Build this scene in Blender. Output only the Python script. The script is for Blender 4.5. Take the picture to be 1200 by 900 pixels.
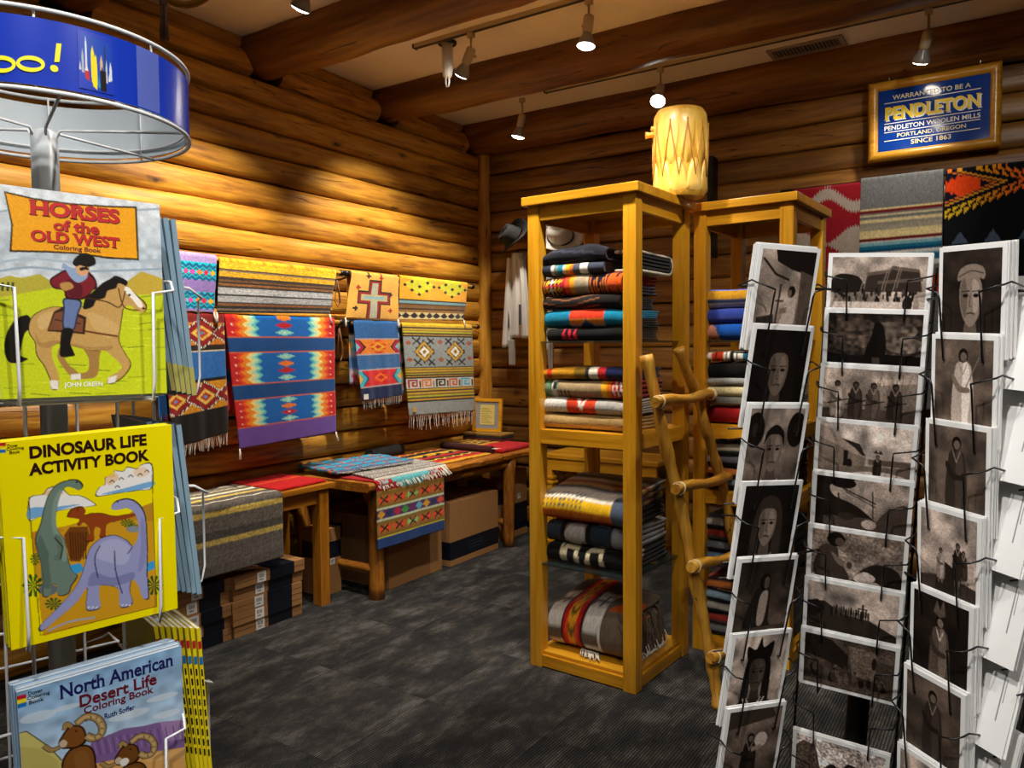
import bpy, bmesh, math, random
import numpy as np
from mathutils import Vector, Matrix

random.seed(7); RNG = np.random.default_rng(7)
scene = bpy.context.scene
for o in list(bpy.data.objects): bpy.data.objects.remove(o, do_unlink=True)
col = scene.collection

# ---------------------------------------------------------------- camera
F_PX = 897.36
YAW, PITCH, ROLL = math.radians(33.315), math.radians(2.648), math.radians(-0.411)
CAMPOS = Vector((0, 0, 1.55))
_fw = Vector((-math.sin(YAW)*math.cos(PITCH), math.cos(YAW)*math.cos(PITCH), -math.sin(PITCH)))
_rt = Vector((math.cos(YAW), math.sin(YAW), 0)); _up = _rt.cross(_fw)
RT = math.cos(ROLL)*_rt + math.sin(ROLL)*_up
UP = -math.sin(ROLL)*_rt + math.cos(ROLL)*_up
FW = _fw
cam_data = bpy.data.cameras.new('camera'); cam = bpy.data.objects.new('camera', cam_data); col.objects.link(cam)
cam_data.sensor_fit = 'HORIZONTAL'; cam_data.sensor_width = 36; cam_data.lens = F_PX/1200*36
cam_data.clip_start = 0.02; cam_data.clip_end = 60
cam.matrix_world = Matrix(((RT.x, UP.x, -FW.x, CAMPOS.x), (RT.y, UP.y, -FW.y, CAMPOS.y), (RT.z, UP.z, -FW.z, CAMPOS.z), (0, 0, 0, 1)))
scene.camera = cam

# a photo pixel gives a ray; the ray is cut with the plane of the thing it touches
def ray(x, y): return (x-600)/F_PX*RT + (450-y)/F_PX*UP + FW
def onZ(x, y, z): v = ray(x, y); return CAMPOS + v*((z-CAMPOS.z)/v.z)
def onX(x, y, X): v = ray(x, y); return CAMPOS + v*(X/v.x)
def onY(x, y, Y): v = ray(x, y); return CAMPOS + v*(Y/v.y)
def onD(x, y, d): return CAMPOS + ray(x, y)*d
def onP(x, y, p0, n): v = ray(x, y); return CAMPOS + v*((p0-CAMPOS).dot(n)/v.dot(n))

# ---------------------------------------------------------------- world, exposure
world = bpy.data.worlds.new('world'); scene.world = world; world.use_nodes = True
world.node_tree.nodes['Background'].inputs[0].default_value = (.75, .85, 1, 1)
world.node_tree.nodes['Background'].inputs[1].default_value = 0.02
scene.view_settings.view_transform = 'Standard'; scene.view_settings.look = 'None'
scene.view_settings.exposure = 0.22; scene.view_settings.gamma = 1.0
scene.view_settings.use_curve_mapping = False

LAMP_W = 1.0     # one factor for every lamp of the room

# ---------------------------------------------------------------- helpers
def lin(c):
    if isinstance(c, str):
        c = c.lstrip('#'); c = [int(c[i:i+2], 16)/255 for i in (0, 2, 4)]
    return [x/12.92 if x <= .04045 else ((x+.055)/1.055)**2.4 for x in c]
def srgb(c):
    c = c.lstrip('#'); return np.array([int(c[i:i+2], 16)/255 for i in (0, 2, 4)])
def tag(o, label=None, cat=None, group=None, kind=None):
    if label: o['label'] = label
    if cat: o['category'] = cat
    if group: o['group'] = group
    if kind: o['kind'] = kind
    return o
def thing(name, label, cat, loc=(0, 0, 0), rotz=0, group=None, rot=None):
    o = bpy.data.objects.new(name, None); col.objects.link(o)
    o.empty_display_size = .05
    o.location = loc
    if rot is not None: o.rotation_mode = 'QUATERNION'; o.rotation_quaternion = rot.to_quaternion()
    else: o.rotation_euler = (0, 0, rotz)
    return tag(o, label, cat, group)
def link(name, me, mat=None, parent=None):
    o = bpy.data.objects.new(name, me); col.objects.link(o)
    if mat is not None and len(me.materials) == 0: me.materials.append(mat)
    if parent is not None: o.parent = parent
    return o
def copy_tree(o, parent=None):
    c = o.copy(); col.objects.link(c); c.parent = parent
    for ch in list(o.children): copy_tree(ch, c)
    return c

class MB:
    """collects vertices and faces, then becomes ONE mesh object"""
    def __init__(s): s.v = []; s.f = []; s.sm = []
    def add(s, vs, fs, smooth=False):
        n = len(s.v); s.v += [tuple(v) for v in vs]; s.f += [tuple(i+n for i in f) for f in fs]; s.sm += [smooth]*len(fs)
        return s
    def box(s, lo, hi, bev=0):
        x0, y0, z0 = lo; x1, y1, z1 = hi
        if bev <= 0:
            s.add([(x0,y0,z0),(x1,y0,z0),(x1,y1,z0),(x0,y1,z0),(x0,y0,z1),(x1,y0,z1),(x1,y1,z1),(x0,y1,z1)],
                  [(0,3,2,1),(4,5,6,7),(0,1,5,4),(1,2,6,5),(2,3,7,6),(3,0,4,7)])
        else:
            bm = bmesh.new(); bmesh.ops.create_cube(bm, size=1)
            for v in bm.verts: v.co = Vector(((x0+x1)/2+v.co.x*(x1-x0), (y0+y1)/2+v.co.y*(y1-y0), (z0+z1)/2+v.co.z*(z1-z0)))
            bmesh.ops.bevel(bm, geom=bm.edges[:], offset=bev, segments=2, affect='EDGES', profile=.6)
            bm.verts.index_update()
            s.add([v.co.copy() for v in bm.verts], [[v.index for v in f.verts] for f in bm.faces]); bm.free()
        return s
    def tube(s, pts, r, n=8, cap=True, closed=False, smooth=True, ry=None):
        pts = [Vector(p) for p in pts]; m = len(pts)
        rs = r if isinstance(r, (list, tuple)) else [r]*m
        vs = []; prev = None
        for i, p in enumerate(pts):
            if closed: t = (pts[(i+1) % m]-pts[i-1])
            else: t = (pts[min(i+1, m-1)]-pts[max(i-1, 0)])
            t.normalize()
            if prev is None:
                a = Vector((0, 0, 1)) if abs(t.z) < .9 else Vector((1, 0, 0))
                u = (a - t*a.dot(t)).normalized()
            else:
                u = prev - t*prev.dot(t)
                u = u.normalized() if u.length > 1e-6 else prev
            prev = u; w = t.cross(u)
            for k in range(n):
                a = 2*math.pi*k/n
                vs.append(p + u*math.cos(a)*rs[i] + w*math.sin(a)*(rs[i] if ry is None else ry))
        fs = []
        for i in range(m if closed else m-1):
            j = (i+1) % m
            for k in range(n):
                k2 = (k+1) % n
                fs.append((i*n+k, i*n+k2, j*n+k2, j*n+k))
        s.add(vs, fs, smooth)
        if cap and not closed:
            n0 = len(s.v)-len(vs)
            s.f.append(tuple(n0+k for k in range(n))[::-1]); s.f.append(tuple(n0+(m-1)*n+k for k in range(n))); s.sm += [False, False]
        return s
    def lathe(s, prof, n=24, c=(0, 0, 0), axis=None, smooth=True, cap=False):
        q = Vector((0, 0, 1)).rotation_difference(Vector(axis)).to_matrix() if axis is not None else Matrix.Identity(3)
        vs = []; m = len(prof)
        for (r, z) in prof:
            for k in range(n):
                a = 2*math.pi*k/n; vs.append(Vector(c)+q @ Vector((r*math.cos(a), r*math.sin(a), z)))
        fs = [(i*n+k, i*n+(k+1) % n, (i+1)*n+(k+1) % n, (i+1)*n+k) for i in range(m-1) for k in range(n)]
        s.add(vs, fs, smooth)
        if cap:
            n0 = len(s.v)-len(vs)
            s.f.append(tuple(n0+k for k in range(n))[::-1]); s.f.append(tuple(n0+(m-1)*n+k for k in range(n))); s.sm += [False, False]
        return s
    def mesh(s, name):
        me = bpy.data.meshes.new(name); me.from_pydata(s.v, [], s.f); me.update()
        me.polygons.foreach_set('use_smooth', s.sm)
        return me
    def build(s, name, mat, parent=None, shift=None):
        if shift is not None:
            sx = Vector(shift); s.v = [tuple(Vector(v)-sx) for v in s.v]
        return link(name, s.mesh(name), mat, parent)

def grid_mesh(name, P, colors=None, smooth=True, closed_u=False):
    """P: (h,w,3) positions; colors: (h,w,3) in sRGB -> point colour attribute 'Col' (linear)"""
    h, w = P.shape[:2]
    idx = np.arange(h*w).reshape(h, w)
    a, b, c, d = idx[:-1, :-1], idx[1:, :-1], idx[1:, 1:], idx[:-1, 1:]
    f = np.stack([a, b, c, d], -1).reshape(-1, 4)
    me = bpy.data.meshes.new(name)
    me.vertices.add(h*w); me.vertices.foreach_set('co', P.reshape(-1).astype(np.float32))
    me.loops.add(len(f)*4); me.loops.foreach_set('vertex_index', f.reshape(-1).astype(np.int32))
    me.polygons.add(len(f)); me.polygons.foreach_set('loop_start', (np.arange(len(f))*4).astype(np.int32))
    me.update(calc_edges=True)
    me.polygons.foreach_set('use_smooth', np.full(len(f), smooth))
    if colors is not None: point_colors(me, colors.reshape(-1, 3))
    me.validate()
    return me
def point_colors(me, c):
    c = np.clip(np.asarray(c, float), 0, 1)
    l = np.where(c <= .04045, c/12.92, ((c+.055)/1.055)**2.4)
    at = me.color_attributes.new('Col', 'FLOAT_COLOR', 'POINT')
    at.data.foreach_set('color', np.concatenate([l, np.ones((len(l), 1))], 1).reshape(-1).astype(np.float32))
def solidify(o, t, off=-1):
    m = o.modifiers.new('thick', 'SOLIDIFY'); m.thickness = t; m.offset = off
    return o

# ---------------------------------------------------------------- materials
MATS = {}
def newmat(name):
    m = bpy.data.materials.new(name); m.use_nodes = True; nt = m.node_tree
    b = nt.nodes['Principled BSDF']; MATS[name] = m
    return m, nt, b
def ramp(nt, stops):
    r = nt.nodes.new('ShaderNodeValToRGB'); e = r.color_ramp.elements
    while len(e) > 1: e.remove(e[-1])
    e[0].position = stops[0][0]; e[0].color = (*lin(stops[0][1]), 1)
    for p, c in stops[1:]:
        k = e.new(p); k.color = (*lin(c), 1)
    return r
def plain(name, c, rough=.5, metal=0, var=.0, bump=0, bscale=200, spec=.5, emit=None, coat=0):
    m, nt, b = newmat(name)
    b.inputs['Base Color'].default_value = (*lin(c), 1); b.inputs['Roughness'].default_value = rough
    b.inputs['Metallic'].default_value = metal; b.inputs['Specular IOR Level'].default_value = spec
    if coat: b.inputs['Coat Weight'].default_value = coat; b.inputs['Coat Roughness'].default_value = .15
    tc = nt.nodes.new('ShaderNodeTexCoord')
    if var:
        n = nt.nodes.new('ShaderNodeTexNoise'); n.inputs['Scale'].default_value = 14; n.inputs['Detail'].default_value = 5
        nt.links.new(tc.outputs['Object'], n.inputs['Vector'])
        mx = nt.nodes.new('ShaderNodeMix'); mx.data_type = 'RGBA'; mx.blend_type = 'MULTIPLY'; mx.inputs[0].default_value = 1
        mr = nt.nodes.new('ShaderNodeMapRange'); mr.inputs[3].default_value = 1-var; mr.inputs[4].default_value = 1+var
        nt.links.new(n.outputs[0], mr.inputs[0]); mx.inputs[6].default_value = (*lin(c), 1)
        nt.links.new(mr.outputs[0], mx.inputs[7]); nt.links.new(mx.outputs[2], b.inputs['Base Color'])
    if bump:
        n = nt.nodes.new('ShaderNodeTexNoise'); n.inputs['Scale'].default_value = bscale; n.inputs['Detail'].default_value = 4
        nt.links.new(tc.outputs['Object'], n.inputs['Vector'])
        bp = nt.nodes.new('ShaderNodeBump'); bp.inputs['Strength'].default_value = bump; bp.inputs['Distance'].default_value = .004
        nt.links.new(n.outputs[0], bp.inputs['Height']); nt.links.new(bp.outputs[0], b.inputs['Normal'])
    if emit:
        b.inputs['Emission Color'].default_value = (*lin(c), 1); b.inputs['Emission Strength'].default_value = emit
    return m
def wood(name, stops, axis=0, stretch=14, scale=9, rough=.45, knots=0, cracks=0, bump=.25, vary=.25, coat=0):
    """grain runs along the local axis; streaks, growth rings, knots and drying cracks are part of the timber"""
    m, nt, b = newmat(name); N = nt.nodes.new; L = nt.links.new
    tc = N('ShaderNodeTexCoord'); mp = N('ShaderNodeMapping')
    sc = [1.0*scale]*3; sc[axis] = scale/stretch; mp.inputs['Scale'].default_value = sc
    oi = N('ShaderNodeObjectInfo'); add = N('ShaderNodeVectorMath'); add.operation = 'ADD'
    sc2 = N('ShaderNodeVectorMath'); sc2.operation = 'SCALE'; sc2.inputs['Scale'].default_value = 37
    L(oi.outputs['Random'], sc2.inputs[0]); L(tc.outputs['Object'], add.inputs[0]); L(sc2.outputs[0], add.inputs[1])
    L(add.outputs[0], mp.inputs['Vector'])
    n1 = N('ShaderNodeTexNoise'); n1.inputs['Scale'].default_value = 1; n1.inputs['Detail'].default_value = 8; n1.inputs['Roughness'].default_value = .65
    n1.inputs['Distortion'].default_value = .6
    L(mp.outputs[0], n1.inputs['Vector'])
    n2 = N('ShaderNodeTexNoise'); n2.inputs['Scale'].default_value = 5; n2.inputs['Detail'].default_value = 5; L(mp.outputs[0], n2.inputs['Vector'])
    ad = N('ShaderNodeMath'); ad.operation = 'MULTIPLY_ADD'; ad.inputs[1].default_value = .45
    L(n2.outputs[0], ad.inputs[0]); L(n1.outputs[0], ad.inputs[2])
    sb = N('ShaderNodeMath'); sb.operation = 'SUBTRACT'; sb.inputs[1].default_value = .225; L(ad.outputs[0], sb.inputs[0])
    r = ramp(nt, stops); L(sb.outputs[0], r.inputs[0]); color = r.outputs[0]; height = sb.outputs[0]
    if vary:
        hs = N('ShaderNodeHueSaturation'); mr = N('ShaderNodeMapRange'); mr.inputs[3].default_value = 1-vary; mr.inputs[4].default_value = 1+vary
        L(oi.outputs['Random'], mr.inputs[0]); L(mr.outputs[0], hs.inputs['Value']); L(color, hs.inputs['Color']); color = hs.outputs[0]
    def dark(fac, c):
        nonlocal color
        mx = N('ShaderNodeMix'); mx.data_type = 'RGBA'; L(fac, mx.inputs[0]); L(color, mx.inputs[6]); mx.inputs[7].default_value = (*lin(c), 1); color = mx.outputs[2]
    if knots:
        mk = N('ShaderNodeMapping'); k = [7.0]*3; k[axis] = 2.6; mk.inputs['Scale'].default_value = k; L(add.outputs[0], mk.inputs['Vector'])
        vo = N('ShaderNodeTexVoronoi'); vo.inputs['Scale'].default_value = knots; L(mk.outputs[0], vo.inputs['Vector'])
        nk = N('ShaderNodeTexNoise'); nk.inputs['Scale'].default_value = 18; nk.inputs['Detail'].default_value = 4; L(add.outputs[0], nk.inputs['Vector'])
        ma = N('ShaderNodeMath'); ma.operation = 'MULTIPLY_ADD'; ma.inputs[1].default_value = .16; L(nk.outputs[0], ma.inputs[0]); L(vo.outputs['Distance'], ma.inputs[2])
        kr = ramp(nt, [(.11, '#ffffff'), (.17, '#a0a0a0'), (.24, '#000000')]); L(ma.outputs[0], kr.inputs[0]); dark(kr.outputs[0], '#2a1404')
    if cracks:
        mc = N('ShaderNodeMapping'); k = [11.0]*3; k[axis] = .55; mc.inputs['Scale'].default_value = k; L(add.outputs[0], mc.inputs['Vector'])
        nc = N('ShaderNodeTexNoise'); nc.inputs['Scale'].default_value = 1; nc.inputs['Detail'].default_value = 2; L(mc.outputs[0], nc.inputs['Vector'])
        s1 = N('ShaderNodeMath'); s1.operation = 'SUBTRACT'; s1.inputs[1].default_value = .58; L(nc.outputs[0], s1.inputs[0])
        s2 = N('ShaderNodeMath'); s2.operation = 'ABSOLUTE'; L(s1.outputs[0], s2.inputs[0])
        cr = ramp(nt, [(0, '#ffffff'), (.0045*cracks, '#000000')]); L(s2.outputs[0], cr.inputs[0]); dark(cr.outputs[0], '#180b03')
        hh = N('ShaderNodeMath'); hh.operation = 'SUBTRACT'; L(height, hh.inputs[0]); L(cr.outputs[0], hh.inputs[1]); height = hh.outputs[0]
    L(color, b.inputs['Base Color']); b.inputs['Roughness'].default_value = rough
    if coat: b.inputs['Coat Weight'].default_value = coat; b.inputs['Coat Roughness'].default_value = .2
    bp = N('ShaderNodeBump'); bp.inputs['Strength'].default_value = bump; bp.inputs['Distance'].default_value = .01
    L(height, bp.inputs['Height']); L(bp.outputs[0], b.inputs['Normal'])
    return m
def colored(name, rough=.8, weave=0, spec=.3, coat=0):
    """colour of the print / yarn comes from the mesh's own colour attribute"""
    m, nt, b = newmat(name); N = nt.nodes.new; L = nt.links.new
    a = N('ShaderNodeAttribute'); a.attribute_name = 'Col'; color = a.outputs['Color']
    b.inputs['Roughness'].default_value = rough; b.inputs['Specular IOR Level'].default_value = spec
    if coat: b.inputs['Coat Weight'].default_value = coat; b.inputs['Coat Roughness'].default_value = .25
    if weave:
        tc = N('ShaderNodeTexCoord'); n = N('ShaderNodeTexNoise'); n.inputs['Scale'].default_value = weave; n.inputs['Detail'].default_value = 3
        mp = N('ShaderNodeMapping'); mp.inputs['Scale'].default_value = (1, 1, 2.2); L(tc.outputs['Object'], mp.inputs['Vector']); L(mp.outputs[0], n.inputs['Vector'])
        mr = N('ShaderNodeMapRange'); mr.inputs[1].default_value = .3; mr.inputs[2].default_value = .7; mr.inputs[3].default_value = .55; mr.inputs[4].default_value = 1.35
        L(n.outputs[0], mr.inputs[0])
        mx = N('ShaderNodeMix'); mx.data_type = 'RGBA'; mx.blend_type = 'MULTIPLY'; mx.inputs[0].default_value = 1
        L(color, mx.inputs[6]); L(mr.outputs[0], mx.inputs[7]); color = mx.outputs[2]
        bp = N('ShaderNodeBump'); bp.inputs['Strength'].default_value = .5; bp.inputs['Distance'].default_value = .004
        L(n.outputs[0], bp.inputs['Height']); L(bp.outputs[0], b.inputs['Normal'])
        b.inputs['Sheen Weight'].default_value = .15
    L(color, b.inputs['Base Color'])
    return m

LOG_STOPS = [(.20, '#42240a'), (.38, '#8c5716'), (.54, '#b97f22'), (.72, '#cf9a36')]
M_LOG_Y = wood('log_timber_y', LOG_STOPS, axis=1, stretch=9, scale=9, rough=.5, knots=.8, cracks=1.3, bump=.55, vary=.22)
M_LOG_X = wood('log_timber_x', [(.22, '#3d220a'), (.40, '#6e451a'), (.55, '#8c6026'), (.75, '#a67a38')], axis=0, stretch=12, scale=7, rough=.42, knots=.55, cracks=1.2, bump=.35, vary=.2)
M_BEAM = wood('beam_timber', [(.22, '#30190a'), (.40, '#603814'), (.55, '#7f501e'), (.75, '#96662c')], axis=0, stretch=12, scale=6, rough=.45, knots=.5, cracks=1.3, bump=.35, vary=.15)
M_POST = wood('post_timber', LOG_STOPS, axis=2, stretch=10, scale=7, rough=.5, knots=.6, cracks=1, bump=.35, vary=.1)
OAK = [(.2, '#a0660e'), (.42, '#cb8c18'), (.58, '#dd9f24'), (.8, '#e9b138')]
M_OAK = [wood('oak_'+'xyz'[a], OAK, axis=a, stretch=18, scale=16, rough=.33, bump=.08, vary=.1, coat=.25) for a in range(3)]
RUST = [(.2, '#7d4c10'), (.42, '#b97f24'), (.58, '#d29c38'), (.8, '#e2b450')]
M_RUST = [wood('rustic_'+'xyz'[a], RUST, axis=a, stretch=9, scale=14, rough=.45, knots=1.3, cracks=.7, bump=.3, vary=.15) for a in range(3)]
M_TAB = [wood('table_oak_'+'xyz'[a], [(.2, '#7d460c'), (.42, '#ac6a16'), (.58, '#c07e20'), (.8, '#d09230')], axis=a, stretch=16, scale=14, rough=.38, bump=.1, vary=.08, coat=.15) for a in range(3)]  # darker oak: the weaker light on the oak table is put into the colour
M_SLAB = [wood('slab_'+'xyz'[a], [(.2, '#4a250a'), (.42, '#8f5416'), (.58, '#b0701e'), (.8, '#c68a30')], axis=a, stretch=7, scale=16, rough=.45, knots=1.3, cracks=.9, bump=.4, vary=.1) for a in range(3)]
M_PLASTER = plain('ceiling_plaster', '#efe6da', rough=.9, var=.06, bump=.5, bscale=60)
M_BLACKWIRE = plain('black_wire', '#0b0b0c', rough=.35, spec=.5)
M_WHITEWIRE = plain('white_wire', '#e6e8ea', rough=.3, spec=.5)
M_NAVY = plain('navy_wrap', '#0c1220', rough=.45)
M_CARD = plain('cardboard', '#a07242', rough=.85, var=.12)
M_WHITE = plain('white_paper', '#e9e9e6', rough=.7)
M_BLACK = plain('black_paint', '#0a0a0a', rough=.4)
M_ROPE = plain('pale_cord', '#d8c294', rough=.9, var=.15, bump=.4)
M_FRINGE = plain('cream_yarn', '#dcd6c8', rough=.95, var=.1)
M_TEXTILE = colored('woven_textile', rough=.92, weave=260, spec=.15)
M_WOOL = colored('wool_blanket', rough=.95, weave=420, spec=.1)
M_PRINT = colored('printed_cover', rough=.32, spec=.45, coat=.1)
M_PHOTO = colored('photo_print', rough=.6, spec=.08)
# ================================================================ the room
WX, WY = -4.0, 5.615          # seam planes of the left and the back log wall
CEIL = 3.47
FRONT, RIGHT = -2.6, 3.2

def log_mesh(name, length, r, axis, seed, taper=.0, bend=.012, ns=20, nl=None, bump=.006, sq=2.0):
    rg = np.random.default_rng(seed); nl = nl or max(10, int(length/.09))
    t = np.linspace(-.5, .5, nl); ph = rg.uniform(0, 6.28, 12)
    th = np.linspace(0, 2*np.pi, ns, endpoint=False)
    T, TH = np.meshgrid(t*length, th, indexing='ij')
    R = r*(1+taper*T/length) + bump*(np.sin(T*2.3+ph[0])*.6+np.sin(T*5.1+ph[1]+TH)*.4+np.sin(T*9.7+ph[2]+2*TH)*.25+np.sin(T*17+ph[3]-TH*3)*.12)
    if sq != 2.0: R = R*(np.abs(np.cos(TH))**sq+np.abs(np.sin(TH))**sq)**(-1/sq)
    cy = bend*np.sin(T/length*3+ph[5]); cz = bend*.5*np.sin(T/length*4+ph[6])
    A, B = cy+R*np.cos(TH), cz+R*np.sin(TH)
    V = np.stack([(T, A, B), (A, T, B), (A, B, T)][axis], -1).reshape(-1, 3)
    fs = []
    for i in range(nl-1):
        for k in range(ns):
            k2 = (k+1) % ns; fs.append((i*ns+k, i*ns+k2, (i+1)*ns+k2, (i+1)*ns+k) if axis != 1 else (i*ns+k2, i*ns+k, (i+1)*ns+k, (i+1)*ns+k2))
    fs += [tuple(range(ns))[::-1], tuple((nl-1)*ns+k for k in range(ns))]
    me = bpy.data.meshes.new(name); me.from_pydata(V.tolist(), [], fs); me.update()
    me.polygons.foreach_set('use_smooth', [True]*(len(fs)-2)+[False]*2)
    return me

# floor: carpet tiles, each one a piece
def carpet_mat():
    m, nt, b = newmat('carpet'); N = nt.nodes.new; L = nt.links.new
    tc = N('ShaderNodeTexCoord'); oi = N('ShaderNodeObjectInfo')
    n1 = N('ShaderNodeTexNoise'); n1.inputs['Scale'].default_value = 9; n1.inputs['Detail'].default_value = 8; n1.inputs['Roughness'].default_value = .7
    ge = N('ShaderNodeNewGeometry'); mpc = N('ShaderNodeMapping'); mpc.inputs['Scale'].default_value = (1, .45, 1); av = N('ShaderNodeVectorMath'); av.operation = 'ADD'; sv = N('ShaderNodeVectorMath'); sv.operation = 'SCALE'; sv.inputs['Scale'].default_value = 50; L(oi.outputs['Random'], sv.inputs[0]); L(tc.outputs['Object'], av.inputs[0]); L(sv.outputs[0], av.inputs[1]); L(av.outputs[0], mpc.inputs['Vector']); L(mpc.outputs[0], n1.inputs['Vector'])
    r = ramp(nt, [(.32, '#29292b'), (.48, '#3a3939'), (.56, '#4d4a45'), (.62, '#5c5b5a'), (.8, '#6e6e6f')]); L(n1.outputs[0], r.inputs[0])
    w = N('ShaderNodeTexWave'); w.inputs['Scale'].default_value = 26; w.inputs['Distortion'].default_value = 1.2; w.inputs['Detail'].default_value = 2; w.inputs['Detail Scale'].default_value = 3
    L(tc.outputs['Object'], w.inputs['Vector'])
    n2 = N('ShaderNodeTexNoise'); n2.inputs['Scale'].default_value = 220; n2.inputs['Detail'].default_value = 3; L(ge.outputs['Position'], n2.inputs['Vector'])
    mu = N('ShaderNodeMath'); mu.operation = 'MULTIPLY'; L(w.outputs[1], mu.inputs[0]); L(n2.outputs[0], mu.inputs[1])
    mr = N('ShaderNodeMapRange'); mr.inputs[1].default_value = .05; mr.inputs[2].default_value = .6; mr.inputs[3].default_value = .35; mr.inputs[4].default_value = 1.55; L(mu.outputs[0], mr.inputs[0])
    mr2 = N('ShaderNodeMapRange'); mr2.inputs[3].default_value = .72; mr2.inputs[4].default_value = 1.12; L(oi.outputs['Random'], mr2.inputs[0])
    m3 = N('ShaderNodeMath'); m3.operation = 'MULTIPLY'; L(mr.outputs[0], m3.inputs[0]); L(mr2.outputs[0], m3.inputs[1])
    mx = N('ShaderNodeMix'); mx.data_type = 'RGBA'; mx.blend_type = 'MULTIPLY'; mx.inputs[0].default_value = 1
    L(r.outputs[0], mx.inputs[6]); L(m3.outputs[0], mx.inputs[7]); L(mx.outputs[2], b.inputs['Base Color'])
    b.inputs['Roughness'].default_value = .95; b.inputs['Specular IOR Level'].default_value = .15
    bp = N('ShaderNodeBump'); bp.inputs['Strength'].default_value = .7; bp.inputs['Distance'].default_value = .004
    L(mu.outputs[0], bp.inputs['Height']); L(bp.outputs[0], b.inputs['Normal'])
    return m
M_CARPET = carpet_mat()
fl = MB().box((WX-.3, FRONT-.1, -.1), (RIGHT+.1, WY+.3, -.012)).build('floor', plain('subfloor', '#101012', rough=1)); tag(fl, kind='structure')
tile = MB().box((-.2994, -.2994, -.012), (.2994, .2994, 0), bev=.0008).mesh('carpet_tile'); tile.materials.append(M_CARPET)
i = 0; y = WY-.05-.3
while y > FRONT:
    x = WX+.05+.3; j = 0
    while x < RIGHT:
        t = bpy.data.objects.new('carpet_tile', tile); col.objects.link(t); t.parent = fl; t.location = (x, y, 0)
        t.rotation_euler[2] = math.pi*((i*7+j*3) % 2); x += .6; j += 1
    y -= .6; i += 1

# left wall
P_L = .163
wl = MB().box((WX-.35, FRONT, -.012), (WX-.1, WY+.3, CEIL+.2)).build('wall_left', M_BLACK); tag(wl, kind='structure')
z = 3.242+.163/2-.163*1.0; k = 0
seams = [3.242, 3.095, 2.935, 2.773, 2.609, 2.443, 2.291, 2.132]
while seams[-1] > .1: seams.append(seams[-1]-.165)
for k in range(len(seams)-1):
    zc = (seams[k]+seams[k+1])/2; hp = (seams[k]-seams[k+1])/2
    o = link('log', log_mesh('log', WY-FRONT-.03, hp*.985, 1, 100+k, sq=2.7, bend=.008, bump=.0035, ns=28), M_LOG_Y, wl)
    o.location = (WX-.015, (WY+FRONT)/2, zc); o.scale = (.78, 1, 1)
BEAMS = [(.75, .16), (2.05, .16), (3.27, .165), (4.395, .155)]
for k, (a, b) in enumerate([(FRONT, .6), (.9, 1.9), (2.2, 3.13), (3.42, 4.26), (4.53, 5.37)]):      # infill logs between the beams
    for q, zc in enumerate((3.325, 3.455)):
        o = link('log', log_mesh('log', b-a+.06, .085 if q == 0 else .06, 1, 200+k*2+q), M_LOG_Y, wl); o.location = (WX-.05+(-.015 if q else 0), (a+b)/2, zc)

# back wall
wb = MB().box((WX-.1, WY+.1, -.012), (RIGHT+.3, WY+.35, CEIL+.2)).build('wall_back', M_BLACK); tag(wb, kind='structure')
bs = [3.253, 3.078, 2.908, 2.742]
while bs[-1] > .1: bs.append(bs[-1]-.170)
for k in range(len(bs)-1):
    zc = (bs[k]+bs[k+1])/2; hp = (bs[k]-bs[k+1])/2
    o = link('log', log_mesh('log', RIGHT-WX-.03, hp*.985, 0, 300+k, sq=3.0, bend=.006, bump=.003, ns=28), M_LOG_X, wb); o.location = ((WX+RIGHT)/2, WY+.02, zc); o.scale = (1, .6, 1)
o = link('corner_post', log_mesh('corner_post', 3.28, .062, 2, 71, bump=.01, bend=.02), M_POST, wb); o.location = (WX+.045, WY-.045, 1.64)

# walls outside the view
M_FAR = plain('plank_wall', '#7a4a1c', rough=.6, var=.15)
wf = MB().box((WX-.3, FRONT-.25, -.012), (RIGHT+.3, FRONT, CEIL+.2)).build('wall_front', M_FAR); tag(wf, kind='structure')
wr = MB().box((RIGHT, FRONT, -.012), (RIGHT+.25, WY+.3, CEIL+.2)).build('wall_right', M_FAR); tag(wr, kind='structure')

# ceiling with its log beams
ce = MB().box((WX-.3, FRONT-.2, CEIL), (RIGHT+.3, WY+.3, CEIL+.15)).build('ceiling', M_PLASTER); tag(ce, kind='structure')
for k, (yb, rb) in enumerate(BEAMS):
    o = link('beam', log_mesh('beam', RIGHT-WX+.06, rb, 0, 400+k, bump=.012, bend=.02, ns=28), M_BEAM, ce); o.location = ((WX+RIGHT)/2-.02, yb, 3.425)
o = link('beam', log_mesh('beam', RIGHT-WX+.06, .175, 0, 410, bump=.008, bend=.01, ns=28), M_BEAM, ce); o.location = ((WX+RIGHT)/2, WY-.085, 3.415)

# ceiling air vent
va, vb = onZ(905, 62, CEIL), onZ(985, 42, CEIL)
vx0, vx1, vy0, vy1 = -1.39, -.93, 5.14, 5.33
v = thing('ceiling_vent', 'dark slatted air vent set in the plaster ceiling above the framed sign', 'air vent', ((vx0+vx1)/2, (vy0+vy1)/2, CEIL-.012))
w2, d2 = (vx1-vx0)/2, (vy1-vy0)/2
m = MB(); f = .03
m.box((-w2, -d2, 0), (w2, -d2+f, .012)); m.box((-w2, d2-f, 0), (w2, d2, .012)); m.box((-w2, -d2+f, 0), (-w2+f, d2-f, .012)); m.box((w2-f, -d2+f, 0), (w2, d2-f, .012))
m.build('frame', plain('vent_frame', '#8f8377', rough=.6), v)
MB().box((-w2+f, -d2+f, .008), (w2-f, d2-f, .0115)).build('backing', M_BLACK, v)
sl = MB().box((-.0035, -d2+f, .0), (.0035, d2-f, .008)).mesh('slat'); sl.materials.append(MATS['vent_frame'])
n = 18
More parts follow.
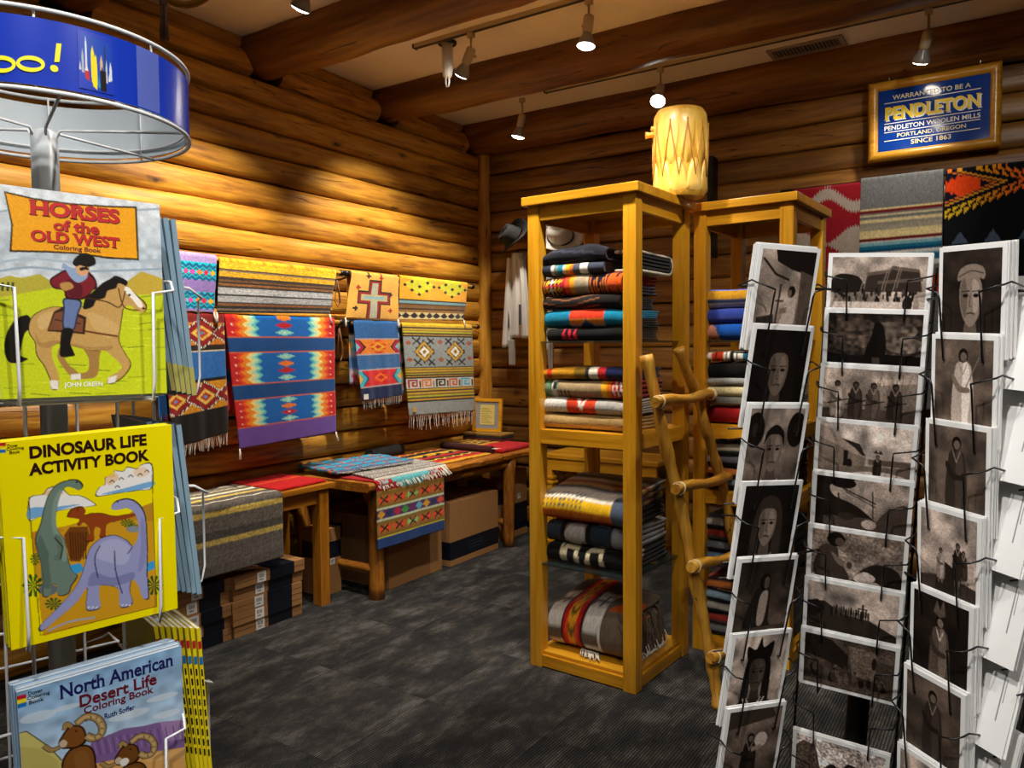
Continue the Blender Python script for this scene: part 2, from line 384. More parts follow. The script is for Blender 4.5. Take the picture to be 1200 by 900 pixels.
for k in range(n):
    o = link('slat', sl, None, v); o.location.x = -w2+f+(k+.5)*(2*w2-2*f)/n

# ================================================================ track lighting
M_TRACK = plain('track_bronze', '#2b2521', rough=.5); M_CREAM = plain('lamp_cream', '#b9a98f', rough=.45)
M_GLASS = plain('reflector_glass', '#8b8680', rough=.3, spec=.6)
M_BULB = plain('bulb_face', '#fff6e6', rough=.3, emit=14)
def rail(name, label, x0, x1, y):
    t = thing(name, label, 'track', ((x0+x1)/2, y, CEIL)); w = (x1-x0)/2
    MB().box((-w, -.018, -.024), (w, .018, 0)).build('channel', M_CREAM, t)
    MB().box((-w, -.012, -.026), (w, .012, -.0235)).build('slot', M_TRACK, t)
    MB().box((-w-.012, -.02, -.027), (-w, .02, 0)).build('end_cap', M_TRACK, t)
rail('track_rail', 'long ceiling light rail running between the two log beams', -3.2, 2.6, 3.79)
rail('track_rail', 'ceiling light rail next to the air vent, nearest the back wall', -2.95, 2.6, 4.98)
rail('track_rail', 'ceiling light rail on the near side of the front log beam', -3.2, 2.6, 2.62)
rail('track_rail', 'added unseen ceiling light rail above the book rack', -3.2, 2.6, 1.35)  # from here on, unseen rails added to hold the extra lamps
rail('track_rail', 'added unseen ceiling light rail behind the camera', -3.2, 2.6, -.4)
rail('track_rail', 'added unseen short ceiling light rail near the left wall', -3.2, -2.6, 1.95)
rail('track_rail', 'added unseen short ceiling light rail at the right', .6, 1.2, .6)

def spot(label, x, y, aim, power=60, cone=70, drop=.12, color=(1, .92, .80), blend=.8, arm=.0):
    """track lamp: adapter, arm, socket, flared reflector bulb; the light leaves the bulb's face"""
    t = thing('track_spotlight', label, 'spotlight', (x, y, CEIL-.026), group='track spotlights')
    MB().box((-.02, -.016, -.03), (.02, .016, 0), bev=.003).build('adapter', M_CREAM, t)
    piv = Vector((0, 0, -drop)); MB().tube([(0, 0, -.03), (0, 0, -drop*.7), piv], .007, 8).build('arm', M_CREAM, t)
    d = (Vector(aim)-(Vector((x, y, CEIL-.026))+piv)).normalized()
    MB().lathe([(0, -.01), (.026, -.01), (.029, .0), (.029, .075), (.024, .085), (0, .085)], 20, piv, d).build('socket', M_CREAM, t)
    side = d.cross(Vector((0, 0, 1))); side = side.normalized() if side.length > .05 else Vector((1, 0, 0))
    MB().tube([piv+side*.028+d*.03, piv+side*.05+d*.03], .009, 8).build('knob', M_CREAM, t)
    MB().lathe([(.022, .08), (.026, .095), (.040, .125), (.050, .150), (.049, .158)], 24, piv, d).build('reflector', M_GLASS, t)
    MB().lathe([(.049, .157), (.035, .166), (.018, .170), (0.0005, .171)], 24, piv, d).build('bulb_face', M_BULB, t)
    ld = bpy.data.lights.new('lamp_light', 'SPOT'); ld.energy = power*LAMP_W; ld.color = color; ld.spot_size = math.radians(cone); ld.spot_blend = blend; ld.shadow_soft_size = .04
    lo = bpy.data.objects.new('lamp_light', ld); col.objects.link(lo); lo.parent = t; lo.location = piv+d*.18
    lo.rotation_mode = 'QUATERNION'; lo.rotation_quaternion = Vector((0, 0, -1)).rotation_difference(d)
    return t
def at_face(px, py, Y, dz=.0): p = onY(px, py, Y); return p
pA = onY(549, 70, 3.79); pB = onY(690, 22, 3.79); pC = onY(612, 135, 4.98); pD = onY(774, 100, 4.98); pE = onY(1088, 30, 4.98)
spot('cream track spotlight turned aside next to the plain white cylinder lamp', pA.x+.02, 3.79, (-3.9, 4.15, 1.95), 210, 74, .10)
spot('cream track spotlight facing down, alone at the upper middle beside the second beam', pB.x, 3.79, (pB.x-.15, 3.45, .5), 110, 85, .10)
spot('small track spotlight nearest the log corner, facing down', pC.x, 4.98, (-3.75, 4.95, 1.0), 90, 80, .13)
spot('bright track spotlight hanging above the drum', pD.x, 4.98, (-1.75, 3.6, 1.6), 70, 80, .13)
spot('dark track spotlight directly above the framed sign', pE.x, 4.98, (-.75, 5.5, 2.4), 26, 85, .13)
spot('track spotlight cut by the top edge, near the hanging tassel', -2.86, 2.62, (-3.9, 2.75, 1.85), 215, 74, .10)
for x, y, a, pw, what in ((-2.8, 1.95, (-3.9, 1.8, 1.75), 110, 'the log wall beside the book rack'), (-2.2, 2.62, (-2.4, 3.4, .9), 60, 'the carpet before the log table'),
                    (-1.5, 2.62, (-1.75, 3.35, 2.05), 150, 'the front oak tower'), (-.6, 2.62, (-1.1, 3.75, 1.6), 70, 'the rear oak tower'), (.3, 2.62, (-.3, 5.4, 2.2), 55, 'the back wall blankets'),
                    (-1.5, 1.35, (-1.7, 3.0, .3), 36, 'the lower tower shelves'), (.9, .6, (-1.0, .56, 1.35), 95, 'the fronts of the coloring books'), (.2, -.4, (-1.1, .6, 1.15), 110, 'the dinosaur book'), (-.35, -.4, (-.2, 1.35, 1.15), 140, 'the middle postcards'), (1.0, -.4, (-.3, 1.15, 1.2), 90, 'the left postcards'),
                    (-1.3, -.4, (-.1, 1.2, 1.2), 80, 'the right postcards'), (-.7, 1.35, (-1.25, .62, 1.7), 30, 'the header ring')):
    spot('added unseen ceiling spotlight, aimed at '+what, x, y, a, pw, 52 if y < 1.3 else (66 if 'wall beside' in what else 76), color=(1, .96, .91) if y < 1.3 else (1, .92, .80))  # unseen lamps added to brighten the wall, carpet, towers, blankets and both racks
# a bare cylinder lamp next to the first spotlight
p = onY(524, 52, 3.87)
t = thing('cylinder_lamp', 'plain white ceiling cylinder with a small unlit wire bulb, left of the first spotlight', 'ceiling lamp', (p.x, 3.87, CEIL))
MB().lathe([(.06, 0), (.06, -.012), (.05, -.02)], 24).build('canopy', M_TRACK, t)
MB().lathe([(.036, -.015), (.036, -.17), (.026, -.215), (0.001, -.217)], 24).build('cylinder', plain('lamp_white', '#d8d4cc', rough=.4), t)
MB().tube([(-.012, 0, -.21), (-.013, 0, -.25), (-.006, 0, -.275), (.006, 0, -.275), (.013, 0, -.25), (.012, 0, -.21)], .006, 8).build('bulb', M_WHITE, t)
# ================================================================ oak display towers
def tower(name, label, c, rz, hx, hy, H, levels):
    t = thing(name, label, 'shelf', (c[0], c[1], 0), rz)
    p = .064
    for sx in (-1, 1):
        for sy in (-1, 1):
            x0, y0 = sx*(hx-p/2), sy*(hy-p/2)
            MB().box((x0-p/2, y0-p/2, 0), (x0+p/2, y0+p/2, H-.042), bev=.003).build('post', M_OAK[2], t)
    MB().box((-hx-.022, -hy-.022, H-.042), (hx+.022, hy+.022, H), bev=.004).build('top', M_OAK[0], t)
    def rails(z0, z1, ins=.008):
        for sy in (-1, 1):
            a, b = sorted((sy*(hy-ins), sy*(hy-ins-.022))); MB().box((-hx+p, a, z0), (hx-p, b, z1), bev=.002).build('rail', M_OAK[0], t)
        for sx in (-1, 1):
            a, b = sorted((sx*(hx-ins), sx*(hx-ins-.022))); MB().box((a, -hy+p, z0), (b, hy-p, z1), bev=.002).build('rail', M_OAK[1], t)
    rails(H-.042-.072, H-.042)
    for z, kind in levels:
        if kind == 'oak':
            rails(z-.07, z-.001, .006)
            MB().box((-hx+.03, -hy+.03, z-.02), (hx-.03, hy-.03, z)).build('shelf_board', M_OAK[0], t)
        else:
            o = MB().box((-hx+.03, -hy+.012, z-.008), (hx-.03, hy-.012, z), bev=.001).build('glass_shelf', M_SHELFGLASS, t); tag(o, 'dark-edged glass shelf')
    rails(.006, .062, .006)
    MB().box((-hx+.02, -hy+.02, .062), (hx-.02, hy-.02, .078), bev=.002).build('shelf_board', M_OAK[0], t)
    return t
m, nt, b = newmat('shelf_glass'); b.inputs['Base Color'].default_value = (.02, .03, .028, 1); b.inputs['Roughness'].default_value = .05; b.inputs['Alpha'].default_value = .55
M_SHELFGLASS = m
T1C, T1R = (-1.66, 3.405), math.radians(-3)
T2C, T2R = (-1.105, 4.03), math.radians(-3)
T1H = (.287, .290); T2H = (.245, .29)
HT = 2.268
tower('display_tower', 'tall golden oak display tower standing free in front, the drum on its top', T1C, T1R, *T1H, HT, [(1.583, 'glass'), (1.164, 'oak'), (.512, 'glass')])
tower('display_tower', 'second golden oak display tower, standing behind the ladder', T2C, T2R, *T2H, HT, [(1.583, 'glass'), (1.164, 'oak'), (.83, 'oak'), (.45, 'glass')])
# ================================================================ textiles, print and lettering
def H(c): return srgb(c)
def tri(x): x = np.mod(x, 1); return np.abs(2*x-1)          # 1..0..1
def bands(V, spec):
    out = np.zeros(V.shape+(3,)); lo = -9.
    for v, c in spec:
        out[(V >= lo) & (V < v+1e-9)] = H(c); lo = v
    out[V >= lo] = H(spec[-1][1])
    return out
def put(out, mask, c): out[mask] = H(c)
def diamond(U, V, u, v, a, b): return np.abs(U-u)/a+np.abs(V-v)/b < 1
def stamp(out, U, V, u0, u1, v0, v1, rows, pal, reps=1):
    """rows of letters (small woven motif) repeated across u0..u1"""
    n, m = len(rows), len(rows[0])
    uu = (U-u0)/(u1-u0)*reps; vv = (V-v0)/(v1-v0)
    ok = (uu >= 0) & (uu < reps) & (vv >= 0) & (vv < 1)
    ci = np.clip((np.mod(uu, 1)*m).astype(int), 0, m-1); ri = np.clip((vv*n).astype(int), 0, n-1)
    for i, rw in enumerate(rows):
        for j, ch in enumerate(rw):
            if ch in pal: out[ok & (ri == i) & (ci == j)] = H(pal[ch])
def speck(out, amt, seed=0):
    r = np.random.default_rng(seed); return np.clip(out*(1+amt*(r.random(out.shape[:2])-.5)[..., None]), 0, 1)

# ---- woven patterns, U across 0..1, V down 0..1
def pat_blue_big(U, V):
    A, B, O = '#0b63b4', '#0d4682', '#d1622c'
    out = bands(V, [(.14, A), (.15, O), (.265, B), (.275, O), (.505, A), (.515, O), (.625, B), (.635, O), (.84, A), (.85, O), (1, '#6b4a9c')])
    for v0, v1, s in ((-.10, .14, 0), (.275, .505, 0), (.635, .84, 0)):
        m = (V >= v0) & (V < v1); lv = (V-v0)/(v1-v0); e = np.minimum(U, 1-U)
        z = e-.045*tri(lv*4)
        for lim, c in ((.235, '#63c7c0'), (.205, '#b8e0c0'), (.17, '#f3e08a'), (.135, '#f08a1c'), (.085, '#e8431a'), (.05, '#c81c1c')):
            put(out, m & (z < lim), c)
        put(out, m & (np.abs(e-.05) < .008) & (np.abs(np.mod(lv*4, 1)-.5) < .1), '#f2e6d0')
        for k, c in enumerate(('#8fd6c4', '#ea7b1e', '#bb1420', '#8fd6c4')):
            put(out, m & diamond(U, lv, .5, (k+.5)/4, .09, .115), c); put(out, m & diamond(U, lv, .5, (k+.5)/4, .015, .02), '#f2e6d0')
    return out
def pat_cyan(U, V):
    out = bands(V, [(.10, '#a58bc0'), (.42, '#14b4c8'), (.64, '#8a6fae'), (.95, '#14b4c8'), (1, '#8a6fae')])
    for c in (.28, .80):
        z = np.abs(V-c)-.05*tri(U*6)
        put(out, np.abs(z-.09) < .03, '#0d5c80'); put(out, np.abs(z-.02) < .022, '#126a7a')
        for k, cc in enumerate(('#e8a01c', '#d43a6c', '#c040a0', '#e87820', '#d01c40', '#e8a01c')):
            put(out, diamond(U, V, (k+.5)/6, c, .075, .055), cc)
    return speck(out, .25)
def pat_stripe_yellow(U, V):
    return speck(bands(V, [(.02, '#e0a51a'), (.14, '#f2b71f'), (.17, '#4a3a2c'), (.20, '#8a7050'), (.30, '#d9a31d'), (.35, '#3a302a'), (.40, '#6d4a2a'), (.43, '#2b2320'), (.47, '#8a5a2c'), (.51, '#2d2826'),
                     (.53, '#9a9894'), (.64, '#a8a8a8'), (.67, '#3a3636'), (.79, '#989898'), (.82, '#3f3a38'), (.87, '#7a4c26'), (.92, '#2c2624'), (.96, '#7a6850'), (1, '#2a2624')]), .45, 2)
def pat_cross(U, V):
    out = np.zeros(U.shape+(3,)); out[:] = H('#dcA24a'.lower())
    out = bands(V, [(1, '#dda448')])
    cu, cv = .5, .52
    def cross(w, l, lv): return ((np.abs(U-cu) < w) & (np.abs(V-cv) < lv)) | ((np.abs(U-cu) < l) & (np.abs(V-cv) < w*.95))
    put(out, ((np.abs(U-cu) < .13) & (V > cv-.42)), '#241410'); put(out, (np.abs(U-cu) < .34) & (np.abs(V-cv) < .155), '#241410')
    put(out, ((np.abs(U-cu) < .105) & (V > cv-.39)), '#8e1a16'); put(out, (np.abs(U-cu) < .31) & (np.abs(V-cv) < .125), '#8e1a16')
    put(out, ((np.abs(U-cu) < .065) & (V > cv-.35)), '#a8a890'); put(out, (np.abs(U-cu) < .26) & (np.abs(V-cv) < .075), '#b3a878')
    put(out, (np.abs(U-cu) < .2) & (np.abs(V-cv) < .025), '#7fa6b0')
    for u, v, c in ((.16, .30, '#a02018'), (.84, .42, '#2a1a18'), (.14, .78, '#2a1a18'), (.84, .80, '#a02018'), (.35, .02, '#2a1a18'), (.62, .04, '#a02018')):
        put(out, ((np.abs(U-u) < .05) & (np.abs(V-v) < .02)) | ((np.abs(U-u) < .018) & (np.abs(V-v) < .055)), c)
    return speck(out, .15, 3)
def pat_ochre(U, V):
    out = bands(V, [(.50, '#e09a18'), (.54, '#3a2a12'), (.60, '#6f9aa0'), (.64, '#4a3418'), (.72, '#7a5220'), (.76, '#2e2014'), (.82, '#8a5e24'), (1, '#c9b27a')])
    for cu in (.27, .76):
        put(out, diamond(U, V, cu, .13, .22, .26), '#c3bc1e')
        for du, dv in ((0, .34), (-.12, .24), (.12, .24), (-.24, .12), (.24, .12), (0, .14), (-.13, .03), (.13, .03)):
            put(out, diamond(U, V, cu+du*.85, .03+dv, .028, .05), '#1c1206')
    z = (V-.82)/.18
    put(out, (z > 0) & (z < .95) & (np.abs(z-.5) < .5*tri(U*9)), '#17110c')
    put(out, V > .965, '#c9b27a')
    return speck(out, .15, 4)
def pat_red_blue(U, V):
    out = bands(V, [(.06, '#7a1a16'), (.30, '#c8761c'), (.36, '#2a1a14'), (.38, '#d8c8a0'), (.66, '#2a66ac'), (.70, '#17130f'), (1, '#d08a1c')])
    for cv in (.18, .86):
        w = .17
        for cu in (.12, .62, 1.12):
            d = np.abs(U-cu)/.36+np.abs(V-cv)/w
            put(out, d < 1.0, '#16100c'); put(out, (d < 1.0) & (d > .88) & (np.mod(U*22+V*18, 1) < .5), '#efe6d2')
            put(out, d < .86, '#8a1414'); put(out, d < .5, '#e0b44c'); put(out, d < .3, '#b0321a'); put(out, d < .12, '#5f86b0')
    return speck(out, .2, 5)
def pat_blue_orange(U, V):
    out = bands(V, [(.20, '#2a5e98'), (.22, '#b8a0a0'), (.40, '#e8821c'), (.42, '#b8a0a0'), (.60, '#35659a'), (.62, '#b8a0a0'), (.82, '#d61f26'), (.84, '#b8a0a0'), (1, '#15224e')])
    for v0, v1, cc in ((.22, .40, ('#b3123c', '#f0a81c', '#7fb2c8')), (.62, .82, ('#43b0bc', '#f26a1c', '#e8a03c'))):
        m = (V >= v0) & (V < v1); lv = (V-v0)/(v1-v0); e = np.minimum(U, 1-U)
        put(out, m & (e/.24+np.abs(lv-.5)*1.1 < .9), '#1a1018' if v0 < .3 else '#1f4a70'); put(out, m & (e/.2+np.abs(lv-.5)*1.1 < .85), cc[0]); put(out, m & (e/.09+np.abs(lv-.5)*3 < 1), cc[2])
        d = np.abs(U-.5)/.2+np.abs(lv-.5)/.42
        put(out, m & (np.abs(U-.5) < .22*(1-np.abs(lv-.5)*1.6)) & (np.mod(np.floor(lv*7), 2) < 1), '#e0341c'); put(out, m & (d < .8), cc[1]); put(out, m & (d < .4), '#c81c24')
    return speck(out, .22, 6)
KEY = ['aaaaaa..', 'a....a.b', 'a.aa.a.b', 'a.a..a.b', 'a.aaaa.b', 'a......b']
def pat_grey_key(U, V):
    G = '#8f9694'
    Y = [('#caa21c'), ('#3a2f20'), ('#d0a822'), ('#7f5f20'), ('#b9b41e'), ('#3a2f20'), ('#c9981c')]
    sp = []
    def st(v0, v1):
        n = len(Y); return [(v0+(v1-v0)*(i+1)/n, Y[i]) for i in range(n)]
    sp += st(0, .11) + [(.125, '#15120f'), (.46, G), (.475, '#15120f')] + st(.475, .575) + [(.59, '#15120f'), (.70, '#cfcabc'), (.715, '#15120f')] + st(.715, .84) + [(.855, '#15120f'), (1, G)]
    out = bands(V, sp)
    for cu in (.27, .72):
        d = np.abs(U-cu)/.15+np.abs(V-.29)/.125
        for du, dv in ((-.10, -.12), (.10, -.12), (-.10, .12), (.10, .12)):
            put(out, (np.abs(np.abs(U-cu-du)*.7+0-np.abs(V-.29-dv)) < .012) & (np.abs(U-cu-du) < .05), '#2a1c2c')
        put(out, d < 1+.12*(np.mod(np.floor((U-cu)*40), 2)), '#2a1c10'); put(out, d < .92, '#c99a2a'); put(out, d < .62, '#1f1712'); put(out, d < .52, '#efe8d2'); put(out, d < .22, '#8a6420')
    for cu, cv in ((.06, .19), (.5, .18), (.94, .19), (.06, .38), (.5, .38), (.94, .37)):
        put(out, diamond(U, V, cu, cv, .045, .03), '#a3563a')
    for k, c in enumerate(('#9c2a3c', '#e07a1c', '#14100e', '#c85a1c', '#3fb0d0')):
        u0 = .02+k*.196; stamp(out, U, V, u0, u0+.18, .60, .695, KEY, {'a': c, 'b': '#2a2018'})
    return speck(out, .15, 7)
def pat_runner(U, V):
    out = bands(V, [(.22, '#b01820'), (.25, '#a5781e'), (.29, '#8a6a1c'), (.42, '#b06a1c'), (.45, '#8a6a1c'), (.48, '#c9d8b0'), (.60, '#5a2a6a'), (.63, '#c9d8b0'), (.67, '#8a6a1c'), (.80, '#b06a1c'), (.84, '#8a6a1c'), (.86, '#d8d020'), (1, '#153a78')])
    s = np.floor(V/.22*5)/5
    put(out, (V < .22) & (np.abs(U-.5) < .5-.12-s*.25), '#62b4bc')
    stamp(out, U, V, .04, .2, .03, .15, KEY, {'a': '#9fb4b4'}); stamp(out, U, V, .8, .96, .03, .15, KEY, {'a': '#9fb4b4'})
    for c in (.355, .735):
        for k in range(5):
            cu = (k+.5)/5
            for du in (-.05, .05): put(out, diamond(U, V, cu+du, c, .05, .06), '#f0501c' if k != 2 else '#a9c46a')
            put(out, (np.abs(np.abs(U-cu)*.9-np.abs(V-c)) < .014) & (np.abs(U-cu) < .055), '#181210')
        put(out, diamond(np.mod(U*5, 1), V, 0, c, .12, .03), '#7a9a2c')
    for k, c in enumerate(('#d8a01c', '#1c3464', '#c01c3c', '#3c9a34', '#6a2060', '#5fb4d8', '#e0a41c', '#1c3464', '#e0501c')):
        put(out, diamond(U, V, (k+.5)/9, .545, .058, .06), c)
    return speck(out, .2, 8)
def pat_grey_stripe(U, V):
    out = bands(V, [(.05, '#8f887a'), (.12, '#6d675e'), (.16, '#c4b48c'), (.22, '#55504a'), (.27, '#cabf9c'), (.33, '#5e5850'), (.38, '#b39a4c'), (.56, '#4d4842'), (.60, '#b39a4c'), (.70, '#57514a'), (.76, '#403c38'), (.79, '#a08a48'), (.93, '#524c46'), (1, '#4a443e')])
    put(out, np.abs(V-.46-.03*tri(U*5)) < .012, '#b8b0a0'); put(out, np.abs(V-.14-.012*tri(U*14)) < .006, '#3a3632')
    return speck(np.clip(out*1.28, 0, 1), .35, 9)
def pat_red(U, V):
    out = bands(V, [(.45, '#c80f14'), (.5, '#d8501c'), (1, '#c80f14')]); put(out, (np.abs(V-.48) < .01) & (np.mod(U*9, 1) < .6), '#e0a01c')
    return speck(out, .15, 10)
def pat_blue_fold(U, V):
    out = bands(V, [(1, '#5a6a8c')])
    for c in (.1, .36, .62, .88):
        z = np.abs(V-c+.03*tri(U*2)); put(out, z < .085, '#1b93b8')
        for k in range(6):
            d = np.abs(np.mod(U*6+.2*(c*9 % 2), 1)-.5); put(out, (z < .06) & (d < .16-z), '#d8701c' if k % 2 else '#c85a1c'); put(out, (z < .04) & (d < .06), '#1a2a3c')
        put(out, np.abs(z-.105) < .012, '#7a3050')
    return speck(out, .25, 11)
def pat_redyellow(U, V):
    out = bands(V, [(.12, '#d89a1c'), (.24, '#b81418'), (.36, '#1a1410'), (.52, '#d8a41c'), (.66, '#a81418'), (.78, '#1a1410'), (.9, '#b81418'), (1, '#d89a1c')])
    put(out, np.abs(V-.44-.1*tri(U*4)) < .035, '#14100c'); put(out, np.abs(V-.18-.05*tri(U*7)) < .02, '#e0b42c'); put(out, np.abs(V-.72-.06*tri(U*6)) < .02, '#e0b42c')
    return speck(out, .2, 12)
def pat_red_key(U, V):
    out = bands(V, [(.1, '#c8901c'), (.45, '#3a1a20'), (.55, '#c8901c'), (1, '#c00f18')])
    stamp(out, U, V, .0, 1., .12, .44, KEY, {'a': '#d8a82c'}, 3)
    return speck(out, .15, 13)
def pat_knit(U, V):
    out = bands(V, [(1, '#8f8a84')]); put(out, np.mod(V*16+tri(U*30)*.6, 1) < .4, '#c8c2b8'); put(out, np.mod(V*5, 1) < .12, '#4a4644'); return speck(out, .3, 14)
def pat_dark(U, V):
    out = bands(V, [(.55, '#1a1816'), (.62, '#8a2a1c'), (.7, '#b8a48c'), (1, '#241e1c')]); return speck(out, .3, 15)

# ---- cloth builders
def wavy(P, axis, amp, seed, fu=2.2, fv=1.4):
    r = np.random.default_rng(seed); h, w = P.shape[:2]
    V, U = np.meshgrid(np.linspace(0, 1, h), np.linspace(0, 1, w), indexing='ij'); p = r.uniform(0, 6.28, 4)
    d = (np.sin(U*6.28*fu+p[0]+V*1.5)*.6+np.sin(U*6.28*fu*2.1+p[1])*.25+np.sin(V*6.28*fv+p[2])*.35)
    return d*amp
def fringe(parent, pts, dirs, n, length, mat, r=.0016, seed=0, name='fringe', jit=.35):
    rg = random.Random(seed); m = MB(); pts = [Vector(p) for p in pts]
    for k in range(n):
        t = (k+.5)/n*(len(pts)-1); i = min(int(t), len(pts)-2); p = pts[i].lerp(pts[i+1], t-i); d = Vector(dirs)
        L = length*rg.uniform(.75, 1.1); q = Vector((rg.uniform(-jit, jit), rg.uniform(-jit, jit), rg.uniform(-.1, .1)))*L*.5
        m.tube([p, p+d*L*.5+q*.6, p+d*L+q], [r, r*1.1, r*.8], 4, cap=False)
    return tag(m.build(name, mat, parent), kind='stuff')
def hanging_rug(name, label, cat, corners, pat, plane, back=.30, group=None, res=(84, 110), fr=None, amp=.006, mat=None, seed=0, axis='x', rr=.022, pat_back=None, backwall=-1):
    """cloth over a rod: front drop through four measured corners, over the rod, short drop behind it.
       axis x: hangs parallel to the left wall (plane = X of front drop); axis y: parallel to the back wall"""
    f = (lambda q: onX(q[0], q[1], plane)) if axis == 'x' else (lambda q: onY(q[0], q[1], plane))
    TL, TR, BR, BL = [np.array(f(q)) for q in corners]
    zt = (TL[2]+TR[2])/2; TL[2] = TR[2] = zt
    w, h = res; u = np.linspace(0, 1, w); v = np.linspace(0, 1, h); V, U = np.meshgrid(v, u, indexing='ij')
    front = (TL*(1-U)[..., None]+TR*U[..., None])*(1-V)[..., None]+(BL*(1-U)[..., None]+BR*U[..., None])*V[..., None]
    ax = 0 if axis == 'x' else 1; sgn = 1 if axis == 'x' else -1     # outward (towards the room) along ax
    front[..., 2] -= rr*(1-V)                                        # front drop starts at rod height
    dd = wavy(front, ax, amp, seed); front[..., ax] += sgn*dd*np.clip(V*2, 0, 1)
    cf = pat(U, V)
    na = 8; nb = 14; rows = []; cols = []
    for k in range(nb, 0, -1):                                       # behind the rod, bottom to top
        s = k/nb*back; R = front[0].copy(); R[:, ax] -= sgn*2*rr; R[:, 2] -= s
        rows.append(R); cols.append((pat_back or pat)(u[None], np.full((1, w), 1-min(.99, s/(zt-BL[2]+1e-6))))[0])
    for k in range(na):
        a = math.pi*(1-k/na); R = front[0].copy(); R[:, ax] += sgn*(-rr+rr*math.cos(a)); R[:, 2] += rr*math.sin(a); rows.append(R); cols.append(cf[0])
    P = np.concatenate([np.array(rows), front]); Cc = np.concatenate([np.array(cols), cf])
    c0 = (TL+TR)/2; base = Vector((c0[0], c0[1], min(BL[2], BR[2])))
    t = thing(name, label, cat, base, group=group)
    me = grid_mesh('cloth', P-np.array(base), Cc); o = link('cloth', me, mat or M_TEXTILE, t); solidify(o, .004, 0)
    if fr:
        n, L, m = fr; fringe(t, [Vector(front[-1, k]-np.array(base)) for k in (0, w//3, 2*w//3, w-1)], (0, 0, -1), n, L, m, seed=seed)
    else:
        for k in (0, w-1):                                           # knotted corner tassels
            mm = MB(); p = Vector(front[-1, k]-np.array(base)); mm.tube([p, p+Vector((.004, 0, -.02)), p+Vector((.012, .006*(1 if k else -1), -.06))], [.004, .006, .008], 6); mm.build('tassel', M_FRINGE, t)
    return t, zt-rr, front
def flat_rug(name, label, cat, quad, z, pat, thick=.012, group=None, res=(70, 60), amp=.003, seed=0, world=None, hang=None, mat=None, fr=None):
    """rug lying on a table: quad of pixels far-left, far-right, near-right, near-left on height z; hang = drop over the near edge in metres"""
    A, B, Cn, D = [np.array(onZ(q[0], q[1], z)) for q in quad] if world is None else [np.array((*q, z)) for q in world]
    w, h = res; V, U = np.meshgrid(np.linspace(0, 1, h), np.linspace(0, 1, w), indexing='ij')
    ext = hang or 0.; L = np.linalg.norm((A+B)/2-(Cn+D)/2); tot = L+ext
    S = V*tot; Vt = np.clip(S/L, 0, 1)
    P = (A*(1-U)[..., None]+B*U[..., None])*(1-Vt)[..., None]+(D*(1-U)[..., None]+Cn*U[..., None])*Vt[..., None]
    over = np.clip(S-L, 0, None); out = ((Cn+D)/2-(A+B)/2)/L; rad = .018; th = np.minimum(over/rad, math.pi/2)
    P = P+out*(np.sin(th)*rad)[..., None]; P[..., 2] += -(1-np.cos(th))*rad-np.clip(over-rad*math.pi/2, 0, None)
    n = wavy(P, 2, amp, seed, 1.7, 1.3); P[..., 2] += np.where(over > 0, 0, np.abs(n)); P += out*(np.where(over > .03, n*1.5, 0))[..., None]
    base = Vector(((A+B+Cn+D)/4).tolist()); base.z = z if not hang else P[..., 2].min()
    t = thing(name, label, cat, base, group=group)
    o = link('cloth', grid_mesh('cloth', P[::-1]-np.array(base), pat(U, V)[::-1]), mat or M_TEXTILE, t)
    solidify(o, thick, -1)
    if fr:
        n_, L_, edge = fr
        row = {'near': P[-1], 'far': P[0]}.get(edge); d = (0, 0, -1) if hang else tuple(out*(1 if edge == 'near' else -1))
        if edge == 'right': row = P[:, -1]; e = (B-A); d = tuple(e/np.linalg.norm(e))
        if edge == 'left': row = P[:, 0]; e = (A-B); d = tuple(e/np.linalg.norm(e))
        pts = [Vector(row[int(k*(len(row)-1)/6)]-np.array(base))+Vector((0, 0, thick*.6)) for k in range(7)]
        fringe(t, pts, d, n_, L_, M_FRINGE, seed=seed)
    return t, P

# ---- lettering: the built-in font as flat mesh, with optional slab serifs
_FONT = {}
def text_polys(s, bold=0., serif=0., spacing=1.0):
    cu = bpy.data.curves.new('t', 'FONT'); cu.body = s; cu.size = 1; cu.offset = bold; cu.space_character = spacing; cu.fill_mode = 'FRONT'; cu.resolution_u = 4
    ob = bpy.data.objects.new('t', cu); me = ob.to_mesh()
    V = np.array([v.co[:2] for v in me.vertices]).reshape(-1, 2); Fs = [tuple(p.vertices) for p in me.polygons]
    if serif and len(V):
        ec = {}
        for p in me.polygons:
            for e in p.edge_keys: ec[e] = ec.get(e, 0)+1
        add = []
        zs = sorted(set())
        for e, c in ec.items():
            if c != 1: continue
            a, b = V[e[0]], V[e[1]]
            if abs(a[1]-b[1]) < .004 and .035 < abs(a[0]-b[0]) < .24:
                y = (a[1]+b[1])/2
                if min(abs(y-t) for t in (-bold, .0, .69+bold, .69, .5+bold, .72+bold, .72, .5, .52)) < .03 or True: add.append((min(a[0], b[0])-serif, max(a[0], b[0])+serif, y, -1 if y > .3 else 1))
        n = len(V); ex = []
        for x0, x1, y, d in add:
            t = serif*.95*d; k = n+len(ex); ex += [(x0, y), (x1, y), (x1, y+t), (x0, y+t)]
            Fs.append((k, k+1, k+2, k+3) if d > 0 else (k+3, k+2, k+1, k))
        if ex: V = np.concatenate([V, np.array(ex)])
    ob.to_mesh_clear(); bpy.data.objects.remove(ob); bpy.data.curves.remove(cu)
    return V, Fs
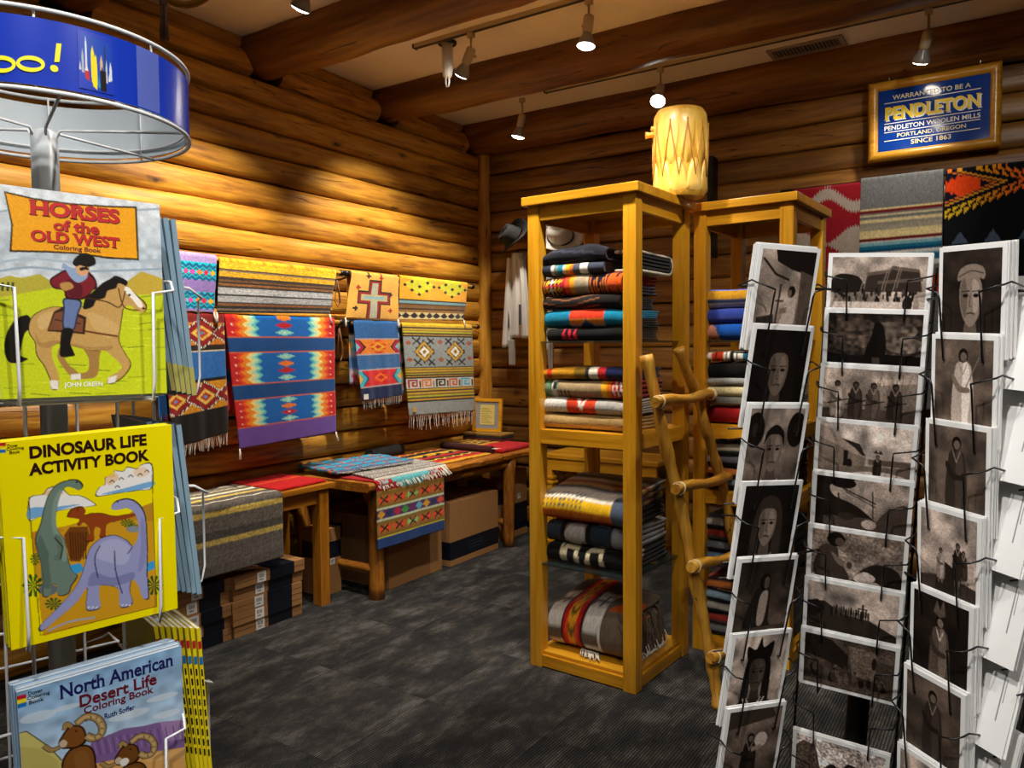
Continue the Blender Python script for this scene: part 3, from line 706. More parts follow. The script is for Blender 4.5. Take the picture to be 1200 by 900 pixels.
def lettering(parent, s, mat, place, size=None, width=None, height=None, align='c', bold=0., serif=0., spacing=1., name='lettering', wobble=0):
    """place(x, y) maps text coordinates in metres to the surface; width/height fit the bounding box"""
    V, Fs = text_polys(s, bold, serif, spacing)
    lo, hi = V.min(0), V.max(0); V = V-lo; ext = hi-lo
    sx = (width/ext[0]) if width else size; sy = (height/ext[1]) if height else (sx if size is None else size)
    V = V*np.array([sx, sy]); W = ext[0]*sx; Hh = ext[1]*sy
    V[:, 0] -= {'c': W/2, 'l': 0, 'r': W}[align]; V[:, 1] -= Hh/2
    m = MB(); m.add([place(float(x), float(y)) for x, y in V], Fs)
    return m.build(name, mat, parent)

# ---- a small painter for flat print (covers, photographs)
class Canvas:
    def __init__(s, w, h, bg, ss=2):
        s.ss = ss; s.w, s.h = w*ss, h*ss; s.a = np.empty((s.h, s.w, 3)); s.a[:] = H(bg) if isinstance(bg, str) else bg
        s.T = None; s.rng = np.random.default_rng(3)
        yy, xx = np.mgrid[0:s.h, 0:s.w]; s.X = (xx+.5)/s.w; s.Y = (yy+.5)/s.h
    def frame(s, quad):                                   # user coordinates: the cover's corners TL TR BR BL in crop pixels
        A = []; b = []
        for (x, y), (u, v) in zip(quad, ((0, 0), (1, 0), (1, 1), (0, 1))):
            A += [[x, y, 1, 0, 0, 0, -u*x, -u*y], [0, 0, 0, x, y, 1, -v*x, -v*y]]; b += [u, v]
        hh = np.linalg.solve(np.array(A, float), np.array(b, float)); s.T = np.append(hh, 1).reshape(3, 3); return s
    def m(s, pts):
        p = np.array(pts, float)
        if s.T is not None:
            q = np.c_[p, np.ones(len(p))] @ s.T.T; p = q[:, :2]/q[:, 2:]
        return p
    def poly(s, pts, c, smooth=False, raw=False, alpha=1.):
        if smooth: pts = curve(pts, True)
        p = np.array(pts, float) if raw else s.m(pts)
        x = p[:, 0]*s.w; y = p[:, 1]*s.h
        x0, x1 = max(0, int(x.min())), min(s.w, int(x.max())+2); y0, y1 = max(0, int(y.min())), min(s.h, int(y.max())+2)
        if x1 <= x0 or y1 <= y0: return s
        gx = np.arange(x0, x1)+.5; gy = np.arange(y0, y1)+.5; ins = np.zeros((len(gy), len(gx)), bool)
        j = len(x)-1
        for i in range(len(x)):
            if y[i] != y[j]:
                hit = (y[i] > gy) != (y[j] > gy); xc = (x[j]-x[i])*(gy-y[i])/(y[j]-y[i])+x[i]
                ins ^= hit[:, None] & (gx[None] < xc[:, None])
            j = i
        r = s.a[y0:y1, x0:x1]; r[ins] = r[ins]*(1-alpha)+(H(c) if isinstance(c, str) else np.array(c))*alpha
        return s
    def line(s, pts, wd, c, smooth=False):
        if smooth: pts = curve(pts, False)
        p = s.m(pts)*np.array([s.w, s.h]); k = wd*s.ss/2
        for a, b in zip(p[:-1], p[1:]):
            d = b-a; L = np.hypot(*d)
            if L < 1e-6: continue
            d = d/L*k; n = np.array([-d[1], d[0]]); q = np.array([a+n-d*.5, b+n+d*.5, b-n+d*.5, a-n-d*.5])/np.array([s.w, s.h]); s.poly(q, c, raw=True)
        return s
    def ell(s, cx, cy, rx, ry, c, rot=0, alpha=1.):
        t = np.linspace(0, 2*np.pi, 28, endpoint=False); X = rx*np.cos(t); Y = ry*np.sin(t); cr, sr = math.cos(rot), math.sin(rot)
        return s.poly(np.c_[cx+X*cr-Y*sr, cy+X*sr+Y*cr], c, alpha=alpha)
    def vgrad(s, c0, c1, y0=0., y1=1.):
        t = np.clip((s.Y-y0)/(y1-y0), 0, 1)[..., None]; m = (s.Y >= y0) & (s.Y <= y1); s.a[m] = (H(c0)*(1-t)+H(c1)*t)[m]; return s
    def grain(s, amt, k=1, mask=None):
        g = s.rng.random((s.h//k+3, s.w//k+3)); yy = np.arange(s.h)/k; xx = np.arange(s.w)/k
        y0 = yy.astype(int); x0 = xx.astype(int); fy = yy-y0; fx = xx-x0; fy = (fy*fy*(3-2*fy))[:, None]; fx = (fx*fx*(3-2*fx))[None]
        g = (g[y0][:, x0]*(1-fx)+g[y0][:, x0+1]*fx)*(1-fy)+(g[y0+1][:, x0]*(1-fx)+g[y0+1][:, x0+1]*fx)*fy
        f = 1+amt*(g-g.mean())[..., None]*2
        s.a = np.clip(s.a*(f if mask is None else np.where(mask[..., None], f, 1)), 0, 1); return s
    def out(s):
        h, w = s.h//s.ss, s.w//s.ss; return s.a.reshape(h, s.ss, w, s.ss, 3).mean((1, 3))
def curve(pts, closed, n=6):
    p = np.array(pts, float); m = len(p); out = []
    for i in range(m if closed else m-1):
        if closed: a, b, c, d = p[i-1], p[i], p[(i+1) % m], p[(i+2) % m]
        else: a, b, c, d = p[max(i-1, 0)], p[i], p[i+1], p[min(i+2, m-1)]
        for k in range(n):
            t = k/n; out.append(.5*((2*b)+(c-a)*t+(2*a-5*b+4*c-d)*t*t+(3*b-3*c+d-a)*t**3))
    if not closed: out.append(p[-1])
    return np.array(out)
def print_sheet(name, img, w, h, mat, parent, y=0.):
    """a printed face: image rows run from the top; local x right, z up, facing -y, centred"""
    ih, iw = img.shape[:2]; V, U = np.meshgrid(np.linspace(h/2, -h/2, ih), np.linspace(-w/2, w/2, iw), indexing='ij')
    P = np.stack([U, np.full_like(U, y), V], -1)
    return link(name, grid_mesh(name, P, img, smooth=False), mat, parent)
# ================================================================ rugs on the left wall
PXF = -3.71
RX = PXF-.022
def wall_rod(label, pa, pb, z):
    a = onX(pa[0], pa[1], RX); b = onX(pb[0], pb[1], RX); y0, y1 = a.y, b.y
    t = thing('rug_rod', label, 'rod', (RX, (y0+y1)/2, z)); w = (y1-y0)/2
    MB().tube([(0, -w, 0), (0, w, 0)], .0145, 12).build('pole', M_RUST[1], t)
    for s in (-1, 1):
        MB().lathe([(.001, -.02), (.018, -.018), (.021, 0), (.018, .018), (.001, .022)], 14, (0, s*w, 0), (0, s, 0)).build('finial', M_BLACK, t)
        MB().tube([(0, s*(w-.06), -.002), (-.12, s*(w-.06), -.03), (-.232, s*(w-.06), -.03)], .007, 8).build('bracket', M_BLACK, t)
    return t
RUGS = [
 ('fringed_rug', 'turquoise and lilac zigzag rug on the upper rod, beside the book rack', [(205, 292), (254, 299.5), (250, 366), (203, 363)], pat_cyan, None, .25, 21),
 ('striped_rug', 'yellow, brown and grey striped rug hanging above the big blue rug', [(257, 300), (394, 316.5), (387, 368), (254, 366)], pat_stripe_yellow, None, .25, 22),
 ('cross_rug', 'tan rug with one dark red stepped cross on the upper rod', [(412, 317), (467, 322.5), (466, 374), (405, 372)], pat_cross, None, .22, 23),
 ('ochre_rug', 'ochre rug with green diamonds and a black zigzag hem', [(469, 323), (548, 330), (544, 375), (466, 374)], pat_ochre, None, .22, 24),
 ('zapotec_rug', 'rust, red and blue stepped-diamond rug half hidden behind the book rack', [(188, 363.5), (262, 367), (268, 506), (202, 526)], (lambda U, V: np.where((V > .765)[..., None], H('#1a1310'), pat_red_blue(U, np.clip(V/.765, 0, 1)))), (36, .07, 'f'), .6, 25),
 ('zapotec_rug', 'large bright blue rug with red and orange flames and a purple hem', [(263, 367), (392, 372.5), (394, 506), (281, 526)], pat_blue_big, None, .55, 26),
 ('zapotec_rug', 'narrow blue rug with orange and red bands and a navy fringed hem', [(414, 373.5), (466, 377), (471, 463), (424, 470)], pat_blue_orange, (22, .06, 'f'), .42, 27),
 ('zapotec_rug', 'grey rug with two diamonds, yellow stripes and long pale fringe', [(471, 377), (553, 381), (556, 481), (479, 487)], pat_grey_key, (42, .11, 'f'), .5, 28),
]
tops = {}
for nm, lb, cn, pt, fr, bk, sd in RUGS:
    t, rz_, fr_ = hanging_rug(nm, lb, 'rug', cn, pt, PXF, back=bk, group='rugs hung on wall rods', fr=(fr[0], fr[1], M_FRINGE) if fr else None, seed=sd)
    tops.setdefault('u' if cn[0][1] < 340 else 'l', []).append(rz_)
for px, py, c_, lb_ in ((429, 465, '#d8d4cc', 'white price tag'), (486, 480, '#b89a5c', 'tan price tag')):      # tags tied to two of the rugs
    host = [o for o in bpy.data.objects if o.parent is None and o.get('label', '').startswith('narrow blue rug' if px < 450 else 'grey rug with two')][0]
    q = onX(px, py, PXF+.016)-host.location
    o = MB().box((q.x, q.y-.022, q.z-.018), (q.x+.002, q.y+.022, q.z+.018)).build('price_tag', plain('tag%d' % px, c_, rough=.7), host); o['label'] = lb_
zu = sum(tops['u'])/4; zl = sum(tops['l'])/4
wall_rod('upper rug rod carrying the striped yellow rug', (150, 294), (400, 317), zu)
wall_rod('upper rug rod carrying the cross rug, in the corner', (406, 317), (553, 331), zu)
wall_rod('lower rug rod carrying the big blue rug', (150, 363), (399, 374), zl)
wall_rod('lower rug rod carrying the grey diamond rug', (407, 375), (559, 382), zl)
# leather strap loops hanging from the rod ends
for px, py, L, lb in ((397, 332, .16, 'brown leather strap loop hanging from the upper rod end'), (400, 388, .2, 'brown leather strap loop hanging from the lower rod end')):
    p = onX(px, py, PXF); t = thing('leather_strap', lb, 'strap', (RX, p.y, p.z-L))
    MB().tube([(0, 0, L+.02), (.012, .012, L*.6), (.014, .016, L*.25), (.006, .004, .004), (-.004, -.012, L*.25), (0, -.01, L*.6), (0, 0, L+.02)], .009, 6, ry=.002).build('strap', plain('leather_'+str(px), '#6a4420', rough=.5), t)

# ================================================================ tables along the left wall
TZ = .745
t = thing('oak_table', 'plain oak table with square legs under the red and grey rugs', 'table', (-3.685, 2.4, 0))
hx, y0, y1 = .23, -1.3, .885
MB().box((-hx-.01, y0, TZ-.032), (hx, y1, TZ), bev=.004).build('table_top', M_TAB[1], t)
for x in (-hx+.05, hx-.055):
    for yy in (y0+.08, y1-.075): MB().box((x-.036, yy-.036, 0), (x+.036, yy+.036, TZ-.032), bev=.003).build('leg', M_TAB[2], t)
for x in (-hx+.05, hx-.055): MB().box((x-.012, y0+.1, TZ-.12), (x+.012, y1-.1, TZ-.032)).build('apron', M_TAB[1], t)
MB().box((-hx+.08, y1-.09, TZ-.12), (hx-.08, y1-.066, TZ-.032)).build('apron', M_TAB[0], t)

t = thing('log_table', 'rustic slab table on peeled log legs, in the corner under the fringed rugs', 'table', (-3.56, 4.32, 0))
x0, x1, y0, y1 = -.37, .335, -.99, 1.06
n = 26; m = MB(); vs = []
for i in range(n):
    yy = y0+(y1-y0)*i/(n-1); e = .012*math.sin(i*.9)+.008*math.sin(i*2.3+1)
    for x, z in ((x0, TZ), (x1-.008+e, TZ), (x1+.004+e, TZ-.014), (x1+e, TZ-.04), (x1-.014+e, TZ-.055), (x0, TZ-.055)): vs.append((x, yy, z))
fs = [(i*6+k, i*6+(k+1) % 6, (i+1)*6+(k+1) % 6, (i+1)*6+k) for i in range(n-1) for k in range(6)]+[tuple(range(6))[::-1], tuple((n-1)*6+k for k in range(6))]
m.add(vs, fs); m.build('table_top', M_SLAB[1], t)
for k, (x, yy) in enumerate(((.335-.07, -.85), (.27, .63), (-.30, -.92), (-.30, .63))):
    o = link('leg', log_mesh('leg', TZ-.055, .05 if k == 0 else .046, 2, 500+k, bump=.005, bend=.004, taper=.1), M_SLAB[2], t); o.location = (x, yy, (TZ-.055)/2)
for yy in (-.87, .63):
    o = link('stretcher', log_mesh('stretcher', .56, .024, 0, 520, bump=.003, bend=.005), M_SLAB[0], t); o.location = (-.02, yy, .19)
for x in (.26, -.3):
    o = link('rail', log_mesh('rail', 1.55, .03, 1, 530, bump=.003, bend=.005), M_SLAB[1], t); o.location = (x, -.145, TZ-.09)

# ---- rugs lying on the tables (heights from the table top)
Z1 = TZ+.002
flat_rug('folded_rug', 'grey and yellow striped rug draped over the front of the oak table', 'rug', None, Z1, pat_grey_stripe, .010, hang=.37, seed=31,
         world=[(-3.86, 2.10), (-3.86, 2.86), (-3.455, 2.86), (-3.455, 2.10)], res=(80, 110))
flat_rug('red_rug', 'plain bright red rug lying on the end of the oak table', 'rug', None, Z1, pat_red, .014, seed=32, world=[(-3.93, 2.88), (-3.93, 3.26), (-3.50, 3.25), (-3.48, 2.88)], fr=(26, .05, 'far'))
flat_rug('runner_rug', 'multicoloured runner with orange crosses and navy hem hanging over the log table front', 'rug', None, Z1, (lambda U, V: pat_runner(U, np.clip((V-.44)/.56, 0, 1))), .007, hang=.42, seed=33,
         world=[(-3.62, 3.38), (-3.62, 4.02), (-3.223, 4.02), (-3.223, 3.38)], res=(110, 120))
kt, kp = flat_rug('knitted_rug', 'pale grey knitted rug with white fringe, under the blue folded rug', 'rug', None, Z1+.01, pat_knit, .012, seed=34, world=[(-3.84, 3.56), (-3.62, 4.16), (-3.235, 4.09), (-3.245, 3.40)])
fringe(kt, [Vector(kp[-1, int(q*(kp.shape[1]-1)/5)])-kt.location+Vector((0, 0, .008)) for q in range(6)], (.6, 0, -.75), 120, .085, M_FRINGE, r=.0034, seed=8, jit=.5)
flat_rug('blue_rug', 'blue and turquoise folded rug with white fringe on the log table', 'rug', None, Z1+.028, pat_blue_fold, .020, seed=35, world=[(-3.92, 3.40), (-3.86, 4.08), (-3.42, 3.98), (-3.50, 3.34)], fr=(30, .06, 'near'), amp=.006)
flat_rug('red_rug', 'red, black and yellow zigzag rug lying along the middle of the log table', 'rug', None, Z1, pat_redyellow, .010, seed=36, world=[(-3.92, 4.14), (-3.92, 4.78), (-3.31, 4.74), (-3.31, 4.14)])
flat_rug('red_rug', 'red rug with a yellow key border at the far end of the log table', 'rug', None, Z1, pat_red_key, .03, seed=37, world=[(-3.9, 4.86), (-3.9, 5.34), (-3.29, 5.3), (-3.27, 4.84)])
t = thing('rolled_rug', 'dark rolled rug lying against the wall behind the blue folded rug', 'rug', (-3.88, 4.2, Z1))
MB().tube([(0, -.18, .045), (.0, .16, .045)], .045, 14).build('cloth', plain('black_wool', '#191614', rough=.95, var=.2), t)
t = thing('rolled_rug', 'black and red rolled rug lying across the log table', 'rug', (-3.58, 4.81, Z1))
me = MB(); me.tube([(-.26, .0, .03), (.0, -.01, .03), (.25, -.02, .03)], .028, 14); me.build('cloth', plain('darkred_wool', '#3a0d0c', rough=.95, var=.3), t)
fringe(t, [(.25, -.03, .04), (.25, .0, .04)], (1, 0, 0), 8, .05, M_FRINGE)

# ---- framed certificate
p = onY(570.5, 503, 5.34); ztop = onY(571, 467, 5.34).z; zb = onY(571, 506, 5.34).z
hgt = ztop-zb; wdt = .275
t = thing('picture_frame', 'small wooden frame with a yellowed paper, standing on the far table end', 'picture frame', (p.x, 5.34, zb)); t.rotation_euler = (math.radians(-6), 0, math.radians(8))
m = MB(); f = .028; w2 = wdt/2
for lo, hi in (((-w2, -.012, 0), (w2, .012, f)), ((-w2, -.012, hgt-f), (w2, .012, hgt)), ((-w2, -.012, f), (-w2+f, .012, hgt-f)), ((w2-f, -.012, f), (w2, .012, hgt-f))): m.box(lo, hi)
m.build('frame', M_OAK[0], t)
MB().box((-w2+f, -.004, f), (w2-f, .004, hgt-f)).build('mat_board', plain('grey_matboard', '#8d8f8c', rough=.8), t)
MB().box((-.068, -.006, .06), (.068, -.0035, hgt-.055)).build('paper', plain('yellow_paper', '#d6c26a', rough=.8), t)
m = MB()
for k in range(9): m.box((-.055, -.0068, .075+k*.0155), (.05-.02*(k % 3), -.006, .0785+k*.0155))
m.build('text_lines', plain('paper_ink', '#8a7a40', rough=.8), t)
t = thing('rug_pile', 'flat pile of folded rugs under the small picture frame', 'rug', (p.x+.02, 5.33, Z1+.03))
cols = ('#5a2018', '#2a2420', '#8a6a2a')
zz = 0
hz = max(.02, zb-Z1-.03)/3
for k in range(3): MB().box((-.2, -.09, zz), (.2, .1, zz+hz-.002), bev=.006).build('folded_layer', plain('pile%d' % k, cols[k], rough=.95, var=.3), t); zz += hz

# ---- cartons under the tables
M_LABEL_INK = plain('label_ink', '#2a2a2a', rough=.8)
def carton(label, x1, y0, y1, z0, h, depth=.3, band=(.5, .8), lab=None, group='cartons under the tables', hband=None, jig=0., lid=True):
    """long side faces the room (+x); band = navy wrap as fractions of the length; lab = (fraction, height fraction)"""
    t = thing('cardboard_box', label, 'box', (x1, (y0+y1)/2, z0), jig, group); w = (y1-y0)/2
    MB().box((-depth, -w, 0), (0, w, h), bev=.002).build('body', M_CARD, t)
    if hband:
        MB().box((-depth-.001, -w-.001, h*hband[0]), (.001, w+.001, h*hband[1])).build('printed_band', M_NAVY, t)
        m = MB()
        for k in range(3): m.box((.001, -w*.3, h*(hband[0]+(hband[1]-hband[0])*(.3+.18*k))), (.0016, w*.35, h*(hband[0]+(hband[1]-hband[0])*(.36+.18*k))))
        m.build('band_print', plain('band_ink', '#232c3c', rough=.6) if 'band_ink' not in MATS else MATS['band_ink'], t)
    elif band:
        MB().box((-depth-.001, -w+2*w*band[0], -.0005), (.001, -w+2*w*band[1], h+.0008)).build('printed_band', M_NAVY, t)
    if lid: MB().box((-.0005, -w+.002, h*.5-.001), (.0008, w-.002, h*.5+.001)).build('lid_seam', plain('seam_brown', '#5c3d20', rough=.9) if 'seam_brown' not in MATS else MATS['seam_brown'], t)
    if lab:
        yc, zc = -w+2*w*lab[0], h*lab[1]; a = lab[2] if len(lab) > 2 else min(.03, h*.45)
        o = MB().box((.001, yc-a*1.0, zc-a), (.0022, yc+a*1.0, zc+a)).build('label', M_WHITE, t)
        m = MB(); 
        for k in range(5): m.box((.0022, yc-a*.6+k*a*.25, zc-a*.1), (.0027, yc-a*.6+k*a*.25+a*.11, zc+a*.6))
        m.box((.0022, yc-a*.5, zc-a*.55), (.0027, yc+a*.3, zc-a*.4)); m.build('barcode', M_LABEL_INK, o)
    return t
ords = ('bottom', 'second from the floor', 'third from the floor', 'fourth from the floor', 'top')
for s, (ya, yb, xx) in enumerate(((onX(277, 735, -3.47).y, onX(357, 712, -3.47).y, -3.47), (onX(204, 765, -3.49).y, onX(274, 738, -3.49).y, -3.49))):
    for k in range(5):
        j = random.uniform(-.02, .02)
        carton('flat brown box, navy band, %s in stack %s' % (ords[k], 'by the table leg' if s == 0 else 'by the book rack'), xx+random.uniform(-.015, .01), ya+j, yb+j, k*.0665, .065, .28, (.48, .84), (.36, .5), jig=random.uniform(-.02, .02))
# standing cartons further back, their feet read off the floor
def carton_px(label, bl, br, top, depth=.32, **kw):
    a, b = onZ(*bl, 0), onZ(*br, 0); x = (a.x+b.x)/2; y0 = onX(bl[0], bl[1], x).y; y1 = onX(br[0], br[1], x).y; h = onX((bl[0]+br[0])/2, top, x).z
    return carton(label, x, y0, y1, 0, h, depth, **kw)
carton_px('large brown carton with a low navy band between the log legs', (528, 664), (584, 643), 582, .42, hband=(.1, .38), lid=False)
carton_px('large plain brown carton behind the hanging runner rug', (456, 691), (518, 667), 600, .42, band=None, lid=False)
carton('tall brown carton with a navy band and label just behind the oak table leg', -3.60, 3.31, 3.46, 0, .42, .19, None, (.5, .5, .02), hband=(.55, .8), lid=False)
carton('narrow carton with a white label standing behind the near log leg', -3.77, 3.60, 3.76, 0, .46, .13, None, (.55, .55, .02), hband=(.62, .85), lid=False)
carton('small carton with two labels beyond the far log leg', -3.45, 5.02, 5.19, 0, .47, .3, None, (.5, .55, .022), hband=(.62, .88), lid=False)
carton('dark carton with a label at the far end of the log table', -3.42, 5.21, 5.42, 0, .55, .12, None, (.4, .6, .022), hband=(.1, .5), lid=False)
for k in range(3): carton('flat navy banded box at the back under the oak table, %s of three' % ('bottom', 'middle', 'top')[k], -3.56, 3.0, 3.13, .335+.001+k*.067, .065, .2, (.1, .6), None) if False else None

# ---- oak side desk behind the front tower
p = onZ(638, 531, .735)
t = thing('side_desk', 'oak side desk with a moulded square leg, seen through the front tower', 'desk', (p.x, p.y, 0))
MB().box((-.02, -.02, .70), (.95, .42, .735), bev=.006).build('table_top', M_OAK[0], t)
MB().box((.0, -.005, .61), (.93, .02, .70)).build('apron', M_OAK[0], t); MB().box((.0, .02, .61), (.02, .4, .70)).build('apron', M_OAK[1], t)
for x, yy in ((.035, .03), (.9, .03), (.035, .37), (.9, .37)):
    m = MB(); m.box((x-.035, yy-.035, .0), (x+.035, yy+.035, .61)); 
    for z in (.04, .50, .54): m.box((x-.045, yy-.045, z), (x+.045, yy+.045, z+.02), bev=.004)
    m.build('leg', M_OAK[2], t)

# ---- hats and shirts hung on the back wall
M_FELT_D = plain('dark_felt', '#232220', rough=.95, var=.1); M_FELT_W = plain('white_felt', '#cfccc6', rough=.95, var=.05); M_BAND = plain('hat_band', '#15130f', rough=.6)
def hat(label, p, felt, tilt):
    t = thing('cowboy_hat', label, 'hat', p); t.rotation_euler = tilt
    n = 40; vs = []; prof = [(1.0, 0), (.86, -.002), (.68, -.004), (.56, .0)]
    m = MB()
    for r, z in prof:
        for k in range(n):
            a = 2*math.pi*k/n; s = math.sin(a); rx = .19*r; ry = .155*r
            vs.append((rx*math.cos(a), ry*s, z+.055*(r**2)*s*s-.012*r*math.cos(a)**2))
    m.add(vs, [(i*n+k, i*n+(k+1) % n, (i+1)*n+(k+1) % n, (i+1)*n+k) for i in range(len(prof)-1) for k in range(n)], True)
    solidify(m.build('brim', felt, t), .005)
    vs = []; prof = [(.56, 0, 0), (.545, .04, 0), (.50, .085, 0), (.44, .115, 0), (.30, .122, .014), (.12, .112, .022), (.01, .105, .025)]
    m = MB()
    for r, z, dent in prof:
        for k in range(n):
            a = 2*math.pi*k/n; s = math.sin(a); pinch = 1-.18*max(0, math.cos(a))**2*(z/.12)
            vs.append((.19*r*math.cos(a), .155*r*s*pinch, z-dent*(1-abs(s))+.004*math.cos(a)))
    m.add(vs, [(i*n+k, i*n+(k+1) % n, (i+1)*n+(k+1) % n, (i+1)*n+k) for i in range(len(prof)-1) for k in range(n)], True); m.build('crown', felt, t)
    m = MB(); m.tube([(.108*math.cos(a), .088*math.sin(a), .012) for a in np.linspace(0, 2*math.pi, 32, endpoint=False)], .003, 6, closed=True, ry=.009); m.build('band', M_BAND, t)
    return t
M_SHIRT = plain('white_cotton', '#d5d2cc', rough=.95, var=.08, bump=.3, bscale=120); M_PANEL = plain('grey_panel', '#4a4c50', rough=.9); M_GLOVE = plain('pale_hide', '#a39c92', rough=.9, var=.2, bump=.5, bscale=60)
def shirt(label, top, L, w, seed, depth=.10):
    t = thing('white_shirt', label, 'shirt', (top.x, top.y, top.z-L)); rg = np.random.default_rng(seed)
    def drape(name, cx, z1, z0, w0, w1, d0, d1, mat, lean=0, folds=5, cy=0):
        n = 48; nz = 26; vs = []; ph = rg.uniform(0, 6.28, 3)
        for i in range(nz):
            q = i/(nz-1); z = z1+(z0-z1)*q; ww = (w0+(w1-w0)*q)/2; dd = (d0+(d1-d0)*q)/2
            for k in range(n):
                a = 2*math.pi*k/n; f = 1+.16*math.sin(a*folds+ph[0]+q*1.2)*(.3+.7*q)+.07*math.sin(a*(folds*2+1)+ph[1])
                vs.append((cx+lean*q+ww*math.cos(a)*f, cy+dd*math.sin(a)*f, z))
        fs = [(i*n+k, (i+1)*n+k, (i+1)*n+(k+1) % n, i*n+(k+1) % n) for i in range(nz-1) for k in range(n)]+[tuple(range(n)), tuple((nz-1)*n+k for k in range(n))[::-1]]
        return MB().add(vs, fs, True).build(name, mat, t)
    drape('body', .0, L, L*.25, w*.40, w*.80, depth, depth*.9, M_SHIRT)
    drape('sleeve', -w*.24, L*.96, L*.16, w*.20, w*.34, depth*.7, depth*.8, M_SHIRT, -w*.20, 3, -.03)
    drape('sleeve', w*.22, L*.96, L*.24, w*.20, w*.32, depth*.7, depth*.8, M_SHIRT, w*.18, 3, -.02)
    drape('hem_cloth', -w*.20, L*.23, 0.0, w*.26, w*.20, depth*.6, depth*.4, M_GLOVE, .0, 4, -.03)
    MB().box((-w*.40, -depth*.62, L*.34), (-w*.26, -depth*.40, L*.56)).build('patch', M_PANEL, t)
    MB().box((w*.18, -depth*.62, L*.36), (w*.26, -depth*.40, L*.54)).build('patch', M_PANEL, t)
    MB().tube([(0, 0, L-.02), (0, .0, L+.03), (0, .16, L+.05)], .006, 8).build('peg', M_BLACK, t)
YB = 5.40
hat('dark grey felt hat hanging in the log corner above a white shirt', onY(603, 279, YB-.03), M_FELT_D, (math.radians(62), math.radians(-18), math.radians(-25)))
hat('pale felt hat with dark band, seen through the front tower', onY(657, 277, YB-.03), M_FELT_W, (math.radians(66), math.radians(12), math.radians(8)))
p = onY(607, 297, YB); shirt('long white shirt with grey patches hanging in the log corner', p, p.z-onY(607, 428, YB).z, .235, 61)
p = onY(652, 297, YB); shirt('white shirt hanging behind the front tower', p, p.z-onY(652, 432, YB).z, .20, 62)
# ================================================================ folded blankets in the towers
def blanket(label, tower, x0, x1, yf, depth, z0, Hh, fn, seed, layers=3, soft=.10, group='folded blankets in the front tower', mat=None, rz=0., inner=None, nx=64, fr=None, name='folded_blanket', slope=0.):
    """nested U folds: round fold to the front (-y), open edges behind, layers show on the sides"""
    (cx, cy), r = tower; c, s = math.cos(r), math.sin(r); xm = (x0+x1)/2
    t = thing(name, label, 'blanket', (cx+xm*c-yf*s, cy+xm*s+yf*c, z0), r+rz, group)
    rg = np.random.default_rng(seed); ph = rg.uniform(0, 6.28, 8)
    tk = Hh/(2*layers); X = np.linspace(-(x1-x0)/2, (x1-x0)/2, nx); U0 = np.linspace(0, 1, nx)
    allP = []; allC = []; F = []; base = 0
    for i in range(layers):
        R = Hh/2-(i+.5)*tk; yc = Hh/2
        ang = np.linspace(-math.pi/2, math.pi/2, 15)
        yb = np.linspace(depth*(1-.03*i), yc, 9)[:-1]
        Y = np.concatenate([yb, yc-R*np.cos(ang), yb[::-1]]); Zz = np.concatenate([np.full(8, -R), R*np.sin(ang), np.full(8, R)])
        L = np.concatenate([[0], np.cumsum(np.hypot(np.diff(Y), np.diff(Zz)))]); S = L/L[-1]
        YY, UU = np.meshgrid(Y, U0, indexing='ij'); ZZ = np.repeat(Zz[:, None], nx, 1); SS = np.repeat(S[:, None], nx, 1); XX = np.repeat(X[None], len(Y), 0)
        up = (ZZ/(Hh/2)+1)/2
        dz = soft*Hh*(np.sin(UU*5+ph[0]+YY*7)*.5+np.sin(UU*11+ph[1]+i)*.25+np.sin(YY*13+ph[2]+UU*3)*.3)*up
        dy = soft*Hh*.8*(np.sin(UU*6.5+ph[3])*.5+np.sin(UU*14+ph[4]+i)*.2)*np.exp(-YY/.08)
        droop = -soft*.9*Hh*(np.abs(UU*2-1)**5)*up - slope*YY*up
        nzz = Hh/2+ZZ+dz+droop; nzz = np.maximum(nzz, tk*.45)
        P = np.stack([XX+soft*.15*Hh*np.sin(YY*9+ph[5]+i), YY+dy, nzz], -1)
        Cc = fn(UU, SS) if i == 0 else (inner or fn)(UU, SS)
        h = len(Y); idx = np.arange(h*nx).reshape(h, nx)+base; base += h*nx
        F.append(np.stack([idx[:-1, :-1], idx[:-1, 1:], idx[1:, 1:], idx[1:, :-1]], -1).reshape(-1, 4)); allP.append(P.reshape(-1, 3)); allC.append(speck(Cc, .16, seed).reshape(-1, 3))
    V = np.concatenate(allP); Fa = np.concatenate(F)
    me = bpy.data.meshes.new('cloth'); me.from_pydata(V.tolist(), [], Fa.tolist()); me.update(); me.polygons.foreach_set('use_smooth', [True]*len(Fa)); point_colors(me, np.concatenate(allC))
    o = link('cloth', me, mat or M_WOOL, t); solidify(o, tk*.78, 0)
    if fr: fr(t, (x1-x0)/2, depth, Hh)
    return t
def solid(c): return lambda U, S: bands(S, [(1, c)])
def ub(spec): return lambda U, S: bands(U, spec)
def sb(spec): return lambda U, S: bands(S, spec)
def f_navyband(U, S): return bands(U, [(.16, '#242a3c'), (.22, '#e0ddd2'), (.28, '#7c8a88'), (.35, '#147fa0'), (.40, '#d8d2b0'), (.47, '#f2b01c'), (.52, '#e8701c'), (.62, '#4a5160'), (.75, '#e2e0da'), (1, '#3d4454')])
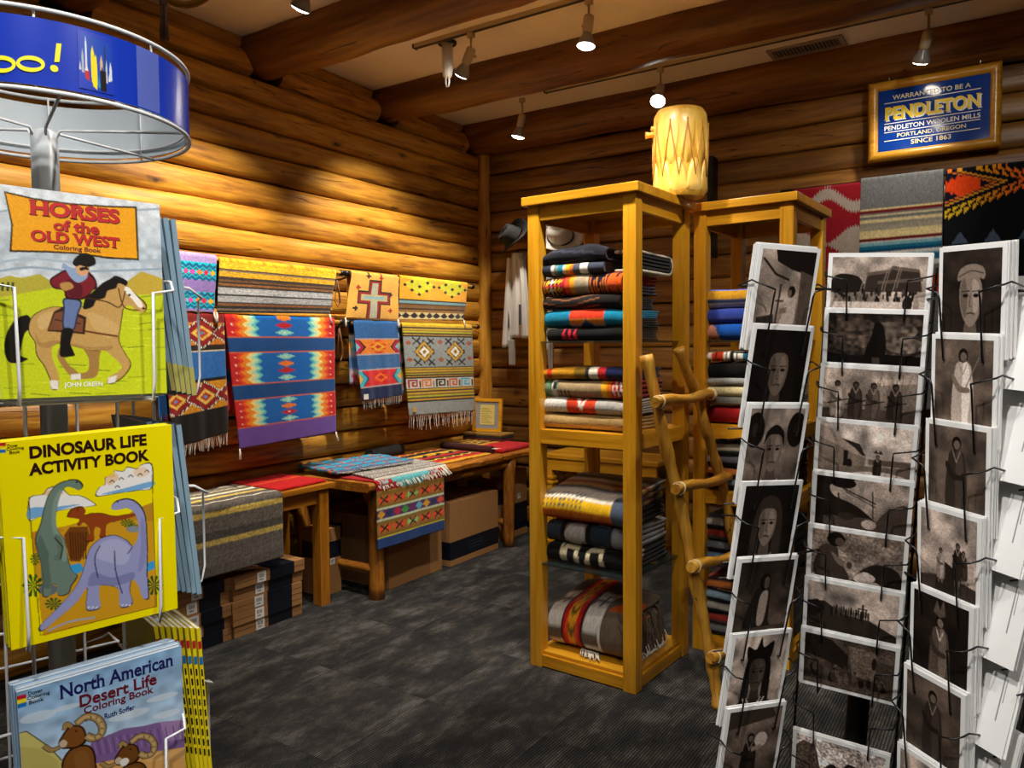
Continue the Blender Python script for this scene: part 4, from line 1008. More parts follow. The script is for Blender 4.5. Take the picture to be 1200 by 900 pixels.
def f_fire(U, S):
    out = bands(U, [(.24, '#1a1420'), (.30, '#b01c34'), (.36, '#e8501c'), (.42, '#f0a01c'), (.57, '#a8987c'), (.60, '#b8a88c'), (1, '#16162a')])
    m = (U < .26) & (U > .03) & (S > .36) & (S < .66); k = np.mod(S*22, 1); u = np.mod(U*20, 1)
    put(out, m & (np.abs(u-.5)+np.abs(k-.5) < .48), '#f2a81c'); put(out, m & (np.abs(u-.5)+np.abs(k-.5) < .48) & (U > .1) & (U < .17), '#e8d8c8'); put(out, m & (np.abs(k-.5) > .44), '#c81c2c')
    z = (U-.60)/.4; put(out, (U > .60) & (np.abs(S-.46) < .09) & (np.mod(U*26, 1) < .6-(np.abs(S-.46))*5), '#f07a1c'); put(out, (U > .83) & (np.abs(S-.5) < .10) & (tri(U*9)*.2 > np.abs(S-.5)), '#f0601c'); put(out, (U > .85) & (S > .60), '#a0143c')
    return out
def f_brown(U, S):
    out = bands(S, [(1, '#171210')]); put(out, (np.mod(S*26+np.sin(U*5)*.6, 1) < .22) & (U < .75), '#8a5230'); return out
def f_teal(U, S):
    out = bands(U, [(1, '#0b7fa4')]); m = (U > .33) & (U < .75) & (S > .44)
    put(out, m, '#e83a1c'); put(out, m & (S > .57), '#f0501c'); put(out, m & (S < .50), '#f08a2c'); put(out, m & (S < .465), '#e0ddd0'); put(out, m & (np.abs(U-.54)+np.abs(S-.44)*2 < .10), '#1a5c7a')
    put(out, S < .36, '#0b0d12'); return out
def f_redtri(U, S):
    out = bands(S, [(1, '#0d0c0e')]); m = (U > .2) & (U < .42) & (np.abs(S-.46) < .08); put(out, m & (np.abs(np.mod((U-.2)*14, 1)-.5) < .42-np.mod((S-.38)*12, 1)*.4), '#d8203c'); return out
def f_blacktop(U, S): 
    out = bands(S, [(1, '#1a1b24')]); put(out, np.mod(S*13+U*.8, 1) < .15, '#3a3c4c'); return out
def f_cream_edge(U, S):
    out = bands(S, [(1, '#d9d3c2')]); put(out, (np.mod(U*3+S*4, 1) < .35) & (S > .55), '#8a8a86'); return out
def f_mustard(U, S): return bands(U, [(.05, '#d8931c'), (.12, '#d83a1c'), (.40, '#d4951c'), (.55, '#8a6a1c'), (.60, '#2a2c30'), (.71, '#e8e2d0'), (.80, '#c02424'), (1, '#1c2250')])
def f_beige(U, S):
    out = bands(U, [(.73, '#a8906c'), (.78, '#f2b41c'), (.84, '#f0801c'), (.92, '#e0301c'), (1, '#8a1024')])
    put(out, (U > .53) & (U < .75) & (S > .58), '#dcd6ca'); m = (U < .20) & (S > .3); put(out, m, '#7a9a78'); put(out, m & (np.mod(S*9+tri(U*9)*.5, 1) < .4), '#2a6a34')
    put(out, (U > .12) & (U < .19), '#e6e2d6'); put(out, (U > .13) & (U < .18) & (np.mod(S*10, 1) < .35), '#20242a'); put(out, (U > .2) & (U < .36) & (np.mod(U*22, 1) < .5) & (np.mod(S*9, 1) < .5), '#1a2a1c')
    put(out, (U > .85) & (np.abs(S-.55) < .08) & (np.mod(U*20+S*12, 1) < .4), '#ece4da'); return out
def f_whitered(U, S):
    out = bands(U, [(.31, '#e4e2dc'), (.66, '#d8401c'), (1, '#b4b2ac')]); m = (U > .31) & (U < .66)
    put(out, m & (S < .45), '#c02a14'); put(out, m & (np.abs(np.abs(U-.49)*1.6+np.abs(S-.56)*1.2-.09) < .03), '#efe4d8'); return out
def f_tan(U, S): return bands(S, [(1, '#b3935c')])
def f_serape(U, S):
    out = bands(S, [(.30, '#20242c'), (.40, '#b0a88c'), (.46, '#d8421c'), (.50, '#f0801c'), (.54, '#f4c01c'), (.58, '#f2ead8'), (.66, '#e8e4da'), (.70, '#1c2a44'), (.74, '#5a7290'), (.78, '#d8b06c'), (.83, '#8a3a1c'), (.88, '#c8bca0'), (.93, '#3a4a60'), (1, '#8a8478')])
    m = (S > .50) & (S < .64) & (U < .55); put(out, m & (np.mod(U*20+np.floor(S*60)*.5, 1) < .42) & (np.mod(S*45, 1) < .6), '#4a5668')
    m = (U > .85) & (S > .36) & (S < .64); put(out, m, '#56647a'); put(out, m & (S > .60) & (np.mod(U*50, 1) < .5), '#e8e4da'); return out
def f_greywhite(U, S):
    out = bands(U, [(.06, '#6a6e74'), (.20, '#a9abad'), (.26, '#17130f'), (.52, '#8a7468'), (.58, '#14120f'), (.66, '#33404e'), (.80, '#a4a8ae'), (.83, '#2a323c'), (1, '#8e9196')])
    m = (U > .26) & (U < .52); put(out, m & (np.abs(U-.39)+np.abs(S-.5)*1.1 < .14), '#c8c4bc'); put(out, m & (np.abs(np.abs(U-.39)-.09)+np.abs(S-.43)*1.4 < .06), '#7a3a24'); put(out, (U < .2) & (np.abs(S-.5) < .06), '#3a4454'); put(out, (U > .58) & (U < .8) & (np.abs(S-.5) < .05), '#2a3644')
    return out
def f_blackgeo(U, S):
    out = bands(S, [(1, '#0c0b0b')]); m = (U > .18)
    put(out, m & (np.abs(S-.66) < .02), '#e4d8b4'); put(out, m & (np.abs(S-.40) < .015), '#e4d8b4'); put(out, m & (U < .21) & (S > .40) & (S < .68), '#e4d8b4')
    for cu in (.32, .62): put(out, m & (np.abs(U-cu) < .12*(1-(S-.47)*3)) & (S > .47) & (S < .62), '#e4d8b4'); put(out, m & (np.abs(U-cu) < .05) & (np.abs(S-.5) < .03), '#0c0b0b')
    put(out, (np.abs(U-.48) < .2) & (S < .41) & (S > .33), '#d0741c'); return out
def f_bigfold(U, S):
    out = bands(S, [(1, '#6d5e4e')])
    for a, b in ((.02, .20), (.50, .72)):
        m = (U > a) & (U < b) & (S > .36)
        put(out, m & (S > .5), '#dcd8d0'); put(out, m & (S > .40) & (S < .45), '#dcd8d0'); put(out, m & (U > b-.035), '#dcd8d0') if a > .3 else None
        z = tri((U-a)/(b-a)*2); put(out, m & (S > .58) & (np.abs(S-.70) < .06*z), '#5a4c40'); put(out, m & (S > .80), '#4a4038')
    m = (U > .19) & (U < .49); e = np.abs(U-.34)
    put(out, m, '#1c0a0c'); put(out, m & (e < .135), '#5a0c14'); put(out, m & (e < .12), '#c81c18'); put(out, m & (e < .10-.05*tri(S*5)), '#e8501c'); put(out, m & (e < .07-.03*tri(S*5+.5)), '#f0a41c'); put(out, m & (e < .05) & (np.mod(S*34+e*8, 1) < .35), '#6a5a1c')
    put(out, (U > .74) & (S > .62) & (S < .8) & (U-.74 > (S-.62)*1.2), '#e8641c'); return out
T1 = (T1C, T1R); T2 = (T2C, T2R)
G1 = 'folded blankets in the front tower'; G2 = 'folded blankets in the rear tower'
yf = -.262
z = 1.584
for lb, Hh, fn, x0, x1, sd, kw in (
    ('black folded blanket with three small red triangles at the bottom of the top shelf', .062, f_redtri, -.20, .21, 71, {}),
    ('turquoise folded blanket with an orange block and black underside', .088, f_teal, -.215, .215, 72, dict(layers=4)),
    ('dark brown folded blanket with thin rust lines', .066, f_brown, -.225, .19, 73, dict(soft=.2)),
    ('black folded blanket with fire-coloured diamonds and a tan band', .098, f_fire, -.225, .20, 74, dict(layers=3)),
    ('navy folded blanket with white, teal and yellow bands', .055, f_navyband, -.23, .11, 75, {}),
    ('plain black crumpled blanket on top of the upper pile', .075, f_blacktop, -.22, .12, 76, dict(soft=.22, layers=4))):
    blanket(lb, T1, x0, x1, yf, .36, z, Hh, fn, sd, **kw); z += Hh*.985
blanket('black fleece blanket with a cream binding, folded at the right of the upper pile', (T1C, T1R+math.pi), -.235, -.125, -.215, .40, 1.584+.314*.985, .105, f_cream_edge, 77, layers=3, inner=solid('#1b1b1c'), group=G1, soft=.05)
z = 1.166
for lb, Hh, fn, x0, x1, sd, kw in (
    ('plain tan folded blanket on the oak shelf', .075, f_tan, -.245, .21, 81, dict(soft=.16, layers=2)),
    ('white folded blanket with a red-orange block', .075, f_whitered, -.24, .215, 82, {}),
    ('beige folded blanket with green leaves and a sunset end', .092, f_beige, -.235, .21, 83, dict(layers=2)),
    ('mustard folded blanket with red, white and navy bands', .055, f_mustard, -.23, .20, 84, {})):
    blanket(lb, T1, x0, x1, yf+.01, .40, z, Hh, fn, sd, **kw); z += Hh*.985
z = .514
for lb, Hh, fn, x0, x1, sd, kw in (
    ('black folded blanket with cream geometric figures and an orange edge', .095, f_blackgeo, -.225, .21, 91, dict(layers=2, soft=.14)),
    ('grey and white folded blanket with rust patches', .12, f_greywhite, -.225, .205, 92, dict(layers=2, soft=.14)),
    ('blue, cream and sunset striped blanket on the lower glass shelf', .13, f_serape, -.25, .215, 93, dict(layers=3, soft=.10))):
    blanket(lb, T1, x0, x1, yf+(.02 if sd < 93 else -.01), .44, z, Hh, fn, sd, slope=0 if sd < 93 else -.12, **kw); z += Hh*.985
def bigfr(t, hx, d, Hh):
    rg = random.Random(5); m = MB(); m2 = MB()
    for k in range(170):
        yy = rg.uniform(.02, d-.02); zz = Hh*rg.uniform(.35, .95); e = rg.uniform(.5, 1)
        p = Vector((hx-.03, yy, zz)); q = p+Vector((.05*e, rg.uniform(-.02, .02), -.02)); w = Vector((hx+.045*e-.005, yy+rg.uniform(-.03, .03), max(.012, zz-.14-rg.uniform(0, .05))))
        m.tube([p, q, (q+w)/2+Vector((.008, 0, 0)), w], [.003, .0032, .003, .0025], 5, cap=False)
        if rg.random() < .55:
            b = Vector((min(hx+.05, w.x+.012), w.y+rg.uniform(-.02, .02), max(.006, w.z-.05))); m2.tube([w, (w+b)/2+Vector((.006, rg.uniform(-.01, .01), 0)), b], [.0028, .003, .0024], 5, cap=False)
    m.build('fringe', plain('brown_yarn', '#5a4a3c', rough=.95, var=.25), t)['kind'] = 'stuff'; m2.build('fringe', M_FRINGE, t)['kind'] = 'stuff'
    fringe(t, [(-.03, .04, .022), (.07, .035, .022)], (.5, -.75, -.12), 26, .075, M_FRINGE, .0026, 4)
blanket('large taupe blanket with white chevrons and a flame stripe on the bottom shelf', T1, -.235, .185, yf+.03, .40, .079, .225, f_bigfold, 99, layers=2, soft=.08, fr=bigfr, nx=96, slope=-.1)

# rear tower
def f_bluestripe(U, S): return bands(S, [(.35, '#121a30'), (.42, '#2e4aa0'), (.47, '#c8c4bc'), (.50, '#23345c'), (.55, '#b8861c'), (.60, '#3a56b8'), (.70, '#3b58b4'), (.85, '#1c2a4c'), (1, '#1a2848')])
def f_blue2(U, S): return bands(S, [(.36, '#0c0f18'), (.50, '#3a4aa4'), (.60, '#2c3c90'), (.68, '#3a2a24'), (1, '#14141c')])
def f_bluefloral(U, S):
    out = bands(S, [(1, '#0f4ca0')])
    for u, s_, a in ((.06, .55, .07), (.14, .42, .08), (.22, .62, .05), (.03, .35, .06), (.5, .72, .03), (.65, .75, .03)): put(out, ((U-u)/a)**2+((S-s_)/(a*1.4))**2 < 1, '#c88a70'); put(out, ((U-u)/a)**2+((S-s_)/(a*1.4))**2 < .2, '#8a4a3c')
    return out
def f_whitepat(U, S):
    out = bands(U, [(.14, '#e4e0d4'), (.28, '#d8401c'), (.36, '#e4e0d4'), (.40, '#181818'), (.52, '#e4e0d4'), (.7, '#1c6a8a'), (1, '#e0dccf')]); put(out, (np.mod(U*8+S*3, 1) < .12), '#181818'); return out
z = 1.584
for lb, Hh, fn, sd in (('bright blue blanket with pink flowers in the rear tower', .085, f_bluefloral, 101), ('dark blue folded blanket between two others in the rear tower', .075, f_blue2, 102), ('navy striped blanket with an ochre line, top of the rear tower pile', .10, f_bluestripe, 103)):
    blanket(lb, T2, -.21, .2, -.268, .40, z, Hh, fn, sd, group=G2, layers=2, soft=.06); z += Hh*.99
z = 1.166
for lb, Hh, fn, sd in (('black and red folded blanket at the bottom of the rear tower oak shelf', .09, sb([(.45, '#0e0c0c'), (.56, '#9a1418'), (1, '#141010')]), 105), ('grey folded blanket in the rear tower', .045, sb([(.5, '#8a877e'), (1, '#6a6860')]), 106),
                       ('cream folded blanket with grey leaves in the rear tower', .06, sb([(.45, '#c9bc92'), (.55, '#d8cc9c'), (.6, '#5a5c58'), (1, '#c9bc92')]), 107), ('silver grey folded throw in the rear tower', .035, solid('#9a9a98'), 108),
                       ('black folded blanket in the rear tower under the white patterned one', .085, solid('#0d0c0c'), 109), ('white blanket with red and blue patches, top of the rear oak shelf', .05, f_whitepat, 110)):
    blanket(lb, T2, -.215, .2, -.262, .42, z, Hh, fn, sd, group=G2, layers=2, soft=.1); z += Hh*.99
dk = ('#1c2430', '#3c1418', '#20201e', '#38434c', '#5a1c1c', '#14161a', '#46443c', '#1a2a3c'); lt = ('#6a6c70', '#8a2c20', '#9a948a', '#7a90a0', '#b0642c', '#5a5a60', '#a8a08c', '#5a7a98')
words = ('charcoal and pale grey', 'maroon and rust', 'black and stone', 'slate blue and silver', 'wine red and amber', 'black and grey', 'khaki and cream', 'midnight blue and sky')
for zz, n, off, where in ((.832, 4, 0, 'on the third shelf of the rear tower'), (.452, 4, 4, 'on the low glass shelf of the rear tower'), (.079, 5, 2, 'on the bottom board of the rear tower')):
    z = zz
    for k in range(n):
        i = (k+off+(3 if zz < .1 else 0)) % 8; Hh = .058
        blanket('%s striped folded blanket %s' % (words[i], where), T2, -.215, .2, -.262, .42, z, Hh, sb([(.38, dk[i]), (.44, lt[i]), (.5, dk[i]), (.54, lt[(i+3) % 8]), (.6, dk[i]), (.66, lt[i]), (1, dk[i])]), 120+k+int(zz*100), group=G2, layers=2, soft=.12, nx=40); z += Hh*.99

# ================================================================ ladder
n_l = Vector((1.52, 0, .30)).normalized(); p0 = Vector((-1.04, 3.13, 0))
def lad(x, y): return onP(x, y, p0, n_l)
t = thing('log_ladder', 'rustic peeled-pole ladder with rope-lashed rungs leaning on the front tower', 'ladder', tuple(p0))
L1 = [lad(757, 416), lad(769, 470), lad(780, 522), lad(793, 573), lad(803, 620), lad(811, 664), lad(822, 715), lad(833, 768), lad(838, 800), lad(842, 836)]
R1 = [lad(796, 408), lad(806, 438), lad(819, 466), lad(825, 495), lad(833, 520), lad(840, 545), lad(850, 580), lad(858, 625), lad(864, 655), lad(872, 712), lad(880, 760), lad(886, 800)]
for pts, sd in ((L1, 1), (R1, 2)):
    pts = [p-p0 for p in curve_pts(pts)] if False else [p-p0 for p in pts]
    pts[-1].z = 0
    c = [Vector(q) for q in curve([tuple(q) for q in pts], False, 5)]
    MB().tube(c, [.026+.003*math.sin(k*.7+sd)+.002*math.sin(k*1.9) for k in range(len(c))], 14).build('rail', M_RUST[2], t)
for (a, b, w) in (((761, 473), (828, 463), 0), ((785, 574), (852, 559), 0), ((803, 665), (868, 647), 0), ((826, 771), (890, 750), 0)):
    A, B = lad(*a)-p0+n_l*.03, lad(*b)-p0+n_l*.03; dv = (B-A).normalized(); A -= dv*.012; B += dv*.02
    c = [A.lerp(B, k/8) for k in range(9)]; c = [q+Vector((0, 0, .006*math.sin(k*1.1))) for k, q in enumerate(c)]
    r_ = MB().tube(c, [.023+.002*math.sin(k*1.3) for k in range(9)], 14).build('rung', M_RUST[1], t)
    for e, s in ((A, 1), (B, -1)):
        m = MB()
        for j, o_ in enumerate((.030, .037, .043)):
            ce_ = e+dv*s*o_*1.2; uu = Vector((0, 0, 1)); ww = dv.cross(uu).normalized(); uu = ww.cross(dv)
            m.tube([ce_+uu*math.cos(a_)*.027+ww*math.sin(a_)*.027+dv*.008*math.sin(a_*1+j) for a_ in np.linspace(0, 2*math.pi, 18, endpoint=False)], .0028, 6, closed=True)
        m.build('lashing', M_ROPE, r_)

# ================================================================ drum on the towers
pd = onZ(797, 233, HT); R = .122; Hd = .415
t = thing('hide_drum', 'pale yellow log drum with laced hide, standing on the oak tower', 'drum', (pd.x, pd.y, HT))
M_HIDE = wood('rawhide', [(.2, '#c08a28'), (.45, '#dcae48'), (.6, '#e8c064'), (.8, '#f0d084')], axis=2, stretch=4, scale=8, rough=.4, bump=.1, vary=0, coat=.2)
M_DRUMW = wood('drum_wood', [(.2, '#b57a1c'), (.45, '#d8a236'), (.8, '#e8ba54')], axis=2, stretch=10, scale=10, rough=.4, knots=1., bump=.15, vary=0, coat=.2)
M_LACE = plain('lace', '#a8741f', rough=.6)
MB().lathe([(R*.9, .0), (R, .02), (R*1.01, Hd*.5), (R, Hd-.02), (R*.9, Hd)], 48).build('shell', M_DRUMW, t)
def skirt(top):
    n = 160; vs = []
    for k in range(n):
        a = 2*math.pi*k/n; drop = Hd*((.20+.42*abs(math.sin(a*5))**.55) if top else (.08+.30*abs(math.cos(a*5))**.55)); r2 = R+.004
        zt = Hd-.012 if top else .012; sg = -1 if top else 1
        for r_, z_ in ((.0005, zt-sg*.012), (R*.6, zt-sg*.012), (R*.9, zt-sg*.010), (R+.002, zt+sg*.012), (r2+.003, zt+sg*drop*.3), (r2+.002, zt+sg*drop*.7), (r2, zt+sg*drop), (R-.002, zt+sg*(drop+.004))): vs.append((r_*math.cos(a), r_*math.sin(a), z_))
    q = 8; fs = [(k*q+i, ((k+1) % n)*q+i, ((k+1) % n)*q+i+1, k*q+i+1) for k in range(n) for i in range(q-1)]
    if top: fs = [f[::-1] for f in fs]
    return MB().add(vs, fs, True).build('hide_head', M_HIDE, t)
skirt(True); skirt(False)
for k in range(10):
    a0 = math.pi/10*(2*k+1); a1 = math.pi/10*(2*k+2); a2 = math.pi/10*(2*k+3); r2 = R+.009
    def pt(a, z): return (r2*math.cos(a), r2*math.sin(a), z)
    zt, zb_ = Hd*.80, Hd*.22
    MB().tube([pt(a0, zt+.02), pt(a0, zt), pt((a0*2+a1)/3, zt*.67+zb_*.33), pt((a0+2*a1)/3, zt*.33+zb_*.67), pt(a1, zb_-.0), pt((2*a1+a2)/3, zt*.33+zb_*.67), pt((a1+2*a2)/3, zt*.67+zb_*.33), pt(a2, zt)], .0032, 6).build('lacing', M_LACE, t)
ang = math.atan2(-.55, -.83); e = Vector((math.cos(ang), math.sin(ang), 0))
MB().tube([e*R*.9+Vector((0, 0, Hd*.74)), e*(R+.025)+Vector((0, 0, Hd*.735)), e*(R+.045)+Vector((0, 0, Hd*.73))], [.014, .013, .017], 10).build('peg', M_DRUMW, t)
MB().tube([e*R*.9+Vector((.0, 0, Hd*.80)), e*(R+.02)+Vector((0, 0, Hd*.81))], .011, 10).build('peg', M_DRUMW, t)

# ================================================================ sign on the back wall
YS = 5.49
cs = [onY(x, y, YS) for x, y in ((1019.5, 101), (1175, 73), (1173, 171), (1017, 192))]
sx0 = (cs[0].x+cs[3].x)/2; sx1 = (cs[1].x+cs[2].x)/2; sz1 = (cs[0].z+cs[1].z)/2; sz0 = (cs[2].z+cs[3].z)/2
w2 = (sx1-sx0)/2; h2 = (sz1-sz0)/2
t = thing('framed_sign', 'blue and yellow company sign in a golden wood frame on the log wall', 'sign', ((sx0+sx1)/2, YS, sz0), 0); t.rotation_euler = (math.radians(4), 0, 0)
M_FRAME = wood('sign_frame', [(.2, '#7a4a0c'), (.45, '#b8801c'), (.8, '#d8a034')], axis=0, stretch=8, scale=14, rough=.3, bump=.25, knots=1.2, vary=.05, coat=.3)
f = .058
def fr_piece(a, b):
    a, b = Vector(a), Vector(b); d = (b-a).normalized(); s_ = Vector((0, 0, 1)) if abs(d.x) > .5 else Vector((-1, 0, 0)) 
    return a, b, d
for (x0, z0, x1, z1) in ((-w2, 0, w2, 0), (w2, 0, w2, 2*h2), (w2, 2*h2, -w2, 2*h2), (-w2, 2*h2, -w2, 0)):
    a = Vector((x0, 0, z0)); b = Vector((x1, 0, z1)); c = Vector((0, 0, h2)); d = (b-a).normalized(); inn = Vector((-d.z, 0, d.x)); prof = [(0, .012), (.0, -.018), (.012, -.030), (.03, -.034), (.046, -.028), (f, -.016), (f, .012)]
    vs = []
    for e_, sg in ((a, 1), (b, -1)):
        for o_, y_ in prof: vs.append(e_+inn*o_+d*sg*o_+Vector((0, y_, 0)))
    q = len(prof); MB().add(vs, [(i, i+1, q+i+1, q+i) for i in range(q-1)], True).build('frame', M_FRAME, t)
M_BLUE = plain('sign_blue', '#08378c', rough=.08, spec=.7, coat=.4); M_SY = plain('sign_yellow', '#f0d21c', rough=.3); M_SW = plain('sign_white', '#e8e6da', rough=.3); M_SC = plain('sign_cream', '#ddd49a', rough=.3)
MB().box((-w2+f-.002, -.012, f-.002), (w2-f+.002, .008, 2*h2-f+.002)).build('panel', M_BLUE, t)
iw = 2*(w2-f); ih = 2*(h2-f); yl = -.0135
def sp(u, v): return lambda x, y: (-w2+f+iw*u+x, yl, 2*h2-f-ih*v+y)
lettering(t, 'WARRANTED TO BE A', M_SC, sp(.485, .135), width=iw*.70, height=ih*.075, bold=.012, serif=.02)
lettering(t, 'PENDLETON', M_SW, lambda x, y: (-w2+f+iw*.497+x+.004, yl+.0006, 2*h2-f-ih*.395+y-.004), width=iw*.86, height=ih*.22, bold=.035, serif=.05)
lettering(t, 'PENDLETON', M_SY, sp(.49, .385), width=iw*.86, height=ih*.215, bold=.03, serif=.05)
lettering(t, 'PENDLETON WOOLEN MILLS', M_SW, sp(.49, .625), width=iw*.86, height=ih*.075, bold=.016, serif=.02)
lettering(t, 'PORTLAND, OREGON', M_SC, sp(.49, .765), width=iw*.62, height=ih*.075, bold=.016, serif=.02)
lettering(t, 'SINCE 1863', M_SC, sp(.49, .895), width=iw*.36, height=ih*.075, bold=.016, serif=.02)
m = MB()
for v in (.215, .55, .692, .832): m.box((-w2+f+iw*.06, yl-.0004, 2*h2-f-ih*v-.0022), (-w2+f+iw*.92, yl, 2*h2-f-ih*v+.0022))
m.build('rule_line', M_SW, t)
for u in (.16, .84):
    x = -w2+2*w2*u; MB().tube([(x, -.0, 2*h2-.005), (x+.006, -.004, 2*h2+.02), (x-.004, -.004, 2*h2+.035), (x+.004, .0, 2*h2+.06)], .0035, 6).build('hook', plain('steel_hook', '#b8b8b4', rough=.3, metal=.8) if 'steel_hook' not in MATS else MATS['steel_hook'], t)

# ================================================================ blankets on the back wall
def pat_chief(U, V):
    out = bands(V, [(1, '#a89c90')]); k = np.sin(U*7.5+.9)
    for c, a, wv in ((.0, .03, .03), (.155, .03, .06), (.36, .03, .05), (.56, .03, .05), (.8, .03, .05)):
        d = np.abs(V-c-.012*0)-(wv+.035*k*(1 if c < .1 else -1)); j = .014*tri(U*26); put(out, d < j, '#8e1220')
    return speck(out, .12, 41)
def pat_serape(U, V):
    out = bands(V, [(.125, '#6c6d6e'), (.132, '#d8c48c'), (.145, '#6a1418'), (.15, '#6c6d6e'), (.16, '#c8b88c'), (.172, '#6c6d6e'), (.185, '#d0c090'), (.20, '#8a8478'), (.215, '#9a9282'), (.23, '#d8c890'), (.25, '#e0cf98'), (.268, '#6a1418'), (.275, '#c8c8c4'), (.285, '#7ab0c0'), (.30, '#126a8c'), (.315, '#0c4a70'), (.325, '#d0d4d4'), (.335, '#5a9ab0'), (.36, '#0f5f84'), (.38, '#c8c8c4'), (.42, '#6c6d6e'), (.5, '#a83a20'), (1, '#6c6d6e')])
    return speck(out, .22, 42)
def pat_blackgold(U, V):
    out = bands(V, [(1, '#0a0f16')]); d = np.abs(V-.062)/.085+U/.60
    put(out, d < 1.08, '#0b1024'); put(out, (d < 1.0) & (d > .92), '#e8a01c'); put(out, (d < .84) & (d > .77), '#e8781c')
    put(out, (np.abs(U-.17) < .17) & (np.abs(V-.062) < .040-.16*np.abs(U-.17)+.014*tri(U*16)), '#ee4a14')
    for lo, hi, ph in ((1.22, 1.48, 0), (1.48, 1.74, .5)):
        k = np.mod(U*13+ph, 1); q = (d-lo)/(hi-lo); mm = (q > 0) & (q < 1) & (k < 1-q); t = np.clip(1.25-U*1.5, 0, 1)
        out[mm] = (H('#f0c81c')*t[mm][..., None]+H('#ee5a1c')*(1-t[mm])[..., None])
    m = (V > .26) & (V < .31); put(out, m & (np.abs(np.mod(U*3.2, 1)-.5) < (V-.26)*5), '#4a5a74'); return speck(out, .12, 43)
def pat_cream(U, V):
    out = bands(V, [(.18, '#1c4a34'), (.30, '#d8d2c4'), (.36, '#b01c2c'), (.42, '#e8601c'), (.48, '#f0a02c'), (.54, '#d8d2c4'), (1, '#cfc8ba')])
    put(out, (V < .2) & (np.mod(U*9, 1) < .5) & (np.mod(V*60, 1) < .5), '#b01c2c'); put(out, (np.abs(V-.75) < .04) & (np.abs(np.mod(U*8, 1)-.5) < .3), '#a01c2c'); return speck(out, .15, 44)
YK = 5.43
for lb, cn, pt, sd in (('red and pale serrated blanket hung at the left end of the back wall rod', [(930, 222), (1009, 211.5), (1002, 470), (926, 470)], pat_chief, 45),
                       ('grey blanket with turquoise, gold and red stripes on the back wall', [(1009, 209), (1106, 197), (1098, 480), (1002, 480)], pat_serape, 46),
                       ('black blanket with orange and yellow triangles on the back wall', [(1108, 199), (1235, 183), (1228, 470), (1102, 470)], pat_blackgold, 47)):
    _, zr, _ = hanging_rug('wall_blanket', lb, 'blanket', cn, pt, YK, back=.5, group='blankets on the back wall', seed=sd, axis='y', mat=M_WOOL, amp=.008, res=(120, 150))
xa, xb = onY(925, 222, YK).x, onY(1240, 183, YK).x
t = thing('blanket_rod', 'dark rod holding the three blankets below the sign', 'rod', ((xa+xb)/2, YK+.022, zr)); MB().tube([(-(xb-xa)/2-.06, 0, 0), ((xb-xa)/2+.06, 0, 0)], .016, 12).build('pole', M_BLACK, t)
for k in range(4):
    x = -(xb-xa)/2-.03+k*((xb-xa)+.06)/3; MB().tube([(x, 0, -.014), (x, .06, -.02), (x, .13, -.02)], .008, 8).build('bracket', M_BLACK, t)
hanging_rug('wall_blanket', 'cream blanket with red motifs at the right picture edge, behind the postcards', 'blanket', [(1168, 470), (1262, 462), (1254, 742), (1164, 736)], pat_cream, 5.2, back=.4, seed=48, axis='y', mat=M_WOOL)
pr = onY(1168, 470, 5.2); pq = onY(1262, 462, 5.2)
t = thing('blanket_rod', 'dark low rod holding the cream blanket', 'rod', ((pr.x+pq.x)/2, 5.222, (pr.z+pq.z)/2-.03)); wq = (pq.x-pr.x)/2+.05
MB().tube([(-wq, 0, 0), (wq, 0, 0)], .014, 10).build('pole', M_BLACK, t)
for s in (-1, 1): MB().tube([(s*(wq-.02), 0, 0), (s*(wq-.02), .34, -.01)], .008, 8).build('bracket', M_BLACK, t)
# black hanger pole behind the drum
p = onY(830, 205, 5.40); t = thing('wall_post', 'thin black upright post on the back wall beside the drum', 'post', (p.x, 5.45, 2.2)); MB().box((-.02, -.015, 0), (.02, .1, .72)).build('post', M_BLACK, t)

# ================================================================ hoop with a tassel hanging at the top left
pc = onD(216, -34, 2.3)
t = thing('hanging_hoop', 'wooden hoop with a dusty pink tassel, cut by the top edge', 'hoop', tuple(pc)); t.rotation_euler = (0, 0, YAW)
m = MB(); m.tube([(.10*math.cos(a), 0, .10*math.sin(a)) for a in np.linspace(0, 2*math.pi, 40, endpoint=False)], .011, 10, closed=True); m.build('hoop', M_RUST[0], t)
tp = onD(191, -4, 2.3)-pc; q = Matrix.Rotation(-YAW, 3, 'Z') @ tp
rg = random.Random(2); m = MB()
MB().tube([q+Vector((0, 0, .03)), q], .004, 6).build('cord', M_ROPE, t); MB().lathe([(.004, .0), (.011, -.006), (.012, -.016), (.010, -.026)], 12, q).build('tassel_knot', plain('tassel_pink', '#a07a68', rough=.9), t)
for k in range(26):
    a = rg.uniform(0, 6.28); r0 = rg.uniform(.003, .009); m.tube([q+Vector((r0*math.cos(a), r0*math.sin(a), -.024)), q+Vector((1.1*r0*math.cos(a), 1.1*r0*math.sin(a), -.06)), q+Vector((1.7*r0*math.cos(a), 1.7*r0*math.sin(a), -.118-rg.uniform(0, .012)))], .0022, 5)
m.build('tassel', MATS['tassel_pink'], t)
MB().tube([(0, 0, .10), (0, 0, CEIL-pc.z)], .002, 5).build('cord', M_ROPE, t)
